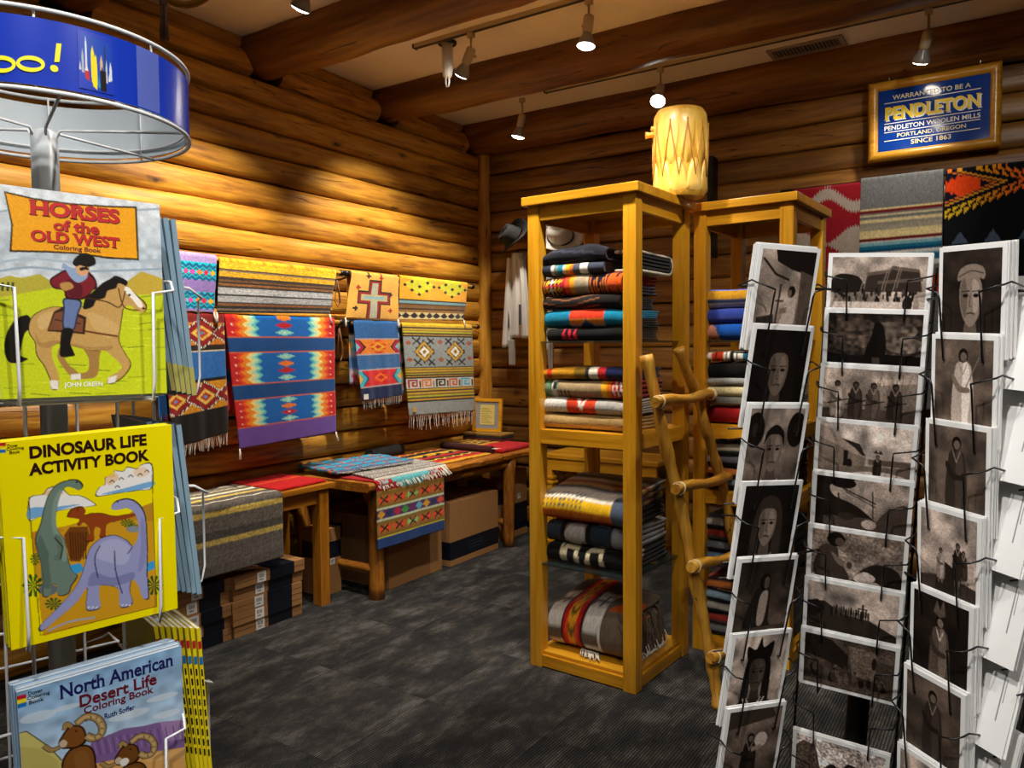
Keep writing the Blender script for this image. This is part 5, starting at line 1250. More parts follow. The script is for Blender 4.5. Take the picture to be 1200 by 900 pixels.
# ================================================================ white book spinner on the left
PX_, PY_ = -1.287, .620
N1 = math.radians(-15.5)
rk = thing('book_spinner_rack', 'white wire book spinner with a blue header ring at the left', 'display rack', (PX_, PY_, 0))
MB().lathe([(.0195, .02), (.0195, 1.895), (.012, 1.90), (.0005, 1.90)], 24).build('pole', plain('pole_grey', '#ccd2d6', rough=.35), rk)
MB().lathe([(.0005, .0), (.21, .0), (.215, .012), (.20, .022), (.0005, .03)], 40).build('base', M_WHITEWIRE, rk)
RB = .212; ZB0, ZB1 = 1.906, 1.995
def ring(z, r, wire, name='ring_wire'): MB().tube([(r*math.cos(a), r*math.sin(a), z) for a in np.linspace(0, 2*math.pi, 72, endpoint=False)], wire, 8, closed=True).build(name, M_WHITEWIRE, rk)
ring(ZB0-.006, RB, .0032); ring(ZB1+.012, RB, .0032); ring(ZB0+.012, RB-.006, .002)
def cylband(r, z0, z1, a0, a1, n, mat, name, out=True):
    vs = []; 
    for k in range(n+1):
        a = a0+(a1-a0)*k/n; vs += [(r*math.cos(a), r*math.sin(a), z0), (r*math.cos(a), r*math.sin(a), z1)]
    fs = [(2*k, 2*k+2, 2*k+3, 2*k+1) if out else (2*k, 2*k+1, 2*k+3, 2*k+2) for k in range(n)]
    return MB().add(vs, fs, True).build(name, mat, rk)
o = cylband(RB, ZB0, ZB1, 0, 2*math.pi, 72, plain('header_blue', '#1838b4', rough=.25, spec=.5), 'header_band'); tag(o, 'bright blue header band')
o = cylband(RB-.0025, ZB0, ZB1, 0, 2*math.pi, 72, plain('header_white', '#d9e4ec', rough=.5), 'header_lining', False); tag(o, 'white inside of the header band')
for k in range(8):
    a = k*math.pi/4+.3; MB().tube([((RB-.005)*math.cos(a), (RB-.005)*math.sin(a), ZB0-.006), ((RB-.005)*math.cos(a), (RB-.005)*math.sin(a), ZB1+.012)], .0016, 6).build('upright_wire', M_WHITEWIRE, rk)
for k in range(6):
    a = k*math.pi/3-.35; MB().tube([(.016*math.cos(a), .016*math.sin(a), 1.885), (.024*math.cos(a), .024*math.sin(a), 1.899), (RB*math.cos(a), RB*math.sin(a), ZB0-.006)], .0024, 6).build('spoke', M_WHITEWIRE, rk)
def ray_cyl(px, py):                     # near side of the header ring
    d = ray(px, py); ox, oy = -PX_, -PY_; a = d.x**2+d.y**2; b = 2*(ox*d.x+oy*d.y); c = ox*ox+oy*oy-RB**2; t = (-b-math.sqrt(max(0, b*b-4*a*c)))/(2*a)
    q = CAMPOS+d*t; return math.atan2(q.y-PY_, q.x-PX_), q.z
A0, _z = ray_cyl(36, 75)
def cyl(x, z, e=.0012): a = A0+x/RB; return ((RB+e)*math.cos(a), (RB+e)*math.sin(a), z)
M_HY = plain('header_yellow', '#f2ea1c', rough=.35)
def ring_glyph(cx, cz, rx, rz, w, tilt=.25):
    n = 40; vs = []
    for k in range(n):
        a = 2*math.pi*k/n; q = w*(.75+.35*abs(math.sin(a)))
        for s in (-.5, .5):
            x = (rx+s*q)*math.cos(a); z = (rz+s*q)*math.sin(a); vs.append(cyl(cx+x+z*tilt, cz+z))
    return MB().add(vs, [(2*k, 2*k+1, (2*k+3) % (2*n), (2*k+2) % (2*n)) for k in range(n)]).build('lettering', M_HY, rk)
def place_px(px, py): a, z = ray_cyl(px, py); return (a-A0)*RB, z
x, z = place_px(36, 75); ring_glyph(x, z, .0140, .0080, .0052)
x, z = place_px(2, 75.5); ring_glyph(x, z, .0140, .0085, .0052)
c = [place_px(*q) for q in ((66, 51), (72, 51.5), (69.5, 73), (63.5, 73))]; MB().add([cyl(*q) for q in c], [(0, 3, 2, 1)]).build('lettering', M_HY, rk)
x, z = place_px(63.5, 80.5); vs = [cyl(x+.0048*math.cos(a), z+.0046*math.sin(a)) for a in np.linspace(0, 2*math.pi, 16, endpoint=False)]; MB().add(vs, [tuple(range(16))]).build('lettering', M_HY, rk)
# pencils printed on the band
cv = Canvas(72, 84, '#1838b4'); 
cv.poly([(.12, .04), (.9, .12), (.95, .6), (.5, .8), (.06, .5)], '#1646b2', raw=True)
for u, top, c, w in ((.06, .52, '#c8c8c8', .05), (.13, .30, '#a8b0b8', .05), (.22, .08, '#d8dce4', .04), (.23, .55, '#e8e0d8', .09), (.40, .22, '#f2e01c', .08), (.48, .35, '#e8d81c', .06), (.56, .7, '#1c8ab0', .05), (.64, .34, '#d8b088', .07), (.66, .55, '#1a1614', .09), (.74, .12, '#2a3038', .03), (.78, .4, '#c8ccd4', .04), (.90, .42, '#d8dce0', .06), (.86, .62, '#e8e8e8', .05)):
    cv.poly([(u-w*.7, top+.14), (u-w*.1, top), (u+w*.5, top+.14), (u+w*.6, .93-abs(u-.55)*.5), (u-w*.6, .93-abs(u-.55)*.5)], c, raw=True)
cv.poly([(.17, .68), (.30, .68), (.30, .86), (.18, .80)], '#c01c2c', raw=True); cv.poly([(.36, .40), (.50, .40), (.50, .97), (.38, .92)], '#f0dc14', raw=True); cv.poly([(.60, .62), (.76, .62), (.76, .97), (.60, .97)], '#14110f', raw=True)
xa, za = place_px(91, 60); xb, zb_ = place_px(134, 114); img = cv.out(); ih, iw = img.shape[:2]
zz_, xx_ = np.meshgrid(np.linspace(ZB1-.004, ZB0+.006, ih), np.linspace(xa, xb, iw), indexing='ij'); aa = A0+xx_/RB
P = np.stack([(RB+.0010)*np.cos(aa), (RB+.0010)*np.sin(aa), zz_], -1)
link('printed_pencils', grid_mesh('printed_pencils', P, img), M_PRINT, rk)
xa, _ = place_px(160, 100); xb, _ = place_px(186, 120)
m_, nt_, b_ = newmat('clear_tape'); b_.inputs['Base Color'].default_value = (*lin('#8fa0e0'), 1); b_.inputs['Alpha'].default_value = .35; b_.inputs['Roughness'].default_value = .15
vs = []
for k in range(7):
    x = xa+(xb-xa)*k/6; vs += [cyl(x, ZB0+.001, .0016), cyl(x, ZB1-.001, .0016)]
o = MB().add(vs, [(2*k, 2*k+2, 2*k+3, 2*k+1) for k in range(6)], True).build('tape', m_, rk)

# pocket wires, four faces, four levels
LEV = (1.487, 1.163, .838, .515)
def face_pt(ang, x, y, z): n = Vector((math.cos(ang), math.sin(ang), 0)); r = Vector((-n.y, n.x, 0)); return n*y+r*x+Vector((0, 0, z))
pocket_mb = MB(); 
def pocket_mesh():
    m = MB(); w = .0023
    for s in (-1, 1):
        m.tube([(s*.116, .135, .172), (s*.118, .215, .165), (s*.112, .243, .150), (s*.084, .246, .146), (s*.082, .247, .02), (s*.082, .240, -.006), (s*.08, .14, -.008)], w, 6)
    m.tube([(-.1, .19, -.008), (.1, .19, -.008)], w, 6); m.tube([(-.118, .138, -.008), (.118, .138, -.008)], w, 6); m.tube([(-.118, .138, .172), (.118, .138, .172)], w, 6)
    return m.mesh('pocket_wire')
pm = pocket_mesh(); pm.materials.append(M_WHITEWIRE)
for f_ in range(4):
    ang = N1+f_*math.pi/2
    for z in LEV:
        o = link('pocket_wire', pm, None, rk); o.location = (0, 0, z); o.rotation_euler[2] = ang-math.pi/2; o.scale = (1, .82 if f_ == 1 else 1, 1)
    for x in (-.06, .06): MB().tube([face_pt(ang, x, .134, .35), face_pt(ang, x, .134, 1.72)], .0025, 6).build('upright_wire', M_WHITEWIRE, rk)
    for z in (.36, 1.71): MB().tube([face_pt(ang, -.06, .134, z), face_pt(ang, 0, .0, z), face_pt(ang, .06, .134, z)], .0025, 6).build('stay_wire', M_WHITEWIRE, rk)
    # outward pocket hooks point away from the pole; local +y of the pocket is the outward direction
# ---- books
BW, BH = .209, .279
M_PAGES = plain('page_edges', '#d8d4ca', rough=.9, var=.1)
def book(label, mat_cover, thick=.006, name='coloring_book', group=None, page=None):
    t = thing(name, label, 'book', (0, 0, 0), group=group)
    m = MB(); m.box((-BW/2, 0, -BH/2), (BW/2, .0006, BH/2)); m.box((-BW/2, thick-.0006, -BH/2), (BW/2, thick, BH/2)); m.box((-BW/2-.0004, 0, -BH/2), (-BW/2+.0004, thick, BH/2))
    m.build('cover', mat_cover, t)
    MB().box((-BW/2+.0005, .0007, -BH/2+.001), (BW/2-.002, thick-.0007, BH/2-.001)).build('pages', page or M_PAGES, t)
    return t
def pose(t, c, right, up, off=0.):
    r = Vector(right).normalized(); u = (Vector(up)-r*Vector(up).dot(r)).normalized(); a = u.cross(r)
    t.rotation_mode = 'QUATERNION'; t.rotation_quaternion = Matrix(((r.x, a.x, u.x), (r.y, a.y, u.y), (r.z, a.z, u.z))).to_quaternion(); t.location = Vector(c)+a*off
def cover_uv(cvs):
    def f(x, y): q = cvs.m([(x, y)])[0]; return q
    return f
def on_cover(uv, dx=0, dy=0): 
    return lambda x, y: ((uv[0]-.5)*BW+x+dx, -.0006, (.5-uv[1])*BH+y+dy)
def letters(t, cvs, s, box, mat, bold=.02, serif=0., shadow=None, spacing=1., rot=0.):
    """box in crop pixels: left-mid, right-mid, height"""
    a, b = cvs.m([box[0], box[1]]); hh = np.linalg.norm((cvs.m([(box[0][0], box[0][1]-box[2]/2)])[0]-cvs.m([(box[0][0], box[0][1]+box[2]/2)])[0])*np.array([BW, BH]))
    mid = (a+b)/2; w = (b[0]-a[0])*BW; sl = -(b[1]-a[1])*BH/w*.0
    if shadow: lettering(t, s, shadow, lambda x, y: ((mid[0]-.5)*BW+x+.0009, -.0004, (.5-mid[1])*BH+y-.0009), width=w, height=hh, bold=bold, serif=serif, spacing=spacing)
    return lettering(t, s, mat, lambda x, y: ((mid[0]-.5)*BW+x, -.0007, (.5-mid[1])*BH+y), width=w, height=hh, bold=bold, serif=serif, spacing=spacing)
NB = (210, 280)
M_INKR = plain('ink_red', '#c01a1a', rough=.4); M_INKB = plain('ink_black', '#140c0c', rough=.4); M_INKN = plain('ink_navy', '#1a1a58', rough=.4); M_INKM = plain('ink_maroon', '#6a1420', rough=.4); M_INKW = plain('ink_white', '#f2f0e6', rough=.4)
# -- horses
c1 = Canvas(*NB, '#c6ced4').frame([(-16, 53), (580, 130), (632, 835), (-16, 874)])
c1.vgrad('#dfe4e6', '#b9c4cc', 0, .30); c1.vgrad('#b9c4cc', '#d4dade', .30, .46); c1.grain(.10, 16)
for y, c in ((150, '#9fb0bc'), (330, '#a8b8c4'), (362, '#93a6b4')): c1.line([(-20, y+10), (120, y-8), (300, y+6), (600, y-4)], 3, c, True)
c1.poly([(-20, 400), (30, 388), (90, 392), (150, 378), (215, 420), (330, 430), (420, 450), (620, 450), (640, 880), (-20, 880)], '#c4cf1e')
c1.poly([(-20, 402), (40, 384), (80, 395), (150, 378), (225, 425), (-20, 470)], '#b4a83a'); c1.poly([(430, 450), (470, 405), (520, 368), (560, 380), (600, 395), (612, 455)], '#c2a53a'); c1.poly([(360, 430), (420, 408), (470, 440), (400, 460)], '#a8a83c')
rg = np.random.default_rng(5)
for k in range(70):
    x = rg.uniform(-10, 600); y = rg.uniform(455, 850); c1.line([(x, y), (x+rg.uniform(30, 90), y+rg.uniform(-10, 6))], 1.2, ('#8fa31a', '#dbe33a', '#a3b41c', '#6d8a20')[k % 4])
for x in (10, 30, 48): c1.line([(x, 440), (x+3, 412)], 3, '#3a4a24')
c1.poly([(30, 83), (140, 108), (260, 125), (400, 135), (500, 138), (506, 240), (512, 328), (400, 322), (280, 305), (160, 300), (42, 298), (52, 200)], '#3a2a10'); c1.poly([(36, 90), (140, 114), (260, 131), (400, 141), (494, 144), (500, 240), (506, 321), (400, 315), (280, 299), (160, 293), (50, 291), (58, 200)], '#f0a416')
K = '#17120f'; T_ = '#c39a58'; T2_ = '#a47c42'
c1.poly([(105, 535), (60, 548), (22, 600), (8, 665), (22, 715), (60, 722), (98, 705), (70, 690), (78, 640), (92, 600), (115, 580)], K, True)
c1.poly([(222, 660), (250, 720), (285, 752), (300, 772), (288, 790), (262, 772), (232, 735), (212, 695)], T2_, True)
c1.poly([(310, 650), (330, 700), (325, 752), (270, 762), (262, 784), (305, 784), (362, 768), (372, 690), (380, 640)], T2_, True)
horse = [(432, 388), (447, 405), (470, 420), (500, 448), (535, 478), (546, 500), (535, 520), (512, 512), (488, 492), (462, 502), (456, 535), (450, 580), (446, 630), (470, 680), (492, 722), (468, 768), (425, 800), (402, 798), (412, 775), (448, 752), (458, 728), (420, 690), (390, 668), (340, 668), (280, 655), (225, 640), (192, 655), (190, 700), (214, 775), (212, 825), (186, 826), (182, 790), (160, 735), (132, 690), (126, 640), (104, 600), (110, 552), (142, 520), (200, 500), (250, 502), (310, 500), (345, 462), (385, 420), (420, 404)]
c1.poly(horse, '#2a1c10', True); c1.poly([((x-300)*.982+300, (y-600)*.985+600) for x, y in horse], T_, True)
c1.poly([(130, 600), (150, 640), (200, 630), (260, 640), (340, 655), (420, 650), (400, 668), (300, 658), (225, 642), (180, 660), (140, 650)], T2_, True, alpha=.7); c1.poly([(330, 520), (350, 580), (400, 620), (440, 600), (430, 560)], '#d8b478', True, alpha=.5); c1.poly([(140, 545), (180, 520), (230, 520), (200, 560), (150, 590)], '#dab67c', True, alpha=.6)
c1.poly([(470, 422), (500, 450), (530, 490), (518, 502), (490, 470), (462, 440)], '#efe8dc', True); c1.ell(480, 455, 5, 4, K); c1.ell(534, 505, 5, 4, K)
for q in ([(180, 790), (214, 790), (213, 826), (186, 827)], [(405, 775), (440, 765), (432, 795), (404, 800)], [(262, 765), (300, 760), (300, 785), (262, 786)]): c1.poly(q, '#e2ddd2')
c1.poly([(430, 384), (470, 402), (468, 418), (440, 412), (430, 430), (400, 440), (390, 465), (360, 475), (345, 500), (312, 508), (318, 470), (350, 440), (380, 412), (410, 395)], K, True)
c1.line([(465, 440), (445, 500), (395, 480), (290, 460)], 1.6, '#4a2a18', True); c1.line([(440, 430), (462, 500), (515, 512)], 1.6, '#5a3018', True); c1.line([(300, 590), (360, 600), (438, 612)], 2.6, '#6a3a1c', True)
c1.poly([(174, 595), (200, 520), (235, 500), (322, 540), (316, 606), (260, 600)], '#3a2014'); c1.poly([(180, 590), (204, 526), (240, 515), (312, 548), (308, 598), (255, 592)], '#7a4a30'); c1.line([(205, 550), (300, 565)], 1.5, '#3a2014')
c1.poly([(240, 468), (304, 478), (292, 530), (276, 590), (240, 600), (232, 560), (236, 510)], '#2a3048', True); c1.poly([(244, 474), (298, 482), (286, 530), (272, 585), (244, 592), (238, 556), (242, 510)], '#6678a4', True)
c1.poly([(232, 588), (272, 588), (262, 640), (272, 672), (276, 690), (226, 694), (222, 660)], K, True)
c1.poly([(188, 400), (215, 378), (250, 362), (310, 358), (350, 388), (362, 425), (345, 440), (312, 472), (250, 470), (238, 440), (200, 430)], '#2a0c10', True); c1.poly([(194, 403), (220, 382), (252, 368), (306, 364), (344, 392), (354, 424), (312, 464), (256, 464), (244, 436), (204, 426)], '#7c1f28', True); c1.poly([(250, 400), (300, 410), (305, 460), (260, 460)], '#5a1620', True)
c1.poly([(228, 412), (262, 408), (275, 428), (245, 440), (228, 430)], '#b88a4a', True); c1.poly([(240, 338), (262, 352), (300, 362), (326, 368), (322, 395), (290, 410), (262, 388), (246, 362), (232, 356)], '#8fa4c4', True)
c1.poly([(286, 335), (330, 340), (332, 368), (312, 385), (288, 372)], '#d8a070', True); c1.poly([(298, 356), (322, 352), (332, 362), (316, 362), (302, 366)], K, True); c1.ell(312, 347, 3, 2, K)
c1.poly([(272, 336), (290, 312), (318, 302), (348, 314), (356, 340), (330, 352), (300, 346), (284, 350)], K, True)
c1.grain(.06, 2)
b1 = book('horse coloring book: cowboy riding a tan horse, in the top pocket', plain('cover_sky', '#c8d0d4', rough=.35), .005)
print_sheet('cover_print', c1.out(), BW, BH, M_PRINT, b1, -.0002)
letters(b1, c1, 'HORSES', ((116, 142), (440, 168), 54), M_INKR, .045, .055, M_INKB); letters(b1, c1, 'of the', ((203, 203), (367, 213), 40), M_INKR, .03, .03, M_INKB); letters(b1, c1, 'OLD WEST', ((120, 240), (444, 262), 42), M_INKR, .035, .05, M_INKB); letters(b1, c1, 'Coloring Book', ((203, 283), (376, 293), 22), M_INKM, .02, .02)
letters(b1, c1, 'JOHN GREEN', ((235, 812), (385, 805), 26), M_INKW, .015, .02)
P_R, P_U = (.235, .972, .0), (-.03, .012, .999)
pose(b1, (-1.078, .566, 1.628), (.21, .978, -.005), (-.045, .018, .999))
# -- dinosaurs
c2 = Canvas(*NB, '#f8e600').frame([(-10, 157), (643, 90), (672, 778), (38, 939)])
c2.poly([(118, 490), (240, 468), (340, 440), (470, 438), (520, 400), (574, 378), (592, 768), (160, 882), (140, 700)], '#d49c1e'); c2.poly([(450, 440), (520, 398), (574, 378), (578, 450)], '#c08a24'); c2.poly([(118, 490), (200, 470), (240, 480), (150, 560), (122, 560)], '#c88c1c')
c2.poly([(240, 500), (262, 470), (330, 468), (338, 520), (300, 600), (262, 598)], '#7a4418'); 
for k in range(7): c2.line([(262+k*10, 490), (268+k*9, 590)], 1.4, '#4a2810')
cl = [(107, 370), (128, 352), (160, 348), (180, 325), (215, 318), (242, 332), (262, 350), (300, 352), (330, 365), (362, 388), (320, 396), (230, 408), (150, 430), (108, 446)]; c2.poly(cl, '#2a2a2a', True); c2.poly([((x-220)*.97+220, (y-380)*.95+380) for x, y in cl], '#f4f2ee', True); c2.poly([(112, 400), (200, 395), (300, 385), (230, 405), (112, 440)], '#5aa0d8', True, alpha=.8); c2.poly([(165, 350), (185, 330), (215, 325), (240, 345), (200, 350)], '#eec08a', True, alpha=.8)
cl = [(362, 356), (370, 325), (392, 312), (395, 285), (425, 282), (430, 260), (462, 262), (478, 246), (515, 252), (530, 238), (570, 236), (572, 322), (520, 334), (440, 345)]; c2.poly(cl, '#2a2a2a', True); c2.poly([((x-470)*.97+470, (y-300)*.95+300) for x, y in cl], '#f4f2ee', True); c2.poly([(380, 348), (470, 325), (570, 300), (570, 320), (470, 340)], '#5aa0d8', True, alpha=.8); c2.poly([(395, 290), (430, 268), (445, 290), (410, 315)], '#eec08a', True, alpha=.7); c2.poly([(500, 262), (540, 246), (560, 270), (520, 285)], '#eec08a', True, alpha=.5)
for x, y in ((420, 300), (455, 290), (490, 280), (525, 275), (550, 262), (440, 320)): c2.line([(x-8, y+4), (x, y-4), (x+9, y+3)], 1.2, '#3a3a3a', True)
c2.poly([(250, 615), (300, 605), (318, 630), (280, 652)], '#3aa0dc'); c2.poly([(548, 610), (580, 595), (584, 625), (552, 640)], '#3aa0dc')
for x, y, rx, ry in ((122, 690, 36, 40), (130, 590, 16, 22), (580, 690, 30, 34), (200, 760, 30, 22), (478, 455, 24, 14), (500, 470, 20, 12)):
    for k in range(10): a = k*.63; c2.poly([(x, y), (x+rx*math.cos(a-.18), y+ry*math.sin(a-.18)), (x+rx*1.15*math.cos(a), y+ry*1.15*math.sin(a)), (x+rx*math.cos(a+.18), y+ry*math.sin(a+.18))], '#1e4a1c' if k % 2 else '#2c6424')
c2.ell(180, 705, 34, 22, '#6a7078'); c2.ell(500, 478, 26, 12, '#8a9098')
gd = [(312, 312), (302, 330), (280, 322), (252, 318), (230, 345), (215, 395), (210, 450), (222, 490), (242, 515), (252, 570), (268, 630), (292, 655), (270, 690), (256, 722), (218, 728), (210, 690), (192, 690), (184, 730), (158, 730), (160, 680), (152, 610), (138, 560), (132, 510), (150, 460), (165, 400), (182, 350), (212, 312), (252, 296), (290, 293)]
c2.poly(gd, '#20261f', True); c2.poly([((x-210)*.95+210, (y-540)*.985+540) for x, y in gd], '#6f8577', True); c2.poly([(236, 330), (216, 380), (208, 440), (222, 492), (240, 520), (252, 580), (236, 600), (222, 540), (196, 480), (196, 400), (214, 345)], '#8ca294', True, alpha=.7); c2.poly([(150, 500), (175, 560), (190, 690), (160, 690), (150, 600), (138, 550)], '#52675b', True, alpha=.7)
c2.poly([(205, 500), (232, 512), (236, 560), (228, 592), (206, 596), (202, 580), (218, 560)], '#627868', True); c2.poly([(152, 540), (180, 560), (178, 600), (150, 592)], '#5a6f62', True); c2.line([(205, 510), (236, 545), (226, 590)], 1.3, '#20261f'); c2.ell(288, 303, 4, 3, K)
rd = [(252, 432), (262, 408), (282, 396), (308, 393), (320, 408), (316, 424), (345, 418), (385, 418), (430, 428), (500, 420), (514, 427), (440, 448), (404, 458), (396, 480), (396, 505), (374, 508), (378, 478), (360, 470), (352, 490), (352, 520), (322, 524), (336, 500), (332, 468), (312, 452), (300, 465), (290, 460), (298, 442), (274, 436)]
c2.poly(rd, '#2a0e06', True); c2.poly([((x-370)*.97+370, (y-450)*.95+450) for x, y in rd], '#96431a', True); c2.ell(292, 405, 3, 2.5, K)
pdn = [(420, 400), (424, 382), (446, 368), (484, 363), (520, 380), (545, 420), (553, 480), (556, 560), (556, 640), (562, 720), (560, 742), (540, 738), (522, 690), (498, 668), (490, 712), (500, 758), (468, 776), (450, 765), (446, 705), (400, 690), (376, 690), (372, 730), (378, 772), (350, 786), (322, 778), (326, 700), (285, 755), (210, 820), (160, 862), (143, 862), (150, 840), (220, 770), (285, 692), (315, 620), (336, 552), (380, 512), (432, 500), (478, 520), (500, 540), (520, 510), (523, 455), (508, 415), (480, 396), (445, 402)]
c2.poly(pdn, '#2a2a40', True); c2.poly([((x-400)*.975+400, (y-600)*.98+600) for x, y in pdn], '#9a9dcc', True); c2.poly([(380, 530), (440, 515), (490, 550), (470, 610), (400, 600), (360, 580)], '#b8bade', True, alpha=.7); c2.poly([(350, 640), (420, 660), (500, 640), (500, 668), (440, 690), (370, 690), (330, 690)], '#7478a8', True, alpha=.7); c2.poly([(535, 430), (548, 500), (545, 600), (520, 640), (530, 540), (528, 470)], '#7f83b4', True, alpha=.6)
c2.line([(375, 540), (356, 590), (368, 660)], 1.3, '#2a2a40', True); c2.line([(430, 560), (436, 640), (460, 720)], 1.3, '#2a2a40', True); c2.line([(498, 545), (480, 570)], 1.3, '#2a2a40'); c2.ell(442, 376, 3, 2.5, K)
for x in (330, 345, 360, 458, 472, 486): c2.line([(x, 776-(x > 400)*8), (x+6, 770-(x > 400)*8)], 1.5, '#f0f0f0')
c2.line([(180, 862), (260, 828), (355, 812)], 3, '#a8a8b4', True); c2.line([(108, 360), (118, 490), (150, 880), (592, 770), (574, 378), (570, 236)], .9, '#5a4a10')
for k, (c, y) in enumerate((('#c01c24', 165), ('#f2e21c', 178), ('#1c70c0', 190))): c2.poly([(-8, y-6), (24, y-8), (24, y+4), (-8, y+6)], c)
b2 = book('yellow dinosaur activity book with a purple long-necked dinosaur, in the middle pocket', plain('cover_yellow', '#f2e000', rough=.35), .006)
print_sheet('cover_print', c2.out(), BW, BH, M_PRINT, b2, -.0002)
letters(b2, c2, 'DINOSAUR LIFE', ((110, 184), (550, 152), 47), M_INKM if False else plain('ink_dino', '#2a0a0a', rough=.4), .04, .0); letters(b2, c2, 'ACTIVITY BOOK', ((107, 249), (560, 207), 46), MATS['ink_dino'], .04, .0)
letters(b2, c2, 'Dover', ((28, 168), (68, 165), 12), M_INKB, .01); letters(b2, c2, 'Coloring', ((24, 180), (90, 176), 13), M_INKB, .01); letters(b2, c2, 'Book', ((36, 192), (75, 188), 12), M_INKB, .01)
D_R, D_U = (.278, .96, .039), (.098, -.068, .993)
pose(b2, (-1.050, .554, 1.302), D_R, D_U)
# -- desert
c3 = Canvas(*NB, '#93b5d6').frame([(92, 525), (778, 322), (815, 1130), (125, 1445)])
c3.vgrad('#86aed4', '#b4cbe0', 0, .45); c3.grain(.14, 24)
for x, y, rx, ry in ((560, 640, 90, 20), (180, 640, 80, 24), (700, 560, 70, 14), (300, 600, 60, 12), (720, 640, 60, 16), (150, 560, 40, 10)): c3.ell(x, y, rx, ry, '#dfe6ee', -.28, .6)
c3.poly([(400, 770), (470, 735), (540, 705), (620, 695), (690, 678), (800, 668), (810, 820), (500, 880), (380, 860)], '#7d5f94'); c3.poly([(690, 678), (800, 668), (806, 760), (720, 770)], '#a888b4', alpha=.8)
for k in range(24): x = 410+k*16; c3.line([(x, 760-(x-400)*.18), (x+14, 830-(x-400)*.16)], 1.2, '#5c4274' if k % 2 else '#9c7cb0')
c3.poly([(95, 716), (130, 708), (165, 735), (230, 790), (275, 850), (290, 1000), (110, 1000)], '#c9c06e'); c3.poly([(95, 780), (180, 790), (260, 850), (280, 1000), (110, 1000)], '#b8a85a', alpha=.7); c3.line([(98, 716), (130, 708), (165, 735), (230, 790), (275, 850)], 1.4, '#5a5230')
c3.poly([(420, 870), (600, 830), (800, 800), (830, 1200), (120, 1500), (118, 1000), (300, 900)], '#d8a25c'); c3.poly([(600, 835), (800, 805), (802, 850), (640, 870)], '#e0b070', alpha=.8)
def ram(dx, dy, s, c):
    f = lambda pts: [(300+dx+(x-300)*s, 720+dy+(y-720)*s) for x, y in pts]
    c3.poly(f([(275, 1060), (272, 900), (282, 840), (318, 792), (378, 778), (414, 810), (424, 900), (430, 1060)]), '#2a1808', True); c3.poly(f([(282, 1060), (280, 900), (290, 842), (322, 800), (376, 786), (406, 814), (416, 900), (422, 1060)]), c, True); c3.poly(f([(330, 820), (380, 810), (396, 870), (380, 960), (340, 900)]), '#8a5c2c', True, alpha=.7)
    c3.poly(f([(262, 772), (272, 742), (300, 700), (335, 682), (372, 700), (380, 760), (345, 792), (300, 796), (274, 794)]), '#2a1808', True); c3.poly(f([(268, 770), (278, 745), (304, 706), (335, 690), (366, 705), (372, 755), (340, 784), (300, 788), (278, 788)]), c, True); c3.poly(f([(266, 768), (284, 752), (300, 764), (292, 786), (272, 788)]), '#c8b49a', True); c3.ell(*f([(338, 712)])[0], 6*s, 4*s, K)
    for w, cc in ((40*s, '#2a1c0c'), (33*s, '#a48450'), (14*s, '#c4a874')):
        c3.line(f([(345, 672), (382, 645), (425, 655), (448, 695), (438, 735), (408, 748), (385, 738)]), w/3.75, cc, True)
    for w, cc in ((26*s, '#2a1c0c'), (20*s, '#a48450')): c3.line(f([(318, 690), (298, 678), (290, 700)]), w/3.75, cc, True); c3.line(f([(205, 782), (232, 800), (262, 790)]), w/3.75, cc, True)
    for k in range(7): a = -2.4+k*.62; p = (408+34*math.cos(a), 698+44*math.sin(a)); q = (408+46*math.cos(a), 698+58*math.sin(a)); c3.line(f([p, q]), 1.3, '#5a4020')
ram(0, 0, 1, '#7d4c1e'); ram(232, 92, .92, '#6f4219')
c3.poly([(522, 862), (545, 845), (562, 858), (548, 882), (528, 884)], '#e8e2d8', True)
for k, c in enumerate(('#c01c24', '#f2e21c', '#1c70c0')): c3.poly([(90, 545+k*19), (134, 532+k*19), (134, 551+k*19), (90, 564+k*19)], c)
b3 = book('desert life coloring book with two bighorn rams, in the bottom pocket', plain('cover_blue', '#9ab8d4', rough=.35), .006)
print_sheet('cover_print', c3.out(), BW, BH, M_PRINT, b3, -.0002)
letters(b3, c3, 'North American', ((270, 518), (744, 392), 66), M_INKN, .02, .035); letters(b3, c3, 'Desert Life', ((352, 562), (676, 480), 58), M_INKM, .02, .035); letters(b3, c3, 'Coloring Book', ((370, 608), (664, 535), 46), M_INKM, .018, .03); letters(b3, c3, 'Ruth Soffer', ((456, 640), (585, 605), 26), M_INKN, .015, .02)
letters(b3, c3, 'Dover', ((140, 530), (200, 515), 18), M_INKB, .01); letters(b3, c3, 'Coloring', ((135, 552), (230, 530), 20), M_INKB, .01); letters(b3, c3, 'Book', ((142, 572), (205, 556), 18), M_INKB, .01)
pose(b3, (-1.075, .576, .968), D_R, D_U)
# -- copies behind the three front books
def backing(src_cover, label, centre, right, up, n, step, group, start, page=None):
    first = None
    for k in range(n):
        t = book(label, src_cover, .0055, group=group, page=page) if first is None else copy_tree(first)
        first = first or t
        rr = random.uniform(-.004, .004); c = Vector(centre)+Vector(right)*(rr)+Vector((0, 0, -.001*k+random.uniform(-.003, .001)))
        pose(t, c, right, up, start+k*step)
backing(MATS['cover_sky'], 'further copy standing behind the horse coloring book', (-1.078, .566, 1.628), (.21, .978, -.005), (-.045, .018, .999), 3, .0068, 'copies behind the horse book', .006)
backing(MATS['cover_yellow'], 'further copy standing behind the yellow dinosaur book', (-1.050, .554, 1.302), D_R, D_U, 5, .0068, 'copies behind the dinosaur book', .007)
backing(MATS['cover_blue'], 'further copy standing behind the desert life book', (-1.075, .576, .968), D_R, D_U, 6, .0068, 'copies behind the desert book', .007)
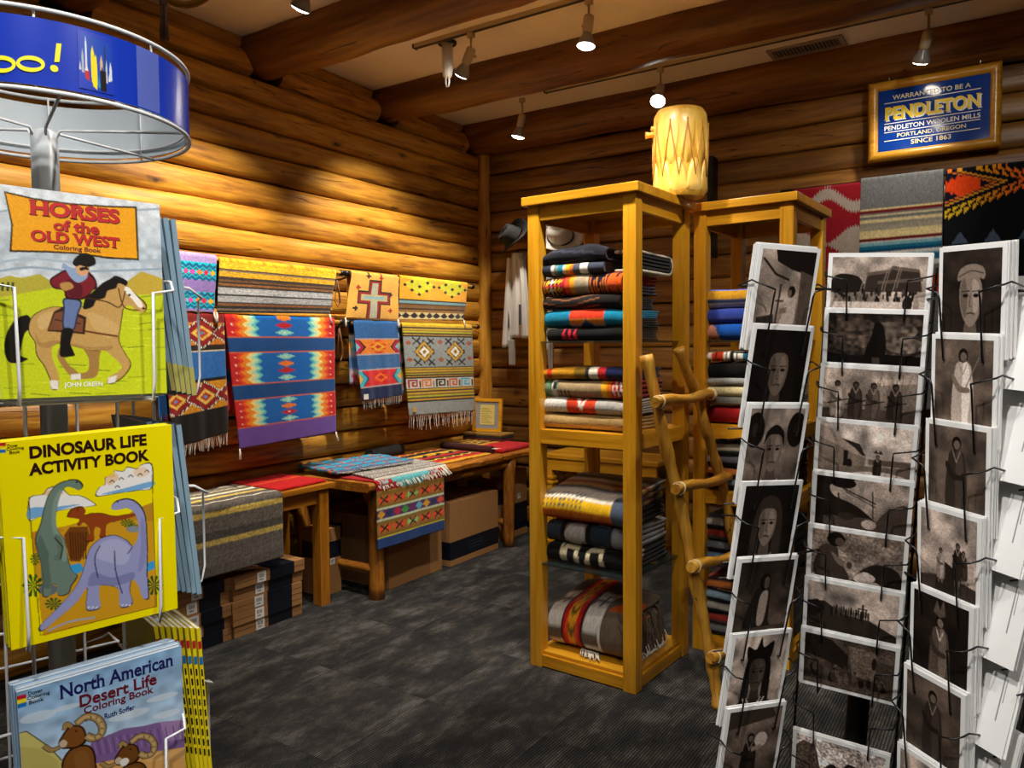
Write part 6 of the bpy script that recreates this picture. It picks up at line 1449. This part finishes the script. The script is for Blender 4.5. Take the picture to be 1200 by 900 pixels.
# -- books on the next face, seen on edge
M_GB = plain('grey_blue_cover', '#7c98aa', rough=.5); M_DK = plain('dark_cover', '#20262c', rough=.5); M_YC = plain('yellow_cover', '#d8c414', rough=.45)
def spine(t, lev):
    if lev == 2:
        for z0, z1, m_ in ((.105, .118, '#b01c24'), (.092, .105, '#d8c81c'), (.079, .092, '#1c6aa8')):
            MB().box((-BW/2-.0009, .0004, z0), (-BW/2-.0003, .0054, z1)).build('spine_stripe', plain('stripe'+m_[1:], m_, rough=.4) if 'stripe'+m_[1:] not in MATS else MATS['stripe'+m_[1:]], t)
        m = MB()
        for k in range(9): m.box((-BW/2-.0009, .0018, .06-k*.017), (-BW/2-.0003, .0044, .071-k*.017))
        m.build('spine_text', M_INKB, t)
    else: MB().box((-BW/2-.0009, .0, -BH/2), (-BW/2-.0003, .0072, -BH/2+.045)).build('spine_foot', plain('spine_olive', '#a8a050', rough=.5) if 'spine_olive' not in MATS else MATS['spine_olive'], t) if lev == 0 else None
n2 = Vector((math.cos(N1+math.pi/2), math.sin(N1+math.pi/2), 0)); r2 = Vector((-n2.y, n2.x, 0)); pole = Vector((PX_, PY_, 0))
for lev, (zz_, n_, step, o0, mat_, pg, lab) in enumerate(((LEV[0], 5, .0086, .128, M_GB, M_DK, 'slate blue board book seen edge-on, in the upper side pocket'), (LEV[1], 5, .0086, .128, M_GB, M_DK, 'slate blue board book seen edge-on, in the middle side pocket'), (LEV[2], 8, .0068, .128, M_YC, None, 'thin yellow book seen on its spine, in the lower side pocket'))):
    first = None
    for k in range(n_):
        if first is None: t = book(lab, mat_, .0074 if lev < 2 else .0058, 'board_book' if lev < 2 else 'coloring_book', 'books in the side pockets level %s' % ('one', 'two', 'three')[lev], pg); first = t; spine(t, lev)
        else: t = copy_tree(first)
        up = Vector((0, 0, 1))-n2*(.14-.012*k) ; c = pole+n2*(o0+k*step)+r2*(-.028-.003*k)+Vector((0, 0, zz_+.139-.002*k))
        # local -y faces outward
        pose(t, c, r2, up)
if True:
    pass
# ================================================================ black postcard spinner on the right
UPC = Vector((.06, 0, .998)).normalized()
def panel(c, right): r = Vector(right); r = (r-UPC*r.dot(UPC)).normalized(); return Vector(c), r, UPC.cross(r)      # a = away from the viewer
def sc(c, k): return CAMPOS+(Vector(c)-CAMPOS)*k
PANELS = {'L': (panel(sc((-.283, 1.107, 1.359), 1.09), (.618, .785, -.037)), .1102*1.09, 7, .111, .160, 1),
          'C': (panel((-.201, 1.358, 1.427), (.997, .06, -.058)), .0909, 7, .152, .104, 0),
          'R': (panel((-.069, 1.204, 1.384), (.778, -.627, -.033)), .1204, 6, .104, .152, 1)}
base = Vector((-.26, 1.46, 0))
pr_ = thing('postcard_spinner', 'black wire postcard spinner leaning slightly, filled with sepia photo cards', 'display rack', tuple(base))
def B_(p): return Vector(p)-base
# ---- sepia photographs, painted as generic scenes
def sep(v): v = max(0, min(1, v))**1.22*1.06; return [.035+v*.91, .020+v*.875-.03*math.sin(v*3.14), .012+v*.85-.055*math.sin(v*3.14)]
def hexs(v): return '#%02x%02x%02x' % tuple(int(c*255) for c in sep(v))
def ph_base(w, h, a, b, seed):
    c = Canvas(w, h, hexs(a)); c.rng = np.random.default_rng(seed); t = c.Y[..., None]; c.a = np.array(sep(a))*(1-t)+np.array(sep(b))*t; c.grain(.36, 40); c.grain(.12, 14); return c
def figure_head(c, bg, skin=.52, hair=.08, cloth=.16, neck=True, band=False, buns=False, long=True, tilt=0., s=1., cx=.5, cy=.42):
    P = lambda pts: [(cx+(x-.5)*s, cy+(y-.42)*s) for x, y in pts]
    c.poly(P([(.10, 1.2), (.14, .86), (.30, .72), (.70, .72), (.86, .84), (.92, 1.2)]), hexs(cloth), True)
    if long: c.poly(P([(.26, .78), (.27, .40), (.34, .20), (.5, .14), (.66, .20), (.74, .40), (.75, .80), (.62, .78), (.6, .5), (.4, .5), (.38, .8)]), hexs(hair), True)
    if buns:
        for x in (.16, .84): c.ell(*P([(x, .22)])[0], .15*s, .17*s, hexs(hair)); c.ell(*P([(x, .22)])[0], .05*s, .07*s, hexs(hair+.1))
    c.poly(P([(.43, .60), (.57, .60), (.60, .76), (.40, .76)]), hexs(skin*.7))
    c.poly(P([(.36, .36), (.40, .26), (.5, .235), (.60, .26), (.64, .36), (.63, .48), (.58, .58), (.5, .63), (.42, .58), (.37, .48)]), hexs(skin), True)
    c.poly(P([(.37, .36), (.42, .28), (.46, .40), (.44, .56), (.39, .50)]), hexs(skin*.7), True, alpha=.7); c.poly(P([(.52, .30), (.60, .33), (.60, .48), (.54, .52)]), hexs(min(.95, skin*1.3)), True, alpha=.6)
    c.poly(P([(.34, .36), (.36, .24), (.5, .17), (.64, .24), (.66, .37), (.60, .28), (.5, .26), (.40, .28)]), hexs(hair), True)
    if band: c.poly(P([(.34, .30), (.36, .22), (.5, .18), (.65, .21), (.66, .29), (.5, .26)]), hexs(.55), True); c.line(P([(.35, .27), (.5, .23), (.65, .25)]), 1.5, hexs(.3), True)
    for x in (.435, .565): c.ell(*P([(x, .405)])[0], .035*s, .014*s, hexs(.08)); c.line(P([(x-.045, .375), (x+.045, .372)]), 1.2, hexs(.12))
    c.line(P([(.50, .40), (.485, .475), (.515, .485)]), 1.1, hexs(skin*.6)); c.line(P([(.455, .535), (.5, .528), (.548, .535)]), 1.5, hexs(.14))
    if neck:
        for k in range(4): c.line(P([(.37+.02*k, .70+.02*k), (.42, .80+.05*k), (.5, .86+.05*k), (.58, .80+.05*k), (.63-.02*k, .70+.02*k)]), 1.4, hexs(.78-.1*(k % 2)), True)
def figure_stand(c, x, y0, y1, robe=.2, skin=.45, hair=.07, w=.16, staff=False, wrap=False):
    h = y1-y0; wx = 1.5 if c.w < c.h else .75; P = lambda pts: [(x+a*h*wx, y0+b*h) for a, b in pts]
    c.poly(P([(-.11, .30), (-.07, .17), (.07, .17), (.12, .30), (.14, .60), (.11, .88), (-.11, .88), (-.14, .6)]), hexs(robe), True)
    c.poly(P([(.0, .2), (.07, .2), (.10, .5), (.06, .85), (.0, .85)]), hexs(min(1, robe*1.4+.05)), True, alpha=.6)
    c.poly(P([(-.07, .86), (-.02, .86), (-.03, 1.), (-.08, 1.)]), hexs(skin)); c.poly(P([(.02, .86), (.07, .86), (.08, 1.), (.03, 1.)]), hexs(skin))
    c.ell(*P([(0, .09)])[0], .06*h*wx, .078*h, hexs(hair)); c.ell(*P([(0.005, .105)])[0], .040*h*wx, .052*h, hexs(skin))
    c.line(P([(-.05, .17), (.0, .30), (.05, .17)]), 1.2, hexs(.6)); c.poly(P([(-.12, .3), (-.03, .42), (.08, .44), (.08, .49), (-.05, .49), (-.14, .36)]), hexs(robe*.7), True)
    if staff: c.line(P([(.02, .48), (.2, .1)]), 1.6, hexs(.5))
def P_portrait(seed, bg, **k):
    def f(w, h): c = ph_base(w, h, bg, bg*.55, seed); figure_head(c, bg, **k); c.grain(.12, 2); return c.out()
    return f
def P_stand(seed, bg, **k):
    def f(w, h):
        c = ph_base(w, h, bg, bg*.8, seed); c.poly([(0, .86), (.5, .84), (1, .87), (1, 1), (0, 1)], hexs(bg*.55)); figure_stand(c, .5, .08, .97, **k); c.grain(.14, 2); return c.out()
    return f
def P_loom(w, h):
    c = ph_base(w, h, .62, .5, 1); c.poly([(.25, 0), (1, 0), (1, .25), (.6, .2), (.3, .12)], hexs(.10)); c.line([(.05, .1), (.3, .25), (.55, .30)], 3, hexs(.15)); c.line([(.42, .35), (.40, .80)], 3, hexs(.25)); c.line([(.36, .52), (.5, .52)], 2, hexs(.2)); c.poly([(.05, .7), (.35, .66), (.4, 1), (.05, 1)], hexs(.2)); c.poly([(.75, .2), (1, .25), (1, 1), (.8, 1)], hexs(.35))
    c.poly([(.5, 1), (.38, .92), (.48, .74), (.55, .52), (.62, .46), (.72, .5), (.75, .7), (.7, .8), (.62, .98)], hexs(.72), True); c.ell(.63, .42, .07, .06, hexs(.08)); c.ell(.60, .44, .04, .04, hexs(.45)); c.poly([(.45, .6), (.58, .58), (.58, .64), (.45, .66)], hexs(.5)); c.ell(.84, .35, .05, .04, hexs(.3)); c.grain(.15, 2); return c.out()
def P_pueblo(w, h):
    c = ph_base(w, h, .72, .6, 2); c.poly([(0, .42), (.1, .3), (.3, .36), (.34, .6), (0, .62)], hexs(.12), True); c.poly([(.36, .62), (.38, .28), (.62, .22), (.64, .16), (.92, .22), (.96, .6)], hexs(.22)); c.poly([(.38, .28), (.62, .22), (.64, .16), (.92, .22), (.92, .27), (.64, .23), (.62, .28), (.38, .34)], hexs(.4)); c.poly([(.5, .42), (.96, .36), (.96, .42), (.5, .48)], hexs(.38))
    for x in (.32, .54, .66): c.line([(x, .62), (x+.06, .18)], 1.2, hexs(.55)); c.line([(x+.03, .62), (x+.08, .2)], 1.2, hexs(.5))
    r = np.random.default_rng(3)
    for k in range(60): x = r.uniform(.02, .9); y = r.uniform(.58, .78); c.ell(x, y, .012, .05, hexs(r.uniform(.05, .35)))
    c.poly([(0, .8), (1, .78), (1, 1), (0, 1)], hexs(.78)); c.ell(.82, .82, .05, .14, hexs(.12)); c.ell(.91, .84, .03, .12, hexs(.6)); c.grain(.18, 2); return c.out()
def P_robe(w, h):
    c = ph_base(w, h, .16, .3, 4)
    for x, y, rx, ry, v in ((.25, .2, .25, .12, .32), (.7, .3, .25, .16, .5), (.82, .55, .2, .14, .62), (.5, .5, .3, .12, .42), (.2, .45, .2, .1, .35), (.85, .15, .15, .08, .3)): c.ell(x, y, rx, ry, hexs(v), 0, .6)
    c.grain(.5, 10); c.poly([(0, .72), (.3, .76), (.6, .72), (1, .74), (1, 1), (0, 1)], hexs(.06)); c.poly([(.44, .80), (.42, .66), (.47, .42), (.50, .20), (.55, .16), (.60, .24), (.63, .5), (.63, .68), (.60, .80)], hexs(.05), True); c.poly([(.49, .78), (.57, .78), (.58, .9), (.5, .9)], hexs(.35), alpha=.7); c.grain(.12, 2); return c.out()
def P_group(w, h):
    c = ph_base(w, h, .66, .5, 5); c.poly([(0, .75), (1, .7), (1, 1), (0, 1)], hexs(.3)); r = np.random.default_rng(9)
    for k in range(40): x = r.uniform(0, 1); c.line([(x, .5), (x+r.uniform(-.1, .1), r.uniform(.05, .3))], .8, hexs(.5))
    c.poly([(.5, .3), (1, .2), (1, .75), (.5, .7)], hexs(.42), alpha=.5)
    for x, rb in ((.16, .55), (.36, .2), (.55, .3), (.78, .18)): figure_stand(c, x, .22, .98, robe=rb, skin=.3); c.line([(x-.1, .66), (x+.12, .56)], 1.6, hexs(.05))
    c.grain(.2, 2); return c.out()
def P_village(w, h):
    c = ph_base(w, h, .78, .72, 6); c.poly([(0, .05), (.12, .12), (.25, .28), (.45, .36), (.52, .60), (.52, .78), (0, .9)], hexs(.5)); c.poly([(0, .05), (.12, .12), (.25, .28), (.45, .36), (.52, .60), (.4, .55), (.2, .42), (0, .28)], hexs(.62)); c.poly([(.25, .28), (.45, .36), (.52, .58), (.48, .56), (.4, .44)], hexs(.18)); c.poly([(.28, .5), (.33, .5), (.33, .78), (.28, .8)], hexs(.1)); c.ell(.35, .74, .03, .09, hexs(.1))
    c.poly([(.55, .62), (1, .6), (1, .72), (.55, .72)], hexs(.4)); c.poly([(0, .88), (.5, .76), (1, .72), (1, 1), (0, 1)], hexs(.45)); c.poly([(.4, .9), (.7, .84), (.95, .9), (.8, 1), (.4, 1)], hexs(.78), True); figure_stand(c, .65, .52, .96, robe=.12); c.poly([(.60, .50), (.63, .44), (.65, .50), (.68, .44), (.70, .51)], hexs(.15)); c.grain(.2, 2); return c.out()
def P_tree(w, h):
    c = ph_base(w, h, .68, .62, 7); c.poly([(0, 0), (.42, 0), (.3, .12), (.16, .16), (.2, .35), (.45, .5), (.68, .78), (.7, 1), (0, 1)], hexs(.12), True); c.ell(.3, .1, .14, .1, hexs(.08)); c.line([(.25, .3), (.3, .9)], 2, hexs(.15)); c.line([(.3, .2), (.66, .42)], 2, hexs(.2)); c.line([(.62, .2), (.64, .7)], 1.6, hexs(.2)); c.line([(.33, .25), (.66, .48)], 1.3, hexs(.25)); c.poly([(.64, 1), (.7, .7), (.8, .5), (1, .4), (1, 1)], hexs(.3), True); c.poly([(.1, .75), (.6, .7), (.7, .95), (.1, 1)], hexs(.3)); c.ell(.6, .82, .08, .09, hexs(.7)); c.ell(.35, .72, .09, .07, hexs(.2)); c.grain(.25, 2); return c.out()
def P_potter(w, h):
    c = ph_base(w, h, .5, .62, 8); c.grain(.3, 5); c.poly([(.05, .9), (.06, .5), (.14, .28), (.28, .3), (.32, .55), (.42, .8), (.4, .92)], hexs(.25), True); c.ell(.27, .16, .10, .14, hexs(.06)); c.ell(.31, .2, .05, .08, hexs(.35)); c.poly([(.22, .4), (.36, .55), (.44, .62), (.42, .68), (.3, .62)], hexs(.45), True); c.ell(.43, .62, .06, .11, hexs(.6)); c.ell(.43, .62, .03, .07, hexs(.3)); c.poly([(.5, .86), (.6, .62), (.75, .52), (.95, .6), (1, 1), (.5, 1)], hexs(.15), True); c.poly([(.48, .85), (.6, .7), (.72, .8), (.6, .95)], hexs(.8), True); c.ell(.66, .92, .12, .06, hexs(.7)); c.grain(.22, 2); return c.out()
def P_mesa(w, h):
    c = ph_base(w, h, .68, .74, 9); c.poly([(0, .4), (.2, .35), (.4, .55), (.7, .58), (1, .8), (1, 1), (0, 1)], hexs(.2)); c.poly([(0, .4), (.12, .34), (.2, .5), (.1, .7), (0, .7)], hexs(.1))
    for k in range(16): x = .28+k*.027; c.ell(x, .52-.02*(k % 3), .012, .1, hexs(.08+.2*(k % 2)))
    c.line([(.62, .3), (.62, .66)], 2.4, hexs(.15)); c.line([(.57, .38), (.67, .38)], 2, hexs(.15)); c.grain(.2, 2); return c.out()
def P_crowd(w, h):
    c = ph_base(w, h, .34, .26, 10); c.poly([(0, 0), (.3, .05), (.5, .3), (.5, .6), (.3, .5), (0, .4)], hexs(.14)); c.poly([(.5, .1), (.8, .12), (.8, .7), (.55, .66)], hexs(.46)); r = np.random.default_rng(4); c.poly([(.8, .3), (1, .3), (1, 1), (.8, 1)], hexs(.3))
    for k in range(26): x = r.uniform(.05, .92); y = r.uniform(.62, .86); c.ell(x, y, .03, .09, hexs(r.uniform(.05, .4))); c.ell(x, y-.1, .014, .03, hexs(r.uniform(.1, .5)))
    c.ell(.78, .35, .025, .12, hexs(.12)); c.poly([(0, .9), (1, .88), (1, 1), (0, 1)], hexs(.36)); c.grain(.35, 3); return c.out()
def P_rock(w, h):
    c = ph_base(w, h, .8, .8, 11); c.poly([(0, .25), (.08, .1), (.22, .15), (.25, .3), (.3, .7), (.1, 1), (0, 1)], hexs(.35)); c.poly([(.25, .8), (.4, .45), (.52, .5), (.6, .35), (.75, .4), (.9, .55), (1, .9), (1, 1), (.2, 1)], hexs(.16), True); c.grain(.5, 4); return c.out()
def P_riders(w, h):
    c = ph_base(w, h, .72, .62, 12); c.poly([(0, .7), (.5, .62), (1, .68), (1, 1), (0, 1)], hexs(.25)); c.poly([(.3, .66), (.35, .5), (.55, .52), (.62, .6), (.6, .95), (.3, .95)], hexs(.15), True)
    figure_stand(c, .38, .36, .72, robe=.55); figure_stand(c, .68, .26, .7, robe=.12, w=.2); figure_stand(c, .78, .32, .66, robe=.2); c.grain(.2, 2); return c.out()
def P_dancer(seed, bg):
    def f(w, h): c = ph_base(w, h, bg, bg*.8, seed); figure_stand(c, .5, .16, 1.05, robe=.35, skin=.5); c.poly([(.38, .16), (.44, .02), (.5, .12), (.56, 0), (.6, .16), (.5, .2)], hexs(.4)); c.line([(.45, .34), (.5, .44), (.56, .34)], 2, hexs(.75)); c.grain(.2, 3); return c.out()
    return f
def P_chief(w, h):
    c = ph_base(w, h, .72, .6, 13); figure_head(c, .6, skin=.3, hair=.06, cloth=.22, s=1.05, cy=.44); c.poly([(.3, .28), (.26, .12), (.42, .16), (.5, .02), (.56, .14), (.74, .08), (.7, .28), (.5, .2)], hexs(.07), True); c.line([(.3, 1), (.36, .82), (.3, .74)], 2.5, hexs(.75)); c.line([(.7, 1), (.64, .82), (.7, .74)], 2.5, hexs(.75)); c.grain(.15, 2); return c.out()
def P_bowl(w, h):
    c = ph_base(w, h, .14, .4, 14); c.poly([(.2, .8), (.3, .4), (.42, .3), (.6, .34), (.66, .7), (.8, .82)], hexs(.12), True); c.poly([(.44, .4), (.58, .36), (.56, .7), (.44, .72)], hexs(.62), True); c.ell(.5, .24, .1, .1, hexs(.06)); c.ell(.53, .25, .05, .07, hexs(.35)); c.poly([(0, .78), (1, .74), (1, 1), (0, 1)], hexs(.3)); c.ell(.74, .85, .16, .06, hexs(.65)); c.ell(.74, .85, .1, .035, hexs(.25)); c.grain(.15, 2); return c.out()
def P_basket(w, h):
    c = ph_base(w, h, .45, .36, 15); c.poly([(0, 0), (.8, .0), (.9, .12), (0, .22)], hexs(.25)); figure_stand(c, .46, .28, 1., robe=.12); c.ell(.66, .38, .12, .09, hexs(.78)); c.poly([(.5, .46), (.68, .44), (.68, .49), (.5, .52)], hexs(.6)); c.ell(.7, .9, .14, .1, hexs(.4)); c.line([(.1, .95), (.2, .7)], 1.6, hexs(.6)); c.grain(.2, 2); return c.out()
CARDS = {
 'L': [('weaver seated at a loom indoors', P_loom, 7), ('a dark long-haired portrait with pale beads', P_portrait(21, .06, skin=.42, cloth=.07, s=1.25, cy=.44), 2), ('a face with two large round hair buns', P_portrait(22, .60, skin=.46, buns=True, long=False, cloth=.12, s=1.12, cy=.46), 3), ('portrait of a child with a shell necklace', P_portrait(23, .10, skin=.5, hair=.22, cloth=.26, s=1.15, cy=.44), 3), ('person kneeling with a bowl, dark ground', P_bowl, 3), ('portrait with feathered headdress and beads on pale ground', P_chief, 4), ('standing figure holding a white basket', P_basket, 4)],
 'C': [('stepped pueblo with ladders and a crowd', P_pueblo, 3), ('dark robed silhouette under a cloudy sky', P_robe, 3), ('four standing men holding rifles', P_group, 3), ('adobe street with a water carrier', P_village, 3), ('bent tree and a thatched hut', P_tree, 3), ('potter kneeling beside a pale bowl', P_potter, 3), ('riders grouped around a cross on a mesa', P_mesa, 4), ('crowd in front of a rocky wall', P_crowd, 5), None, ('dark rocks against a white sky', P_rock, 5)],
 'R': [('a close face with a wrapped headband', P_portrait(31, .2, skin=.55, cloth=.12, neck=False, band=True, long=False, s=1.35, cy=.46), 9), ('standing person in a pale shirt holding a rifle', P_stand(32, .42, robe=.72, staff=True), 5), ('standing person in a long shawl holding a jar', P_stand(33, .42, robe=.22), 8), ('people with a rider on a pale hillside', P_riders, 9), ('dancer with a feathered head, dark ground', P_dancer(34, .12), 9), ('dim misty standing figure', P_stand(35, .36, robe=.2), 9), ('pale hillside view, low down', P_riders, 6)]}
M_CARDW = plain('card_white', '#e4e4e2', rough=.6)
def card_body(w, h):
    me = MB().box((-w/2, 0, -h), (w/2, .0013, 0)).mesh('postcard'); me.materials.append(M_CARDW); return me
where = {'L': 'left', 'C': 'middle', 'R': 'right'}
def setpose(o, c, r, u):
    a = u.cross(r); o.rotation_mode = 'QUATERNION'; o.rotation_quaternion = Matrix(((r.x, a.x, u.x), (r.y, a.y, u.y), (r.z, a.z, u.z))).to_quaternion(); o.location = c
TILT = {'L': 7, 'C': 8, 'R': 5}
for key, lst in CARDS.items():
    (c0, r, a), pitch, nfit, w, h, _ = PANELS[key]; bm_ = card_body(w, h)
    th = math.radians(TILT[key]); up_t = (UPC*math.cos(th)-a*math.sin(th)).normalized(); at = up_t.cross(r)
    for k, it in enumerate(lst):
        top = c0+UPC*((nfit-1)/2-k)*pitch
        # hooks of the pocket
        wn = MB()
        for s in (-1, 1):
            e = s*(w/2+.005); i_ = s*(w/2-(.020 if key != 'C' else .032)); q = lambda x, y, z: B_(top+r*x+a*y+UPC*z)
            z1 = -h*(.36 if key != 'C' else .34); zb = -h-.004; fy = -.012
            hk = MB().tube([q(e, .042, z1-.004), q(e, .006, z1+.004), q(e*.985, fy+.008, z1), q(e*.94, fy-.004, z1-.003), q(i_, fy-.006, z1-.010), q(i_*.99, fy-.003, z1-.018), q(i_*.96, fy+.012, zb), q(i_*.96, .042, zb)], .0014, 6).build('hook_wire', M_BLACKWIRE, pr_)
        MB().tube([q(-w/2-.005, .042, zb), q(w/2+.005, .042, zb)], .0014, 6).build('pocket_wire', M_BLACKWIRE, pr_)
        if it is None: continue
        desc, fn, n = it
        lab = 'sepia postcard of %s, %s column' % (desc, where[key])
        t = tag(link('postcard', bm_), lab, 'postcard', 'postcards on the spinner'); j = random.uniform(-.001, .001)
        rr = (r+UPC*random.uniform(-.012, .012)).normalized(); setpose(t, top+r*j, rr, up_t)
        land = key == 'C'; bw = .0065
        img = fn(126, 84) if land else fn(84, 122)
        iw, ih = w-2*bw, h-2*bw; hh_, ww_ = img.shape[:2]
        V, U = np.meshgrid(np.linspace(-bw, -h+bw, hh_), np.linspace(-w/2+bw, w/2-bw, ww_), indexing='ij')
        link('photo_print', grid_mesh('photo_print', np.stack([U, np.full_like(U, -.0004), V], -1), img, smooth=False), M_PHOTO, t)
        for m_ in range(n-1):
            o = tag(link('postcard', bm_), 'plain card edge stacked behind the %s postcard' % desc.split(',')[0], 'postcard', 'spare cards in the spinner pockets')
            setpose(o, top+at*(.0021*(m_+1))+r*random.uniform(-.0015, .0015)+UPC*random.uniform(-.002, .0025), (r+UPC*random.uniform(-.008, .008)).normalized(), (up_t-a*0+at*random.uniform(-.006, .012)).normalized())
# ---- cards facing away on the far side of the right wing: their white backs show
(c0, r, a), pitch, nfit, w, h, _ = PANELS['R']
m_txt = plain('card_back_ink', '#8d8f92', rough=.7)
for k in range(7):
    top = c0+UPC*((nfit-1)/2-k-.33)*pitch+a*.052+r*.042; th = math.radians(-11); upb = (UPC*math.cos(th)-a*math.sin(th)).normalized()
    for m_ in range(5):
        o = tag(link('postcard', card_body(w, h) if (k, m_) == (0, 0) else bk_me), 'white card back at the right edge, %s of the side column' % ('first row', 'second row', 'third row', 'fourth row', 'fifth row', 'sixth row', 'seventh row')[k], 'postcard', 'cards facing away on the side column')
        if (k, m_) == (0, 0): bk_me = o.data
        setpose(o, top+a*(.0022*m_)+r*random.uniform(-.001, .003), (r+UPC*random.uniform(-.02, .02)).normalized(), upb)
        if m_ == 0:
            mm = MB(); mm.box((w*.30, -.0006, -h*.72), (w*.315, -.0001, -h*.3)); mm.box((w*.34, -.0006, -h*.55), (w*.348, -.0001, -h*.34)); mm.build('printed_line', m_txt, o)
    for s in (-1, 1):
        e = s*(w/2+.004); q = lambda x, y, z: B_(top+r*x+a*y+UPC*z); z1 = -h*.4
        MB().tube([q(e, -.02, z1), q(e, .02, z1+.004), q(e*.96, .034, z1), q(s*(w/2-.02), .036, z1-.01), q(s*(w/2-.02), .02, -h-.004), q(s*(w/2-.02), -.02, -h-.006)], .0014, 6).build('hook_wire', M_BLACKWIRE, pr_)
# ---- frame of the spinner
axis0 = Vector((-.195, 1.47, 0)); pt_ = lambda z, x=0, y=0: Vector((axis0.x+x+.06*(z-1.4), axis0.y+y, z))
MB().tube([B_(pt_(.03)), B_(pt_(1.62))], .019, 16).build('pole', M_BLACKWIRE, pr_)
MB().lathe([(.0005, 0), (.2, 0), (.205, .012), (.19, .02), (.0005, .03)], 40, B_(pt_(0))).build('base', M_BLACKWIRE, pr_)
for key in 'LCR':
    (c0, r, a), pitch, nfit, w, h, _ = PANELS[key]
    for s in (-1, 1):
        e = s*(w/2+.005); top = c0+UPC*((nfit-1)/2*pitch-.02)+r*e+a*.042; bot = top-UPC*1.0
        if (key, s) not in (('L', -1), ('R', 1)): MB().tube([B_(top), B_(bot)], .0022, 6).build('upright_wire', M_BLACKWIRE, pr_)
        if key != 'C' and s == (1 if key == 'L' else -1):
            for z_ in np.arange(.0, 1.0, .0455):
                p_ = top-UPC*z_; MB().tube([B_(p_), B_(p_+a*.02-r*e*.1)], .0016, 5).build('stay_wire', M_BLACKWIRE, pr_)
    for z_ in (.06, .5, .94):
        p_ = c0+UPC*((nfit-1)/2*pitch-z_)+a*.043; MB().tube([B_(p_-r*w/2), B_(p_), B_(p_+r*w/2)], .002, 6).build('cross_wire', M_BLACKWIRE, pr_); MB().tube([B_(p_), B_(pt_(p_.z))], .002, 6).build('stay_wire', M_BLACKWIRE, pr_)
